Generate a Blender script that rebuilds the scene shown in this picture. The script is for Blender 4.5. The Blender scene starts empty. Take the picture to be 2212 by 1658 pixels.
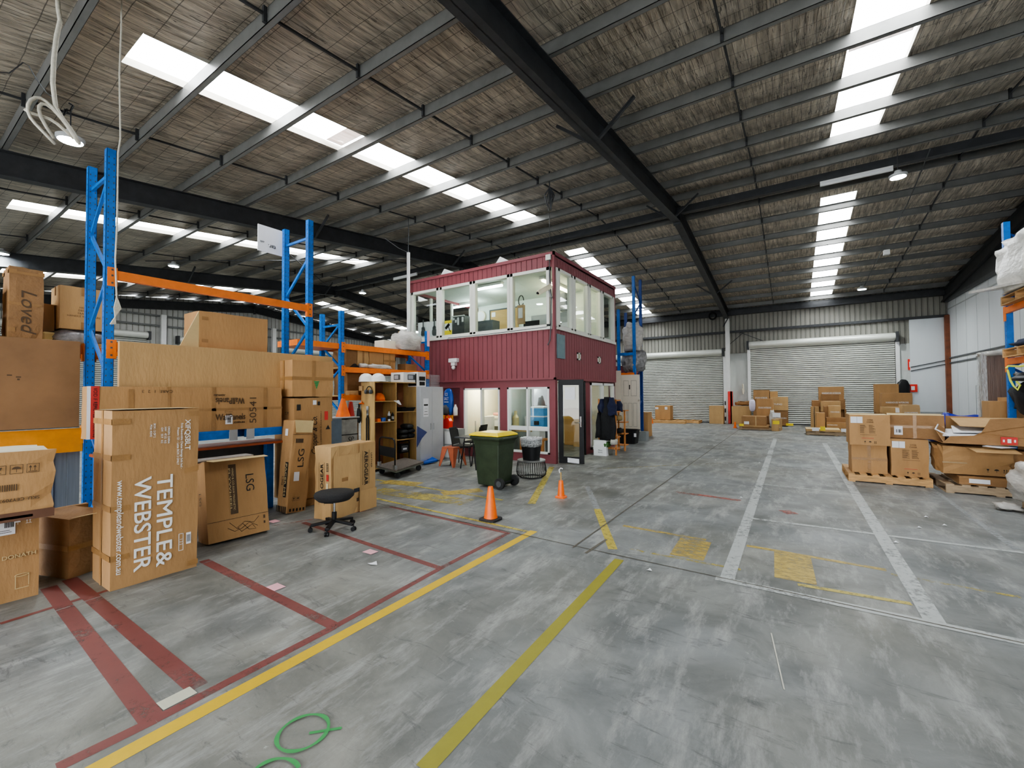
import bpy, math, random
from mathutils import Vector, Matrix
random.seed(7)
C = bpy.context.scene.collection
R = math.radians
# ------------------------------------------------------------------ camera geometry
CX, CY = 1106, 829
VY = (1712, 846); VX = (-310, 860)
F = math.sqrt(-((VY[0]-CX)*(VX[0]-CX)+(VY[1]-CY)*(VX[1]-CY)))
Yc = Vector((VY[0]-CX, -(VY[1]-CY), -F)).normalized()
Xc = Vector((-(VX[0]-CX), (VX[1]-CY), F)).normalized()
Zc = Xc.cross(Yc)
H = 1.70
def P(px, py, x=None, y=None, z=None):
    """a point of the place: where the sight line of a photo pixel meets the plane x=, y= or z="""
    d = Vector((px-CX, -(py-CY), -F)); d = Vector((d.dot(Xc), d.dot(Yc), d.dot(Zc)))
    t = x/d.x if x is not None else y/d.y if y is not None else ((z or 0)-H)/d.z
    return Vector((d.x*t, d.y*t, H+d.z*t))
cd = bpy.data.cameras.new('camera'); cam = bpy.data.objects.new('camera', cd); C.objects.link(cam)
Mr = Matrix((Xc, Yc, Zc))          # world <- camera
cam.matrix_world = Matrix.Translation((0, 0, H)) @ Mr.to_4x4()
cd.sensor_width = 36; cd.lens = F/2212*36; cd.clip_start = .05; cd.clip_end = 300
bpy.context.scene.camera = cam

# ------------------------------------------------------------------ materials
def nt(m): m.use_nodes = True; return m.node_tree.nodes, m.node_tree.links
MATS = {}
def mat(name, col, rough=.6, metal=0, var=.12, scale=6, bump=0, bscale=None, stretch=(1,1,1), emit=0, alpha=1, spec=None, trans=0, rand=0, spots=None):
    if name in MATS: return MATS[name]
    m = bpy.data.materials.new(name); N, L = nt(m); b = N['Principled BSDF']
    b.inputs['Roughness'].default_value = rough; b.inputs['Metallic'].default_value = metal
    if spec is not None: b.inputs['Specular IOR Level'].default_value = spec
    tc = N.new('ShaderNodeTexCoord'); mp = N.new('ShaderNodeMapping'); mp.inputs['Scale'].default_value = stretch
    L.new(tc.outputs['Object'], mp.inputs[0])
    no = N.new('ShaderNodeTexNoise'); no.inputs['Scale'].default_value = scale; no.inputs['Detail'].default_value = 5; no.inputs['Roughness'].default_value = .62
    L.new(mp.outputs[0], no.inputs['Vector'])
    cr = N.new('ShaderNodeValToRGB'); c = Vector(col)
    cr.color_ramp.elements[0].position = .3; cr.color_ramp.elements[1].position = .72
    cr.color_ramp.elements[0].color = (*(c*(1-var)), 1); cr.color_ramp.elements[1].color = (*[min(1, k*(1+var)) for k in c], 1)
    L.new(no.outputs['Fac'], cr.inputs[0]); out = cr.outputs[0]
    if rand:
        oi = N.new('ShaderNodeObjectInfo'); hs = N.new('ShaderNodeHueSaturation'); mr = N.new('ShaderNodeMapRange')
        mr.inputs[3].default_value = 1-rand; mr.inputs[4].default_value = 1+rand
        L.new(oi.outputs['Random'], mr.inputs[0]); L.new(mr.outputs[0], hs.inputs['Value']); L.new(out, hs.inputs['Color']); out = hs.outputs[0]
    L.new(out, b.inputs['Base Color'])
    if bump:
        bn = N.new('ShaderNodeTexNoise'); bn.inputs['Scale'].default_value = bscale or scale*4; bn.inputs['Detail'].default_value = 4
        L.new(mp.outputs[0], bn.inputs['Vector']); bp = N.new('ShaderNodeBump'); bp.inputs['Strength'].default_value = bump; bp.inputs['Distance'].default_value = .02
        L.new(bn.outputs['Fac'], bp.inputs['Height']); L.new(bp.outputs[0], b.inputs['Normal'])
    if emit: b.inputs['Emission Strength'].default_value = emit; b.inputs['Emission Color'].default_value = (*col, 1)
    if alpha < 1: b.inputs['Alpha'].default_value = alpha
    if trans: b.inputs['Transmission Weight'].default_value = trans
    m.diffuse_color = (*col, 1); MATS[name] = m; return m

def worn(name, col, keep=.55, scale=14, stretch=(1, 1, 1), cover=.92):
    """floor paint rubbed away in patches"""
    m = bpy.data.materials.new(name); N, L = nt(m); b = N['Principled BSDF']; b.inputs['Roughness'].default_value = .5
    tc = N.new('ShaderNodeTexCoord'); n1 = N.new('ShaderNodeTexNoise'); n1.inputs['Scale'].default_value = scale; n1.inputs['Detail'].default_value = 6; n1.inputs['Roughness'].default_value = .75
    mp = N.new('ShaderNodeMapping'); mp.inputs['Scale'].default_value = stretch
    L.new(tc.outputs['Object'], mp.inputs[0]); L.new(mp.outputs[0], n1.inputs['Vector'])
    n2 = N.new('ShaderNodeTexNoise'); n2.inputs['Scale'].default_value = 1.3; L.new(tc.outputs['Object'], n2.inputs['Vector'])
    ad = N.new('ShaderNodeMath'); ad.operation = 'MULTIPLY_ADD'; ad.inputs[1].default_value = .5; L.new(n2.outputs['Fac'], ad.inputs[0]); L.new(n1.outputs['Fac'], ad.inputs[2])
    cr = N.new('ShaderNodeValToRGB'); lo = 1.05-keep*.75
    cr.color_ramp.elements[0].position = max(0, lo-.16); cr.color_ramp.elements[1].position = min(1, lo+.1)
    cr.color_ramp.elements[1].color = (cover, cover, cover, 1)
    L.new(ad.outputs[0], cr.inputs[0])
    mx = N.new('ShaderNodeMix'); mx.data_type = 'RGBA'; mx.inputs[6].default_value = (*(Vector(col)*.72), 1); mx.inputs[7].default_value = (*col, 1); L.new(n1.outputs['Fac'], mx.inputs[0]); L.new(mx.outputs[2], b.inputs['Base Color'])
    tr = N.new('ShaderNodeBsdfTransparent'); ms = N.new('ShaderNodeMixShader'); L.new(cr.outputs[0], ms.inputs[0]); L.new(tr.outputs[0], ms.inputs[1]); L.new(b.outputs[0], ms.inputs[2])
    L.new(ms.outputs[0], N['Material Output'].inputs[0]); return m

def concrete():
    m = bpy.data.materials.new('floor concrete'); N, L = nt(m); b = N['Principled BSDF']
    tc = N.new('ShaderNodeTexCoord')
    def noise(s, d=6, r=.6, st=(1, 1, 1), rot=0, dist=0):
        mp = N.new('ShaderNodeMapping'); mp.inputs['Scale'].default_value = st; mp.inputs['Rotation'].default_value = (0, 0, rot); L.new(tc.outputs['Object'], mp.inputs[0])
        n = N.new('ShaderNodeTexNoise'); n.inputs['Scale'].default_value = s; n.inputs['Detail'].default_value = d; n.inputs['Roughness'].default_value = r; n.inputs['Distortion'].default_value = dist
        L.new(mp.outputs[0], n.inputs['Vector']); return n.outputs['Fac']
    def ramp(f, stops):
        r = N.new('ShaderNodeValToRGB'); e = r.color_ramp.elements
        while len(e) < len(stops): e.new(.5)
        for k, (p, c) in enumerate(stops): e[k].position = p; e[k].color = (c, c, c, 1) if not isinstance(c, tuple) else (*c, 1)
        L.new(f, r.inputs[0]); return r.outputs[0]
    def mix(f, a, bb, t='MIX'):
        x = N.new('ShaderNodeMix'); x.data_type = 'RGBA'; x.blend_type = t
        if isinstance(f, float): x.inputs[0].default_value = f
        else: L.new(f, x.inputs[0])
        for i, s in ((6, a), (7, bb)):
            if isinstance(s, tuple): x.inputs[i].default_value = (*s, 1)
            else: L.new(s, x.inputs[i])
        return x.outputs[2]
    base = ramp(noise(1.3, 8, .62, dist=.6), [(.32, (.13, .137, .135)), (.5, (.2, .208, .205)), (.68, (.3, .31, .305))])
    warm = ramp(noise(.35, 3), [(.42, 0.), (.62, 1.)])
    base = mix(warm, base, mix(1., base, (1.03, .98, .88), 'MULTIPLY'))
    scr = ramp(noise(5, 8, .75, (1, .25, 1), R(35)), [(.5, 0.), (.66, .7)]); base = mix(scr, base, (.42, .42, .4))
    drk = ramp(noise(6, 8, .8, (.35, 1.4, 1), R(0), 1.), [(.56, 0.), (.68, .85)]); base = mix(drk, base, (.1, .1, .1))
    spt = ramp(noise(2.2, 10, .85, dist=1.5), [(.6, 0.), (.66, .7)]); base = mix(spt, base, (.12, .12, .12))
    wt = ramp(noise(9, 6, .8, dist=.4), [(.66, 0.), (.72, .6)]); base = mix(wt, base, (.55, .55, .52))
    L.new(base, b.inputs['Base Color'])
    rr = ramp(noise(3), [(.3, .42), (.7, .62)]); L.new(rr, b.inputs['Roughness']); b.inputs['Specular IOR Level'].default_value = .35
    bp = N.new('ShaderNodeBump'); bp.inputs['Strength'].default_value = .12; bp.inputs['Distance'].default_value = .01; L.new(noise(40, 6), bp.inputs['Height']); L.new(bp.outputs[0], b.inputs['Normal'])
    return m

def foil():
    """reflective roof blanket under wire safety mesh"""
    m = bpy.data.materials.new('foil roof blanket'); N, L = nt(m); b = N['Principled BSDF']
    tc = N.new('ShaderNodeTexCoord'); sp = N.new('ShaderNodeSeparateXYZ'); L.new(tc.outputs['Object'], sp.inputs[0])
    wn = N.new('ShaderNodeTexNoise'); wn.inputs['Scale'].default_value = .9; L.new(tc.outputs['Object'], wn.inputs['Vector'])
    def M(op, a, bb=None, c=None):
        n = N.new('ShaderNodeMath'); n.operation = op
        for i, s in enumerate((a, bb, c)):
            if s is None: continue
            if isinstance(s, (int, float)): n.inputs[i].default_value = s
            else: L.new(s, n.inputs[i])
        return n.outputs[0]
    wob = M('MULTIPLY', wn.outputs['Fac'], .12)
    def line(co, per, w): return M('LESS_THAN', M('FRACT', M('DIVIDE', M('ADD', co, wob), per)), w/per)
    grid = M('MAXIMUM', line(sp.outputs[0], .15, .008), line(sp.outputs[1], .3, .01))
    def noise(s, st, d=5):
        mp = N.new('ShaderNodeMapping'); mp.inputs['Scale'].default_value = st; L.new(tc.outputs['Object'], mp.inputs[0])
        n = N.new('ShaderNodeTexNoise'); n.inputs['Scale'].default_value = s; n.inputs['Detail'].default_value = d; n.inputs['Distortion'].default_value = .3; L.new(mp.outputs[0], n.inputs['Vector']); return n.outputs['Fac']
    wr = noise(3.2, (5, .55, 1)); wr2 = noise(1.1, (1, 1, 1)); wr3 = noise(2.2, (9, .35, 1), 3)
    crease = M('MULTIPLY', M('LESS_THAN', M('ABSOLUTE', M('SUBTRACT', wr3, .5)), .012), M('GREATER_THAN', noise(1.7, (1, 1, 1)), .45))
    cr = N.new('ShaderNodeValToRGB'); e = cr.color_ramp.elements; e[0].position = .32; e[0].color = (.26, .225, .18, 1); e[1].position = .66; e[1].color = (.78, .7, .58, 1)
    L.new(M('ADD', M('MULTIPLY', wr, .75), M('MULTIPLY', wr2, .25)), cr.inputs[0])
    mx = N.new('ShaderNodeMix'); mx.data_type = 'RGBA'; L.new(M('MAXIMUM', M('MULTIPLY', grid, .7), M('MULTIPLY', crease, .75)), mx.inputs[0]); L.new(cr.outputs[0], mx.inputs[6]); mx.inputs[7].default_value = (.05, .042, .035, 1)
    L.new(mx.outputs[2], b.inputs['Base Color']); b.inputs['Metallic'].default_value = .3; b.inputs['Roughness'].default_value = .36
    bp = N.new('ShaderNodeBump'); bp.inputs['Strength'].default_value = .9; bp.inputs['Distance'].default_value = .05
    L.new(M('ADD', wr, M('MULTIPLY', noise(7, (4, 1, 1)), .35)), bp.inputs['Height']); L.new(bp.outputs[0], b.inputs['Normal'])
    return m

def skymat():
    """translucent roof sheet lit by the day outside"""
    m = bpy.data.materials.new('translucent roof sheet'); N, L = nt(m); b = N['Principled BSDF']
    tc = N.new('ShaderNodeTexCoord'); mp = N.new('ShaderNodeMapping'); mp.inputs['Scale'].default_value = (12, .8, 1); L.new(tc.outputs['Object'], mp.inputs[0])
    n = N.new('ShaderNodeTexNoise'); n.inputs['Scale'].default_value = 1; n.inputs['Detail'].default_value = 4; L.new(mp.outputs[0], n.inputs['Vector'])
    r = N.new('ShaderNodeMapRange'); r.inputs[1].default_value = .3; r.inputs[2].default_value = .6; r.inputs[3].default_value = 5; r.inputs[4].default_value = 9; L.new(n.outputs['Fac'], r.inputs[0])
    L.new(r.outputs[0], b.inputs['Emission Strength']); b.inputs['Emission Color'].default_value = (.93, .97, 1, 1); b.inputs['Base Color'].default_value = (.8, .8, .8, 1)
    return m

card = mat('cardboard', (.44, .25, .105), .75, var=.1, scale=5, bump=.25, bscale=30, stretch=(1, 1, .3), rand=.1)
card2 = mat('pale cardboard', (.53, .335, .15), .75, var=.09, scale=4, bump=.25, bscale=30, stretch=(1, 1, .3), rand=.08)
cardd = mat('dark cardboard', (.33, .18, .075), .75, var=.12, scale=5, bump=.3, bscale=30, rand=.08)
cardin = mat('cardboard inner face', (.62, .47, .24), .8, var=.06)
tape = mat('brown packing tape', (.35, .19, .07), .28, var=.1, scale=10, bump=.15)
cleartape = mat('clear packing tape', (.42, .3, .17), .2, var=.15, scale=6, bump=.2)
black = mat('black plastic', (.012, .012, .013), .5, var=.2, spec=.3)
blackfab = mat('black upholstery', (.018, .017, .017), .85, var=.3, scale=60, bump=.3, bscale=200)
navy = mat('navy cloth', (.012, .016, .05), .9, var=.3, scale=20, bump=.5, bscale=18)
blackcl = mat('black cloth', (.012, .012, .014), .9, var=.3, scale=20, bump=.6, bscale=14)
white = mat('white paint', (.78, .78, .75), .5, var=.04)
whitepl = mat('white plastic', (.8, .8, .78), .35, var=.04)
paper = mat('white paper', (.82, .82, .84), .7, var=.03)
ink = mat('black ink', (.02, .018, .015), .7, var=.1)
inkb = mat('brown print', (.1, .06, .03), .7, var=.1)
inkw = mat('white print', (.85, .84, .8), .6, var=.03)
inkr = mat('red print', (.6, .05, .04), .6, var=.1)
inkg = mat('green print', (.05, .3, .09), .6, var=.1)
inky = mat('yellow print', (.85, .65, .03), .6, var=.05)
rackblue = mat('blue rack paint', (.008, .16, .56), .35, var=.25, scale=8)
rackdark = mat('dark blue rack paint', (.006, .05, .25), .4, var=.25, scale=8)
orange = mat('orange rack beam paint', (.85, .21, .03), .4, var=.12, scale=6)
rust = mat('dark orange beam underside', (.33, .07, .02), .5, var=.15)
groove = mat('door slat groove shade', (.07, .07, .065), .6, var=.2)  # dark colour put in to draw the shade between slats
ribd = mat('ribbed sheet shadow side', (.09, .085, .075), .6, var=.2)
steel = mat('dark painted steel', (.04, .042, .045), .5, var=.3, scale=4, bump=.1)
steelg = mat('grey painted steel', (.16, .165, .16), .5, var=.2, scale=3)
galv = mat('galvanised purlin', (.2, .2, .19), .42, metal=.3, var=.15, scale=3)
maroon = mat('maroon weatherboard', (.25, .065, .075), .5, var=.06, scale=3)
maroond = mat('maroon groove', (.08, .018, .024), .6)
wframe = mat('cream window frame', (.74, .74, .66), .4, var=.03)
glassm = None
timber = mat('pallet timber', (.56, .33, .14), .7, var=.3, scale=6, stretch=(1, 8, 8), bump=.3, rand=.15)
timberold = mat('grey pallet timber', (.42, .31, .2), .75, var=.3, scale=6, stretch=(1, 8, 8), bump=.3, rand=.12)
ply = mat('plywood', (.5, .32, .12), .6, var=.18, scale=2, stretch=(6, 6, 1), rand=.04)
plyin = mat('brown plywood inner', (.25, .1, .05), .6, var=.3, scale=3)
mdf = mat('brown hardboard', (.28, .15, .065), .6, var=.2, scale=1.6)
conew = mat('orange cone plastic', (.95, .17, .015), .4, var=.1, scale=10)
redpl = mat('red plastic', (.75, .03, .015), .35, var=.08)
rubber = mat('black rubber', (.02, .02, .02), .6, var=.3, scale=20)
greenbin = mat('dark green bin plastic', (.038, .056, .03), .45, var=.3, scale=5, bump=.1)
yellowl = mat('yellow lid plastic', (.9, .68, .01), .4, var=.06)
terra = mat('terracotta plastic', (.5, .13, .06), .55, var=.1)
bluepl = mat('blue plastic', (.02, .1, .45), .35, var=.15)
grey = mat('grey painted metal', (.42, .43, .43), .45, var=.05)
dgrey = mat('dark grey', (.08, .085, .09), .5, var=.2)
chrome = mat('chrome', (.6, .6, .6), .2, metal=1, var=.05)
cream = mat('cream plaster', (.82, .76, .6), .7, var=.02)
offw = mat('pale green plaster', (.66, .71, .66), .7, var=.03)
corkm = mat('cork', (.52, .34, .14), .9, var=.12, scale=60)
pinkm = mat('pink tape', (.85, .45, .5), .6, var=.06)
concp = mat('painted concrete panel', (.58, .6, .57), .6, var=.12, scale=2.5, stretch=(1, 1, .3))
rib = mat('ribbed wall sheet', (.3, .29, .25), .5, metal=.1, var=.15, scale=1.5, stretch=(1, 1, .2))
doorm = mat('roller door slats', (.72, .73, .67), .38, metal=.15, var=.1, scale=1.2)
wallw = mat('white wall panel', (.68, .71, .73), .5, var=.05, scale=1.2, stretch=(1, 1, .2))
redox = mat('red oxide steel', (.22, .07, .03), .6, var=.3, scale=4)
plast = mat('cloudy plastic wrap', (.52, .49, .45), .25, var=.25, scale=5, bump=.9, bscale=9, stretch=(1, 1, 2.5))
plastd = mat('plastic wrapped dark goods', (.26, .25, .25), .2, var=.6, scale=7, bump=.9, bscale=11)
bluetarp = mat('blue tarpaulin', (.02, .03, .4), .35, var=.4, scale=8, bump=.6, bscale=10)
greysheet = mat('grey curtain', (.18, .2, .22), .6, var=.2, scale=3, stretch=(8, 8, .3))
rope = mat('pale cord', (.62, .58, .48), .8, var=.15, scale=30)
lamp = mat('lamp face', (.9, .97, 1), .4, emit=80)
tubem = mat('fluorescent tube', (.85, .97, 1), .4, emit=14)
tubew = mat('warm fluorescent tube', (1, .93, .6), .4, emit=10)
glassm = bpy.data.materials.new('window glass'); N, L = nt(glassm); N.remove(N['Principled BSDF'])
_g = N.new('ShaderNodeBsdfGlossy'); _g.inputs['Roughness'].default_value = .02; _t = N.new('ShaderNodeBsdfTransparent'); _t.inputs[0].default_value = (.93, .96, .94, 1)
_f = N.new('ShaderNodeLayerWeight'); _f.inputs[0].default_value = .5; _m = N.new('ShaderNodeMixShader')
_mul = N.new('ShaderNodeMath'); _mul.operation = 'MULTIPLY_ADD'; _mul.inputs[1].default_value = .45; _mul.inputs[2].default_value = .05
_pw = N.new('ShaderNodeMath'); _pw.operation = 'POWER'; _pw.inputs[1].default_value = 4; L.new(_f.outputs[1], _pw.inputs[0]); L.new(_pw.outputs[0], _mul.inputs[0]); L.new(_mul.outputs[0], _m.inputs[0]); L.new(_t.outputs[0], _m.inputs[1]); L.new(_g.outputs[0], _m.inputs[2]); L.new(_m.outputs[0], N['Material Output'].inputs[0])
clearw = bpy.data.materials.new('clear plastic film'); N, L = nt(clearw); _b = N['Principled BSDF']; _b.inputs['Base Color'].default_value = (.75, .76, .76, 1); _b.inputs['Roughness'].default_value = .25
_t = N.new('ShaderNodeBsdfTransparent'); _m = N.new('ShaderNodeMixShader'); _n = N.new('ShaderNodeTexNoise'); _n.inputs['Scale'].default_value = 9; _n.inputs['Distortion'].default_value = 2
_r = N.new('ShaderNodeMapRange'); _r.inputs[1].default_value = .35; _r.inputs[2].default_value = .65; _r.inputs[3].default_value = .15; _r.inputs[4].default_value = .8
L.new(_n.outputs['Fac'], _r.inputs[0]); L.new(_r.outputs[0], _m.inputs[0]); L.new(_t.outputs[0], _m.inputs[1]); L.new(_b.outputs[0], _m.inputs[2]); L.new(_m.outputs[0], N['Material Output'].inputs[0])

# ------------------------------------------------------------------ mesh building
class MB:
    def __init__(s): s.v = []; s.f = []; s.mi = []; s.k = 0
    def add(s, vs, fs):
        o = len(s.v); s.v += [Vector(p) for p in vs]; s.f += [tuple(i+o for i in f) for f in fs]; s.mi += [s.k]*len(fs); return s
    def box(s, x0, x1, y0, y1, z0, z1):
        if x0 > x1: x0, x1 = x1, x0
        if y0 > y1: y0, y1 = y1, y0
        if z0 > z1: z0, z1 = z1, z0
        return s.add([(x0,y0,z0),(x1,y0,z0),(x1,y1,z0),(x0,y1,z0),(x0,y0,z1),(x1,y0,z1),(x1,y1,z1),(x0,y1,z1)],
                     [(0,3,2,1),(4,5,6,7),(0,1,5,4),(1,2,6,5),(2,3,7,6),(3,0,4,7)])
    def bar(s, p, q, w, h, up=(0, 0, 1)):
        p, q = Vector(p), Vector(q); d = (q-p).normalized(); up = Vector(up)
        if abs(d.dot(up)) > .98: up = Vector((1, 0, 0))
        a = d.cross(up).normalized()*w/2; b = a.cross(d).normalized()*h/2
        vs = [p-a-b, p+a-b, p+a+b, p-a+b, q-a-b, q+a-b, q+a+b, q-a+b]
        return s.add(vs, [(0,1,2,3),(7,6,5,4),(0,4,5,1),(1,5,6,2),(2,6,7,3),(3,7,4,0)])
    def tube(s, pts, r, n=8, cap=True):
        pts = [Vector(p) for p in pts]; rs = r if isinstance(r, (list, tuple)) else [r]*len(pts); vs = []; fs = []
        a = None
        for i, p in enumerate(pts):
            d = (pts[min(i+1, len(pts)-1)]-pts[max(i-1, 0)]).normalized()
            if a is None: a = d.cross(Vector((0, 0, 1)) if abs(d.z) < .9 else Vector((1, 0, 0))).normalized()
            a = (a-d*a.dot(d)).normalized(); b = d.cross(a)
            for k in range(n):
                t = 2*math.pi*k/n; vs.append(p+(a*math.cos(t)+b*math.sin(t))*rs[i])
        for i in range(len(pts)-1):
            for k in range(n): fs.append((i*n+k, i*n+(k+1) % n, (i+1)*n+(k+1) % n, (i+1)*n+k))
        if cap: fs.append(tuple(range(n-1, -1, -1))); fs.append(tuple((len(pts)-1)*n+k for k in range(n)))
        return s.add(vs, fs)
    def lathe(s, prof, c=(0, 0, 0), n=24, sq=0, rot=0):
        """prof: (radius, z) from bottom to top; sq>0 squares the ring"""
        c = Vector(c); vs = []; fs = []
        for r, z in prof:
            for k in range(n):
                t = 2*math.pi*k/n+rot; x, y = math.cos(t), math.sin(t)
                if sq: g = (abs(x)**sq+abs(y)**sq)**(1/sq); x, y = x/g, y/g
                vs.append(c+Vector((r*x, r*y, z)))
        for i in range(len(prof)-1):
            for k in range(n): fs.append((i*n+k, i*n+(k+1) % n, (i+1)*n+(k+1) % n, (i+1)*n+k))
        if prof[0][0] > 1e-4: fs.append(tuple(range(n-1, -1, -1)))
        if prof[-1][0] > 1e-4: fs.append(tuple((len(prof)-1)*n+k for k in range(n)))
        return s.add(vs, fs)
    def prism(s, poly, ext):
        """closed polygon of 3D points pushed along ext"""
        e = Vector(ext); n = len(poly); vs = [Vector(p) for p in poly]+[Vector(p)+e for p in poly]
        fs = [tuple(range(n-1, -1, -1)), tuple(range(n, 2*n))]+[(i, (i+1) % n, n+(i+1) % n, n+i) for i in range(n)]
        return s.add(vs, fs)
    def quad(s, a, b, c, d): return s.add([a, b, c, d], [(0, 1, 2, 3)])
    def blob(s, c, r, nu=20, nv=12, amp=.12, seed=0, flat=None, fr=2.3, sqr=.75):
        """lumpy closed body of radii r"""
        from mathutils import noise as mn
        c = Vector(c); vs = []; fs = []
        for i in range(nv+1):
            ph = math.pi*i/nv
            for k in range(nu):
                t = 2*math.pi*k/nu; d = Vector((math.sin(ph)*math.cos(t), math.sin(ph)*math.sin(t), math.cos(ph)))
                q = 1+amp*mn.noise(d*fr+Vector((seed*7.1, seed*3.3, seed)))*2
                e = Vector([math.copysign(abs(a)**sqr, a) for a in d])
                p = Vector((e.x*r[0], e.y*r[1], e.z*r[2]))*q
                if flat is not None: p.z = max(p.z, flat)
                vs.append(c+p)
        for i in range(nv):
            for k in range(nu): fs.append((i*nu+k, (i+1)*nu+k, (i+1)*nu+(k+1) % nu, i*nu+(k+1) % nu))
        return s.add(vs, fs)

def tag(o, label=None, cat=None, group=None, kind=None):
    if label: o['label'] = label
    if cat: o['category'] = cat
    if group: o['group'] = group
    if kind: o['kind'] = kind
    return o
ORG = {}
def root_loc(o):
    return ORG.get(o.name, Vector((0, 0, 0)))
def obj(name, mb, m, parent=None, smooth=False, origin=None, bevel=0):
    me = bpy.data.meshes.new(name)
    org = root_loc(parent) if parent else Vector(origin) if origin is not None else None
    if org is None:
        xs = [p.x for p in mb.v]; ys = [p.y for p in mb.v]; org = Vector(((min(xs)+max(xs))/2, (min(ys)+max(ys))/2, min(p.z for p in mb.v)))
    me.from_pydata([p-org for p in mb.v], [], mb.f)
    for mm in (m if isinstance(m, (list, tuple)) else [m]): me.materials.append(mm)
    for i, p in enumerate(me.polygons): p.material_index = mb.mi[i]
    if smooth:
        for p in me.polygons: p.use_smooth = True
    me.update(); o = bpy.data.objects.new(name, me); C.objects.link(o)
    if smooth == 'auto':
        md = o.modifiers.new('edges', 'EDGE_SPLIT'); md.split_angle = R(35)
    if bevel:
        md = o.modifiers.new('bevel', 'BEVEL'); md.width = bevel; md.segments = 2; md.limit_method = 'ANGLE'
    if parent: o.parent = parent
    else: o.location = org
    ORG[o.name] = org
    return o
def thing(name, label, cat, loc=(0, 0, 0), group=None):
    o = bpy.data.objects.new(name, None); C.objects.link(o); o.location = loc; o.empty_display_size = .1
    ORG[o.name] = Vector(loc); return tag(o, label, cat, group)
def struct(name, mb, m, parent=None, **k):
    o = obj(name, mb, m, parent, origin=(0, 0, 0) if not parent else None, **k)
    if not parent: o['kind'] = 'structure'
    return o
def dup(root, delta, label=None, rotz=None):
    """a copy of a thing with copies of its parts and sub-parts"""
    r = root.copy(); C.objects.link(r); r.location = Vector(root.location)+Vector(delta); ORG[r.name] = Vector(r.location)
    if rotz is not None: r.rotation_euler = (0, 0, rotz)
    if label: r['label'] = label
    for ch in list(root.children):
        c = ch.copy(); C.objects.link(c); c.parent = r
        for g in ch.children:
            d = g.copy(); C.objects.link(d); d.parent = c
    return r
TC = {}
def textmesh(s, size=1., bold=0., font_w=1.):
    key = s
    if key not in TC:
        cu = bpy.data.curves.new('t', 'FONT'); cu.body = s; cu.size = 1; cu.resolution_u = 3
        cu.align_x = 'CENTER'; cu.align_y = 'CENTER'
        o = bpy.data.objects.new('t', cu); C.objects.link(o); bpy.context.view_layer.update()
        me = bpy.data.meshes.new_from_object(o.evaluated_get(bpy.context.evaluated_depsgraph_get()))
        TC[key] = ([v.co.copy() for v in me.vertices], [tuple(p.vertices) for p in me.polygons])
        bpy.data.objects.remove(o); bpy.data.curves.remove(cu); bpy.data.meshes.remove(me)
    vs, fs = TC[key]; return [v*size for v in vs], fs
def put_text(mb, s, org, right, up, size, bold=0., width=None, rot=0, slant=0):
    vs, fs = textmesh(s, size)
    if not vs: return
    if bold > 0:
        n = len(vs); sh = [Vector((a*bold*size, b*bold*size, 0)) for a, b in ((-1, 0), (1, 0), (0, 1), (0, -1), (.7, .7), (-.7, .7), (.7, -.7), (-.7, -.7))]
        fs = [tuple(i+n*k for i in f) for k in range(len(sh)) for f in fs]; vs = [v+d+Vector((0, 0, .0004*i)) for i, d in enumerate(sh) for v in vs]
    w = max(v.x for v in vs)-min(v.x for v in vs)
    k = width/w if width else 1
    org, right, up = Vector(org), Vector(right).normalized(), Vector(up).normalized(); c, sn = math.cos(rot), math.sin(rot)
    out = []
    nrm = right.cross(up)
    for v in vs:
        x, y = v.x*k+slant*v.y, v.y
        x, y = x*c-y*sn, x*sn+y*c; out.append(org+right*x+up*y+nrm*v.z)
    mb.add(out, fs)

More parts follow.
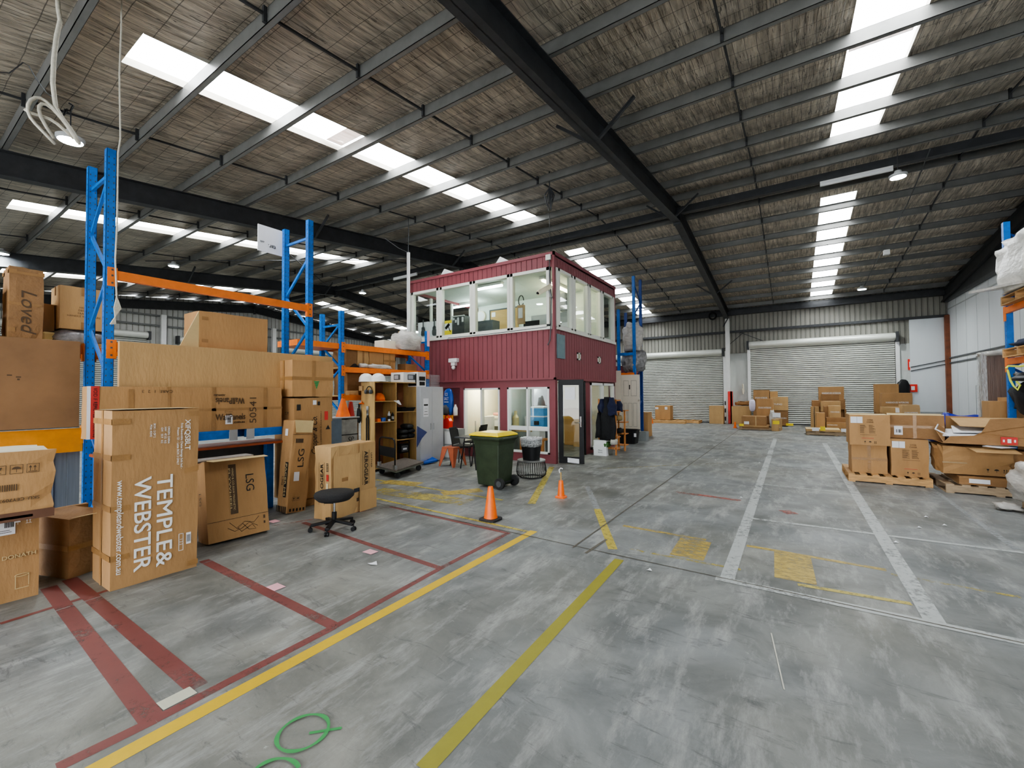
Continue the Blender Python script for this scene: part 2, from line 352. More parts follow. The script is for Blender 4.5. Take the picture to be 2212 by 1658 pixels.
# ------------------------------------------------------------------ cartons
FACES = {'x+': (Vector((1, 0, 0)), Vector((0, 1, 0)), Vector((0, 0, 1))), 'y-': (Vector((0, -1, 0)), Vector((1, 0, 0)), Vector((0, 0, 1))),
         'x-': (Vector((-1, 0, 0)), Vector((0, -1, 0)), Vector((0, 0, 1))), 'z+': (Vector((0, 0, 1)), Vector((1, 0, 0)), Vector((0, 1, 0)))}
class Carton:
    """closed box with softened edges; local origin at the centre of its base"""
    def __init__(s, label, x0, x1, y0, y1, z0, z1, m=None, rot=0, tilt=(0, 0), group=None, name='cardboard_box', cat='box', dent=.004, taped='', lid=None, n=4, seed=0):
        s.w, s.d, s.h = abs(x1-x0), abs(y1-y0), abs(z1-z0)
        rnd = random.Random(len(label)*13+int(abs(x0*91+z0*37)*10)+seed); mb = MB()
        W, D, Hh = s.w, s.d, s.h
        vid = {}; 
        def vert(i, j, k):
            key = (i, j, k)
            if key not in vid:
                p = Vector((W*(i/n-.5), D*(j/n-.5), Hh*k/n))
                edge = sum(1 for a in key if a in (0, n))
                q = dent*(1 if edge >= 2 else .35)
                inw = Vector((-p.x/max(W, .01), -p.y/max(D, .01), (.5-p.z/max(Hh, .01))))
                p += inw*abs(rnd.gauss(0, q))*2
                if k == 0: p.z = 0
                vid[key] = len(mb.v); mb.v.append(p)
            return vid[key]
        for a in range(n):
            for b in range(n):
                for f in ([(0, a, b), (0, a, b+1), (0, a+1, b+1), (0, a+1, b)], [(n, a, b), (n, a+1, b), (n, a+1, b+1), (n, a, b+1)],
                          [(a, 0, b), (a+1, 0, b), (a+1, 0, b+1), (a, 0, b+1)], [(a, n, b), (a, n, b+1), (a+1, n, b+1), (a+1, n, b)],
                          [(a, b, 0), (a, b+1, 0), (a+1, b+1, 0), (a+1, b, 0)], [(a, b, n), (a+1, b, n), (a+1, b+1, n), (a, b+1, n)]):
                    mb.f.append(tuple(vert(*q) for q in f)); mb.mi.append(1 if (lid and f[0][2] == n and f[2][2] == n) else 0)
        o = obj(name, mb, [m or card, lid or m or card], origin=(0, 0, 0)); tag(o, label, cat, group)
        o.location = ((x0+x1)/2, (y0+y1)/2, z0); o.rotation_euler = (tilt[0], tilt[1], rot)
        ORG[o.name] = Vector((0, 0, 0)); s.o = o
        if taped: s.tape(taped)
    def org(s, face, u, v, off=.006):
        nrm, r, up = FACES[face]
        if face == 'z+': return Vector((-s.w/2+u, -s.d/2+v, s.h+off)), r, up
        W = s.d if face[0] == 'x' else s.w; dep = s.w/2 if face[0] == 'x' else s.d/2
        return nrm*(dep+off)+r*(u-W/2)+up*v, r, up
    def width(s, face): return s.d if face[0] == 'x' else s.w
    def text(s, face, u, v, t, size, m=None, rot=0, bold=0., width=None, slant=0, name='printed_text', off=.006):
        mb = MB(); o, r, up = s.org(face, u, v, off)
        for k, line in enumerate(t.split('\n')):
            q = o+(r*math.sin(rot)-up*math.cos(rot))*size*1.15*k
            put_text(mb, line, q, r, up, size, bold, width, rot, slant)
        return obj(name, mb, m or ink, s.o)
    def rect(s, face, u0, u1, v0, v1, m=None, name='paper_label', off=.004):
        mb = MB(); a, r, up = s.org(face, u0, v0, off); w = r*(u1-u0); h = up*(v1-v0)
        mb.quad(a, a+w, a+w+h, a+h); return obj(name, mb, m or paper, s.o)
    def rects(s, face, L, m=None, name='printed_marks', off=.005):
        mb = MB()
        for u0, u1, v0, v1 in L:
            a, r, up = s.org(face, u0, v0, off); w = r*(u1-u0); h = up*(v1-v0); mb.quad(a, a+w, a+w+h, a+h)
        return obj(name, mb, m or ink, s.o)
    def tape(s, spec, m=None, w=.05):
        """spec letters: h horizontal middle on x+ and y-, v vertical middle, t top seam, e edge wraps"""
        L = {'x+': [], 'y-': []}; mb = MB()
        for face in L:
            W = s.width(face)
            if 'h' in spec: L[face].append((0, W, s.h/2-w/2, s.h/2+w/2))
            if 'v' in spec: L[face].append((W/2-w/2, W/2+w/2, 0, s.h))
            if 'e' in spec: L[face] += [(0, W*.22, s.h*.9, s.h*.9+w), (0, W*.2, s.h*.1, s.h*.1+w), (W*.82, W, s.h*.9, s.h*.9+w)]
            if 's' in spec: L[face] += [(W/2-w/2, W/2+w/2, s.h-.12, s.h), (W/2-w/2, W/2+w/2, 0, .1)]
            for i_, (u0, u1, v0, v1) in enumerate(L[face]):
                mb = MB(); a, r, up = s.org(face, u0, v0, .0035+.0012*i_); mb.quad(a, a+r*(u1-u0), a+r*(u1-u0)+up*(v1-v0), a+up*(v1-v0)); obj('packing_tape', mb, m or tape, s.o)
        if 't' in spec:
            mb = MB(); a, r, up = s.org('z+', 0, s.d/2-w/2, .0035); mb.quad(a, a+r*s.w, a+r*s.w+up*w, a+up*w); obj('packing_tape', mb, m or tape, s.o)
    def symbols(s, face, u, v, size, m=None, frame=True, n=3):
        """printed handling marks: glass, umbrella, two arrows"""
        q = size
        def R_(u0, v0, u1, v1):
            a, r, up = s.org(face, u0, v0, .005); mb.quad(a, a+r*(u1-u0), a+r*(u1-u0)+up*(v1-v0), a+up*(v1-v0))
        def T(pts):
            mb.add([s.org(face, a, b, .005)[0] for a, b in pts], [tuple(range(len(pts)))])
        for i in range(n):
            mb = MB(); x = u+i*q*1.25; t = q*.05
            if frame:
                R_(x, v, x+q, v+t); R_(x, v+q-t, x+q, v+q); R_(x, v, x+t, v+q); R_(x+q-t, v, x+q, v+q)
            if i == 0: T([(x+q*.3, v+q*.8), (x+q*.4, v+q*.48), (x+q*.6, v+q*.48), (x+q*.7, v+q*.8)]); R_(x+q*.47, v+q*.2, x+q*.53, v+q*.5); R_(x+q*.35, v+q*.15, x+q*.65, v+q*.2)
            elif i == 1: T([(x+q*(.5+.35*math.cos(a)), v+q*(.5+.3*math.sin(a))) for a in [math.pi*k/8 for k in range(9)]]); R_(x+q*.48, v+q*.15, x+q*.53, v+q*.55)
            else:
                R_(x+q*.15, v+q*.12, x+q*.85, v+q*.18)
                for dx in (.3, .65): R_(x+q*(dx-.03), v+q*.2, x+q*(dx+.03), v+q*.6); T([(x+q*(dx-.12), v+q*.58), (x+q*(dx+.12), v+q*.58), (x+q*dx, v+q*.85)])
            obj('handling_symbol', mb, m or inkb, s.o)
    def flap(s, face, u0, u1, length, ang, m=None, base=None):
        """flap hinged on the top edge of a face; ang 0 = straight out, 90 = hanging down, -90 = standing"""
        a, r, up = s.org(face, u0, s.h if base is None else base, 0); nrm = FACES[face][0]
        d = nrm*math.cos(R(ang))-up*math.sin(R(ang)); th = d.cross(r).normalized()*.005; a = a+nrm*.006
        mb = MB(); mb.prism([a, a+r*(u1-u0), a+r*(u1-u0-.02)+d*length, a+r*.02+d*length], th)
        return obj('flap', mb, m or cardin, s.o)
def lines_text(c, face, u, v, w, h, n, m=None, name='printed_lines'):
    """block of small illegible print as short bars"""
    rnd = random.Random(int(u*100+v*77)); L = []
    for i in range(n):
        y = v-h*i/n; L.append((u, u+w*rnd.uniform(.55, 1), y, y+h/n*.38))
    return c.rects(face, L, m or inkb, name)
# ================================================================== SETTING
XL, XR, YN, YF, YR = -29.35, 5.85, -5.0, 26.6, 14.1
def rz(y): return 7.78-.112*abs(y-YR)
def fl(px, py): return P(px, py, z=0)
floor = struct('floor', MB().box(XL-.2, XR+.2, YN-4, YF+.2, -.2, 0), concrete())
# painted lines and marks, worn into the concrete
WY = worn('worn yellow paint', (.62, .5, .1), .5); WYB = worn('bright yellow paint', (.85, .56, .02), .9, 9)
WO = worn('olive yellow paint', (.42, .38, .05), .8, 7, cover=.85); WR = worn('dull red paint', (.29, .08, .07), .6, 5, cover=.8)
WW = worn('worn white paint', (.62, .64, .62), .56, 14, cover=.8); WF = worn('faint white paint', (.5, .52, .52), .5, 18, cover=.6); WP = worn('patchy yellow paint', (.66, .48, .11), .44, 20, (.5, 1.5, 1), cover=.85)
WRF = worn('faint red paint', (.45, .14, .11), .35, 9); WG = worn('green spray paint', (.05, .4, .1), .98, 12)
nline = [0]
def strip(a, b, w, m, z=None, name='painted_line'):
    nline[0] += 1; z = z or .0012+.00006*nline[0]
    a, b = Vector((a[0], a[1], z)), Vector((b[0], b[1], z)); d = (b-a).normalized(); n = Vector((-d.y, d.x, 0))*w/2
    return struct(name, MB().quad(a-n, b-n, b+n, a+n), m, floor)
def pl(p, q, w, m, **k): return strip(fl(*p), fl(*q), w, m, **k)
yb = fl(1150, 1147); strip((-2.695, .1), (-2.71, 4.62), .1, WYB)
pl((122, 1658), (335, 1554), .075, WR); pl((335, 1554), (721, 1354), .07, WR); pl((721, 1354), (957, 1224), .06, WR); pl((957, 1224), (1100, 1150), .06, WR)
pl((105, 1268), (328, 1553), .105, WR); pl((150, 1250), (428, 1485), .105, WR)
pl((440, 1210), (722, 1352), .09, WR); pl((655, 1128), (948, 1226), .07, WR); pl((843, 1094), (1100, 1152), .06, WR); pl((560, 1140), (843, 1094), .05, WRF)
pl((0, 1347), (232, 1275), .05, WR); pl((0, 1358), (620, 1158), .012, WF)
pl((915, 1662), (1338, 1208), .095, WO); pl((1290, 1099), (1324, 1186), .1, WY); pl((1268, 1050), (1290, 1099), .09, WF)
pl((1346, 1135), (1525, 1166), .07, WP); pl((1503, 1166), (1482, 1204), .33, WP)
pl((1613, 1178), (1915, 1231), .07, WP); pl((1711, 1197), (1718, 1255), .32, WP); pl((1723, 1262), (1969, 1304), .06, WY); pl((1925, 1240), (2205, 1290), .05, worn('scraps of yellow paint', (.62, .5, .1), .3))
pl((1360, 1186), (1600, 1230), .05, worn('crumbs of yellow paint', (.62, .5, .1), .32))
pl((811, 1076), (1140, 1148), .06, WY); pl((812, 1036), (1086, 1080), .06, WY); pl((1148, 1088), (1192, 1008), .12, WY)
pl((812, 1058), (1010, 1085), .4, worn('ghost of yellow paint', (.62, .5, .12), .32, 7)); pl((830, 1040), (905, 1046), .35, WP); pl((955, 1066), (1040, 1058), .3, WP)
pl((1560, 1000), (1290, 1012), .06, worn('trace of yellow paint', (.6, .5, .15), .25))
strip((-.53, 4.36), (-.56, 18.5), .12, WW); strip((.845, 4.36), (.85, 17.5), .13, WW); strip((-.62, 4.34), (5.8, 4.3), .1, WW)
pl((1612, 1118), (2212, 1194), .07, WW); pl((1642, 1045), (1812, 1062), .05, WW); pl((1812, 1062), (2060, 1088), .04, WF)
pl((1672, 1006), (1802, 1017), .05, WF); pl((1686, 985), (1795, 992), .05, WF); pl((1660, 963), (1780, 970), .05, WF)
pl((2008, 1052), (2195, 1186), .07, WF); pl((1460, 1062), (1600, 1081), .12, WRF); pl((1690, 1106), (1716, 1106), .2, WRF)
pl((345, 1527), (418, 1490), .1, worn('scraped cream paint', (.72, .7, .55), .8, 12, (.3, 2, 1)), name='paint_patch')
# pink tape squares
for px, py in ((800, 1192), (596, 1268), (592, 1126)):
    a = fl(px, py); nline[0] += 1; struct('tape_square', MB().box(a.x-.07, a.x+.07, a.y-.05, a.y+.05, .004, .0055), pinkm, floor)
# green spray mark: ring with a tail, and an arc cut by the frame
def ring(c, rx, ry, a0, a1, w, rot=0, n=40):
    mb = MB(); z = .005+.00006*nline[0]; nline[0] += 1; pts = []
    for i in range(n+1):
        t = a0+(a1-a0)*i/n; ww = w*(1+.25*math.sin(5*t)); row = []
        for s_ in (-ww/2, ww/2):
            x, y = (rx+s_)*math.cos(t), (ry+s_)*math.sin(t); row.append((c[0]+x*math.cos(rot)-y*math.sin(rot), c[1]+x*math.sin(rot)+y*math.cos(rot), z))
        pts.append(row)
    for i in range(n): mb.quad(pts[i][0], pts[i+1][0], pts[i+1][1], pts[i][1])
    return struct('sprayed_mark', mb, WG, floor)
g0 = fl(655, 1583); ring(g0, .118, .118, 0, 2*math.pi, .018); pl((668, 1584), (738, 1573), .017, WG, name='sprayed_mark'); g1 = fl(590, 1685); ring(g1, .12, .1, R(70), R(215), .018)
# saw cuts between slabs
jm = mat('slab joint', (.13, .115, .09), .9, var=.4, scale=30)
def joint(a, b, w=.012): nline[0] += 1; strip(a, b, w, jm, name='slab_joint')
joint((-6.5, 4.52), (5.8, 4.2), .014); joint((-2.06, 4.35), (-2.06, 26.4), .018); joint((-6.5, 4.52), (-6.5, 26), .012)
joint(fl(1265, 1195)[:2], fl(1310, 1165)[:2], .03)
for a, b in (((880, 1250), (1010, 1160)), ((1160, 1330), (1420, 1250)), ((800, 1420), (950, 1340)), ((2050, 1400), (2200, 1480))): pass
hair = mat('pale scratch', (.6, .58, .5), .7)
pl((1666, 1368), (1694, 1490), .008, hair, name='scratch')

# ---- roof: blanket sagging between purlins, translucent strips, purlins, rafters
purl = sorted([YR-.7-1.34*k for k in range(14)]+[YR+.95+1.34*k for k in range(9)])
purl = [y for y in purl if y > YN]
bays = [XL-8.8, XL, -20.55, -11.75, -2.95, XR]
skyx = [(-25.3, -24.4), (-16.15, -15.3), (-7.75, -6.9), (.82, 1.68)]
skyy = [(1.95, 12.35), (15.85, 26.2)]
cuts = sorted(set([YN, YF, YR]+purl+[a for s_ in skyy for a in s_]))
ys = []
for a, b in zip(cuts, cuts[1:]):
    n = 4
    ys += [a+(b-a)*k/n for k in range(n)]
ys.append(YF)
def sag(y):
    below = [p for p in purl if p <= y+1e-6]; above = [p for p in purl if p > y+1e-6]
    if not below or not above: return 0
    a, b = below[-1], above[0]; t = (y-a)/(b-a); return .05*math.sin(math.pi*t)
xs = [XL]
for s_, e_ in zip(skyx, bays[2:]+[None]): xs += [s_[0], s_[1]]+([e_] if e_ else [])
mb = MB()
for xa, xb in zip(xs, xs[1:]):
    for ya, yb_ in zip(ys, ys[1:]):
        if any(abs(xa-s_[0]) < .01 for s_ in skyx) and any(a-.01 < ya and yb_ < b+.01 for a, b in skyy): continue
        mb.quad((xa, ya, rz(ya)-sag(ya)), (xa, yb_, rz(yb_)-sag(yb_)), (xb, yb_, rz(yb_)-sag(yb_)), (xb, ya, rz(ya)-sag(ya)))
ceiling = struct('ceiling', mb, foil(), smooth=True)
SK = skymat(); k = 0
for sx in skyx:
    for sy in skyy:
        k += 1; mb = MB(); n = 6
        a, b = sy; w = (sx[1]-sx[0])
        mb.quad((sx[0], a, rz(a)+.05), (sx[0], b, rz(b)+.05), (sx[1], b, rz(b)+.05), (sx[1], a, rz(a)+.05))
        s_ = struct('window_%d' % k, mb, SK)
        fr = MB()
        for x in sx: fr.quad((x, a, rz(a)-.06), (x, b, rz(b)-.06), (x, b, rz(b)+.06), (x, a, rz(a)+.06))
        struct('window_edge', fr, mat('roof sheet edge', (.5, .47, .4), .5), s_)
# rust stained overlaps on two panes
struct('sheet_overlap', MB().quad((.86, 8.35, rz(8.35)+.03), (1.64, 8.35, rz(8.35)+.03), (1.64, 8.75, rz(8.75)+.03), (.86, 8.75, rz(8.75)+.03)), worn('rust stains', (.45, .2, .07), .75, 9, (2, .3, 1)), bpy.data.objects['window_7'])
struct('sheet_overlap', MB().quad((-7.7, 5.05, rz(5.05)+.03), (-6.95, 5.05, rz(5.05)+.03), (-6.95, 5.4, rz(5.4)+.03), (-7.7, 5.4, rz(5.4)+.03)), worn('rust stain', (.5, .25, .1), .7, 9, (2, .3, 1)), bpy.data.objects['window_5'])
# purlins: C sections
for y in purl:
    z = rz(y)-.055; s_ = -1 if y < YR else 1; mb = MB(); dp = .2
    mb.box(XL, XR, y-.004, y+.004, z-dp, z); mb.box(XL, XR, y-.004, y+s_*-.07, z-dp, z-dp+.006); mb.box(XL, XR, y-.004, y-s_*.07, z-.006, z)
    mb.box(XL, XR, y-s_*.066, y-s_*.07, z-dp, z-dp+.025)
    struct('purlin', mb, galv, ceiling)
# rods between purlins
for xm in (-27.3, -23.0, -18.6, -14.3, -9.65, -5.3, -.75, 3.6):
    mb = MB()
    for a, b in zip(purl, purl[1:]):
        if a < 0: continue
        mb.bar((xm, a, rz(a)-.15), (xm, b, rz(b)-.15), .03, .03)
        mb.box(xm-.02, xm+.02, b-.05, b-.01, rz(b)-.26, rz(b)-.06)
    struct('bridging_rod', mb, steel, ceiling)
# portal rafters: I sections with ridge plate and knee
def rafter(x, w=.22, dp=.46):
    mb = MB(); off = .255
    for a, b in ((YN, YR), (YR, YF)):
        top = [rz(a)-off, rz(b)-off]; far = (b == YF); kn = 1.2 if far else 0
        def bot(y): return rz(y)-off-dp
        segs = [(a, b)]
        mb.prism([(x-.01, a, top[0]), (x-.01, b, top[1]), (x-.01, b, bot(b)), (x-.01, a, bot(a))], (.02, 0, 0))
        for zz in (0, -dp+.015): mb.prism([(x-w/2, a, top[0]+zz), (x-w/2, b, top[1]+zz), (x-w/2, b, top[1]+zz-.015), (x-w/2, a, top[0]+zz-.015)], (w, 0, 0))
    mb.box(x-w/2, x+w/2, YR-.03, YR+.03, rz(YR)-off-dp-.08, rz(YR)-off+.05)
    r = struct('rafter', mb, steel, ceiling)
    return r
for x in (-2.95, -11.75, -20.55, XL+.15, XR-.12): rafter(x)
# fly braces from the rafters
for x in (-2.95, -11.75, -20.55):
    mb = MB()
    for y in (7.3, 13.4, 21.6):
        for s_ in (-1, 1): mb.bar((x+s_*.1, y, rz(y)-.7), (x+s_*.75, y, rz(y)-.18), .05, .05)
    struct('fly_brace', mb, steel, ceiling)
# ridge beam and strut along the ridge
for y in (YR-.02,): struct('ridge_beam', MB().box(XL, XR, y-.09, y+.09, rz(y)-.47, rz(y)-.27), steel, ceiling)
struct('wall_plate', MB().box(XL, XR, YF-.3, YF-.02, 5.95, 6.2), steel, ceiling)
mb = MB(); mb.bar((-19, 5.5, rz(5.5)-.35), (-12, 13.6, rz(13.6)-.35), .025, .025); mb.bar((-20.3, 13.6, rz(13.6)-.4), (-12, 5.5, rz(5.5)-.4), .025, .025); mb.bar((-11.5, 14.3, rz(14.3)-.4), (-20, 20, rz(20)-.4), .025, .025)
struct('cross_brace', mb, steel, ceiling)

# ---- far wall
def ribs(mb, x0, x1, y, z0, z1, pitch=.2, dep=.035, axis='x', zt=None):
    n = max(1, int(round((x1-x0)/pitch)))
    p = (x1-x0)/n; prof = []
    for i in range(n):
        a = x0+i*p; prof += [(a, 0), (a+p*.72, 0), (a+p*.8, dep), (a+p*.92, dep)]
    prof.append((x1, 0))
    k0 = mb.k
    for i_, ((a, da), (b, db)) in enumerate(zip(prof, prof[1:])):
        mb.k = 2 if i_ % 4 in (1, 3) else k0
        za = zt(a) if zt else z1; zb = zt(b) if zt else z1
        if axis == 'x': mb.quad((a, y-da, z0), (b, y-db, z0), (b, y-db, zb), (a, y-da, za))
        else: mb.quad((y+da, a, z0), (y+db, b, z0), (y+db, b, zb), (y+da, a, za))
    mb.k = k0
mb = MB(); DZ = 4.2
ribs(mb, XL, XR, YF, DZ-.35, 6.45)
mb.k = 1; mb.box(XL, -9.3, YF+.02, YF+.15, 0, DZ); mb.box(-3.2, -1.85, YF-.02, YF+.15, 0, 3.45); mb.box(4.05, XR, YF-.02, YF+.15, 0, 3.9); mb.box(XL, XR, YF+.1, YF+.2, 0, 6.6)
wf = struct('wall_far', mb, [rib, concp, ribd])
mb = MB(); mb.box(XL, XR, YF-.16, YF-.04, 4.98, 5.1); struct('wall_girt', mb, steel, wf)
mb = MB(); mb.box(XL, XR, YF-.1, YF-.04, 6.2, 6.3); struct('wall_girt', mb, steel, wf)
struct('door_jamb', MB().box(-3.22, -3.06, YF-.12, YF, 0, 4.0), whitepl, wf); struct('door_jamb', MB().box(-2.02, -1.88, YF-.12, YF, 0, 4.2), whitepl, wf); struct('door_jamb', MB().box(4.05, 4.2, YF-.12, YF, 0, 4.0), whitepl, wf)
mb = MB(); mb.bar((-2.2, YF-.1, 4.95), (-3.4, YF-.1, 3.9), .03, .03); mb.bar((-2.4, YF-.1, 5.0), (-1.2, YF-.1, 4.4), .03, .03); struct('wall_brace', mb, steel, wf)
# white panel set against the far wall at the right corner
pan = struct('trim_1', MB().box(4.55, 5.84, YF-.12, YF-.05, 0, 5.0), wallw)
mb = MB()
for dz in (0, .17): mb.bar((4.56, YF-.14, 2.62+dz), (5.8, YF-.14, 2.9+dz), .03, .04)
struct('batten', mb, dgrey, pan)
struct('rusted_edge', MB().box(5.7, 5.85, YF-.3, YF-.12, 0, 5.05), redox, pan)
def roller(n, x0, x1, ztop, y=YF-.06, axis='x', flip=1, m=None):
    mb = MB(); pitch = .1; z = .03; pts = []
    while z < ztop:
        pts += [(0, z), (.03, z+pitch*.22), (.034, z+pitch*.5), (.014, z+pitch*.72)]; z += pitch
    pts.append((0, z))
    for i_, ((da, za), (db, zb)) in enumerate(zip(pts, pts[1:])):
        mb.k = 1 if i_ % 4 == 3 else 0
        if axis == 'x': mb.quad((x0, y-da, za), (x1, y-da, za), (x1, y-db, zb), (x0, y-db, zb))
        else: mb.quad((y+da, x0, za), (y+da, x1, za), (y+db, x1, zb), (y+db, x0, zb))
    d = struct('door_%d' % n, mb, [m or doorm, groove], smooth=False)
    mb = MB(); r = .17
    if axis == 'x': mb.tube([(x0-.05, y-.12, ztop), (x1+.05, y-.12, ztop)], r, 14)
    else: mb.tube([(y+.15, x0-.05, ztop), (y+.15, x1+.05, ztop)], r, 14)
    struct('door_drum', mb, doorm, d, smooth='auto')
    mb = MB()
    if axis == 'x':
        for x in (x0-.1, x1+.06): mb.box(x-.05, x+.05, y-.36, y, ztop-.25, ztop+.2)
        mb.box(x0, x1, y-.05, y-.01, 0, .06)
    else:
        for x in (x0-.1, x1+.06): mb.box(y, y+.36, x-.05, x+.05, ztop-.25, ztop+.2)
    struct('door_bracket', mb, steel, d); return d
roller(1, -9.3, -3.25, 3.95); roller(2, -1.88, 4.03, 4.25)
# ---- left wall, far away, with its roller doors
mb = MB(); ribs(mb, YN, YF, XL, 0, 6.4, .25, .04, 'y', zt=lambda y: rz(y)-.05)
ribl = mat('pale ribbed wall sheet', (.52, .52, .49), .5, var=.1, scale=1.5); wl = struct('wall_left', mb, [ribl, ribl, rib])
mb = MB()
for z in (5.55, 6.1): mb.box(XL+.04, XL+.14, YN, YF, z, z+.09)
struct('wall_girt', mb, steelg, wl)
for i, (a, b, zt_) in enumerate(((1.0, 8.55, 5.0), (10.0, 14.6, 4.9), (16.0, 20.5, 4.85), (21.2, 25.6, 4.85))): roller(3+i, a, b, zt_, XL+.1, 'y', m=doorm)
mb = MB()
for y in (9.25, 15.3): mb.box(XL+.1, XL+.34, y-.12, y+.12, 0, 6.2)
struct('wall_column', mb, white, wl)
# ---- right wall
mb = MB(); mb.prism([(XR, YN, 0), (XR, YF, 0), (XR, YF, rz(YF)), (XR, YR, rz(YR)), (XR, YN, rz(YN))], (.15, 0, 0))
wr_ = struct('wall_right', mb, wallw)
mb = MB(); [mb.box(XR-.05, XR, YN, YF-.3, z, z+.05) for z in (2.9, 3.12)]; mb.box(XR-.12, XR, YN, YF-.1, 5.62, 5.74); struct('wall_batten', mb, dgrey, wr_)
mb = MB()
for y in [YF-1.2*k for k in range(1, 26)]: mb.box(XR-.006, XR, y-.006, y+.006, 0, 5.6)
mb.box(XR-.02, XR, YN, YF, 5.3, 5.34); struct('panel_joint', mb, mat('panel joint', (.45, .47, .48), .6), wr_)
struct('upper_gable', MB().prism([(XR-.1, YN, 5.74), (XR-.1, YF, 5.74), (XR-.1, YF, rz(YF)), (XR-.1, YR, rz(YR)), (XR-.1, YN, rz(YN))], (.05, 0, 0)), steel, wr_)
# ---- unseen near wall behind the viewpoint; wide gap added to let sky light in
mb = MB(); mb.box(XL, -14, YN-.15, YN, 0, 5.9); mb.box(5, XR, YN-.15, YN, 0, 5.9); mb.box(-14, 5, YN-.15, YN, 4.6, 5.9)
struct('wall_near', mb, wallw)

# ---- painted steel column by the far doors
co = thing('steel_column', 'white steel column with red painted foot between the two far roller doors', 'column', (-2.93, 26.15, 0))
x, y = -2.93, 26.15
mb = MB(); mb.box(x-.1, x+.1, y-.13, y-.115, 0, 5.75); mb.box(x-.1, x+.1, y+.115, y+.13, 0, 5.75); mb.box(x-.008, x+.008, y-.12, y+.12, 0, 5.75); mb.box(x-.16, x+.16, y-.18, y+.18, 0, .02)
obj('shaft', mb, white, co)
obj('guard', MB().box(x-.02, x+.19, y-.2, y-.14, 0, 1.75).box(x+.1, x+.2, y-.2, y+.1, 0, 1.75), redpl, co)
mb = MB(); mb.box(x-.2, x-.12, y-.16, y-.1, .05, 1.3); obj('wall_strip', mb, white, co)
mb = MB(); [mb.box(x-.19, x-.13, y-.17, y-.16, z, z+.22) for z in (.15, .6, 1.0)]; obj('hazard_mark', mb, black, co)
mb = MB(); mb.bar((x-.2, y-.1, 5.3), (x+.05, y-.1, 5.75), .06, .06); obj('bracket', mb, steel, co)

# ================================================================== OFFICE BLOCK
OX0, OX1, OY0, OY1, OZ = -9.72, -4.78, 9.19, 13.42, 5.09
off = thing('office_block', 'two storey maroon weatherboard office block with windows round its upper floor', 'building', ((OX0+OX1)/2, (OY0+OY1)/2, 0))
def boards_y(mb, x0, x1, y, z0, z1, t=.03, skip=()):
    n = int(round((x1-x0)/.155)); p = (x1-x0)/n
    for i in range(n): mb.box(x0+i*p+.006, x0+(i+1)*p-.006, y, y+t, z0, z1)
def boards_x(mb, x, y0, y1, z0, z1, t=.03):
    n = int(round((y1-y0)/.155)); p = (y1-y0)/n
    for i in range(n): mb.box(x-t, x, y0+i*p+.006, y0+(i+1)*p-.006, z0, z1)
LZ = 2.07; WB, WT = 3.31, 4.78     # window bottom / top
mb = MB(); boards_y(mb, OX0, OX1, OY0, LZ, WB); boards_y(mb, OX0, OX1, OY0, WT, OZ); mb.k = 1
mb.box(OX0, OX1-.03, OY0+.025, OY0+.06, LZ, WB); mb.box(OX0, OX1-.03, OY0+.025, OY0+.06, WT, OZ)
obj('front_cladding', mb, [maroon, maroond], off)
mb = MB(); boards_x(mb, OX1, OY0+.03, OY1, LZ, WB); boards_x(mb, OX1, OY0+.03, OY1, WT, OZ); mb.k = 1
mb.box(OX1-.06, OX1-.025, OY0+.06, OY1, LZ, WB); mb.box(OX1-.06, OX1-.025, OY0+.06, OY1, WT, OZ)
obj('side_cladding', mb, [maroon, maroond], off)
mb = MB(); mb.box(OX1-.04, OX1+.015, OY0-.015, OY0+.06, LZ, OZ); mb.box(OX0-.03, OX0+.03, OY0-.02, OY0+.06, LZ, OZ); mb.box(OX1-.08, OX1+.012, OY1-.03, OY1+.03, LZ, OZ)
mb.box(OX0-.03, OX1+.03, OY0-.03, OY0+.02, OZ-.03, OZ+.05); mb.box(OX1-.02, OX1+.03, OY0-.03, OY1+.03, OZ-.03, OZ+.05); mb.box(OX0-.02, OX1+.02, OY0-.02, OY0+.04, LZ-.03, LZ+.02); mb.box(OX1-.02, OX1+.02, OY0-.02, OY1, LZ-.03, LZ+.02)
obj('corner_trim', mb, maroon, off)
# back and left faces and roof deck
mb = MB(); mb.box(OX0, OX0+.06, OY0+.06, OY1, LZ, WB); mb.box(OX0, OX0+.06, OY0+.06, OY1, WT, OZ); mb.box(OX0, OX1-.06, OY1-.06, OY1, LZ, WB); mb.box(OX0, OX1-.06, OY1-.06, OY1, WT, OZ)
for y in (OY0+.9, OY0+1.9, OY0+2.9, OY1-.05): obj('rear_mullion', MB().box(OX0, OX0+.06, y-.04, y+.04, WB, WT), wframe, off)
for x in (OX0+.05, OX0+1.1, OX0+2.2): obj('rear_mullion', MB().box(x-.04, x+.04, OY1-.06, OY1, WB, WT), wframe, off)
obj('back_wall', mb, maroon, off)
obj('roof_deck', MB().box(OX0, OX1, OY0+.05, OY1, OZ-.06, OZ-.02), dgrey, off)
def frame_y(x0, x1, z0, z1, y, nm='window_frame', w=.06, d=.09, m=wframe, posts=(), rail=None):
    mb = MB(); mb.box(x0, x1, y-.03, y+d, z0, z0+w); mb.box(x0, x1, y-.03, y+d, z1-w, z1)
    for x in (x0, x1-w): mb.box(x, x+w, y-.03, y+d, z0, z1)
    for x in posts: mb.box(x-w/2, x+w/2, y-.03, y+d, z0, z1)
    if rail: mb.box(x0, x1, y-.02, y+d, rail-w/2, rail+w/2)
    return obj(nm, mb, m, off)
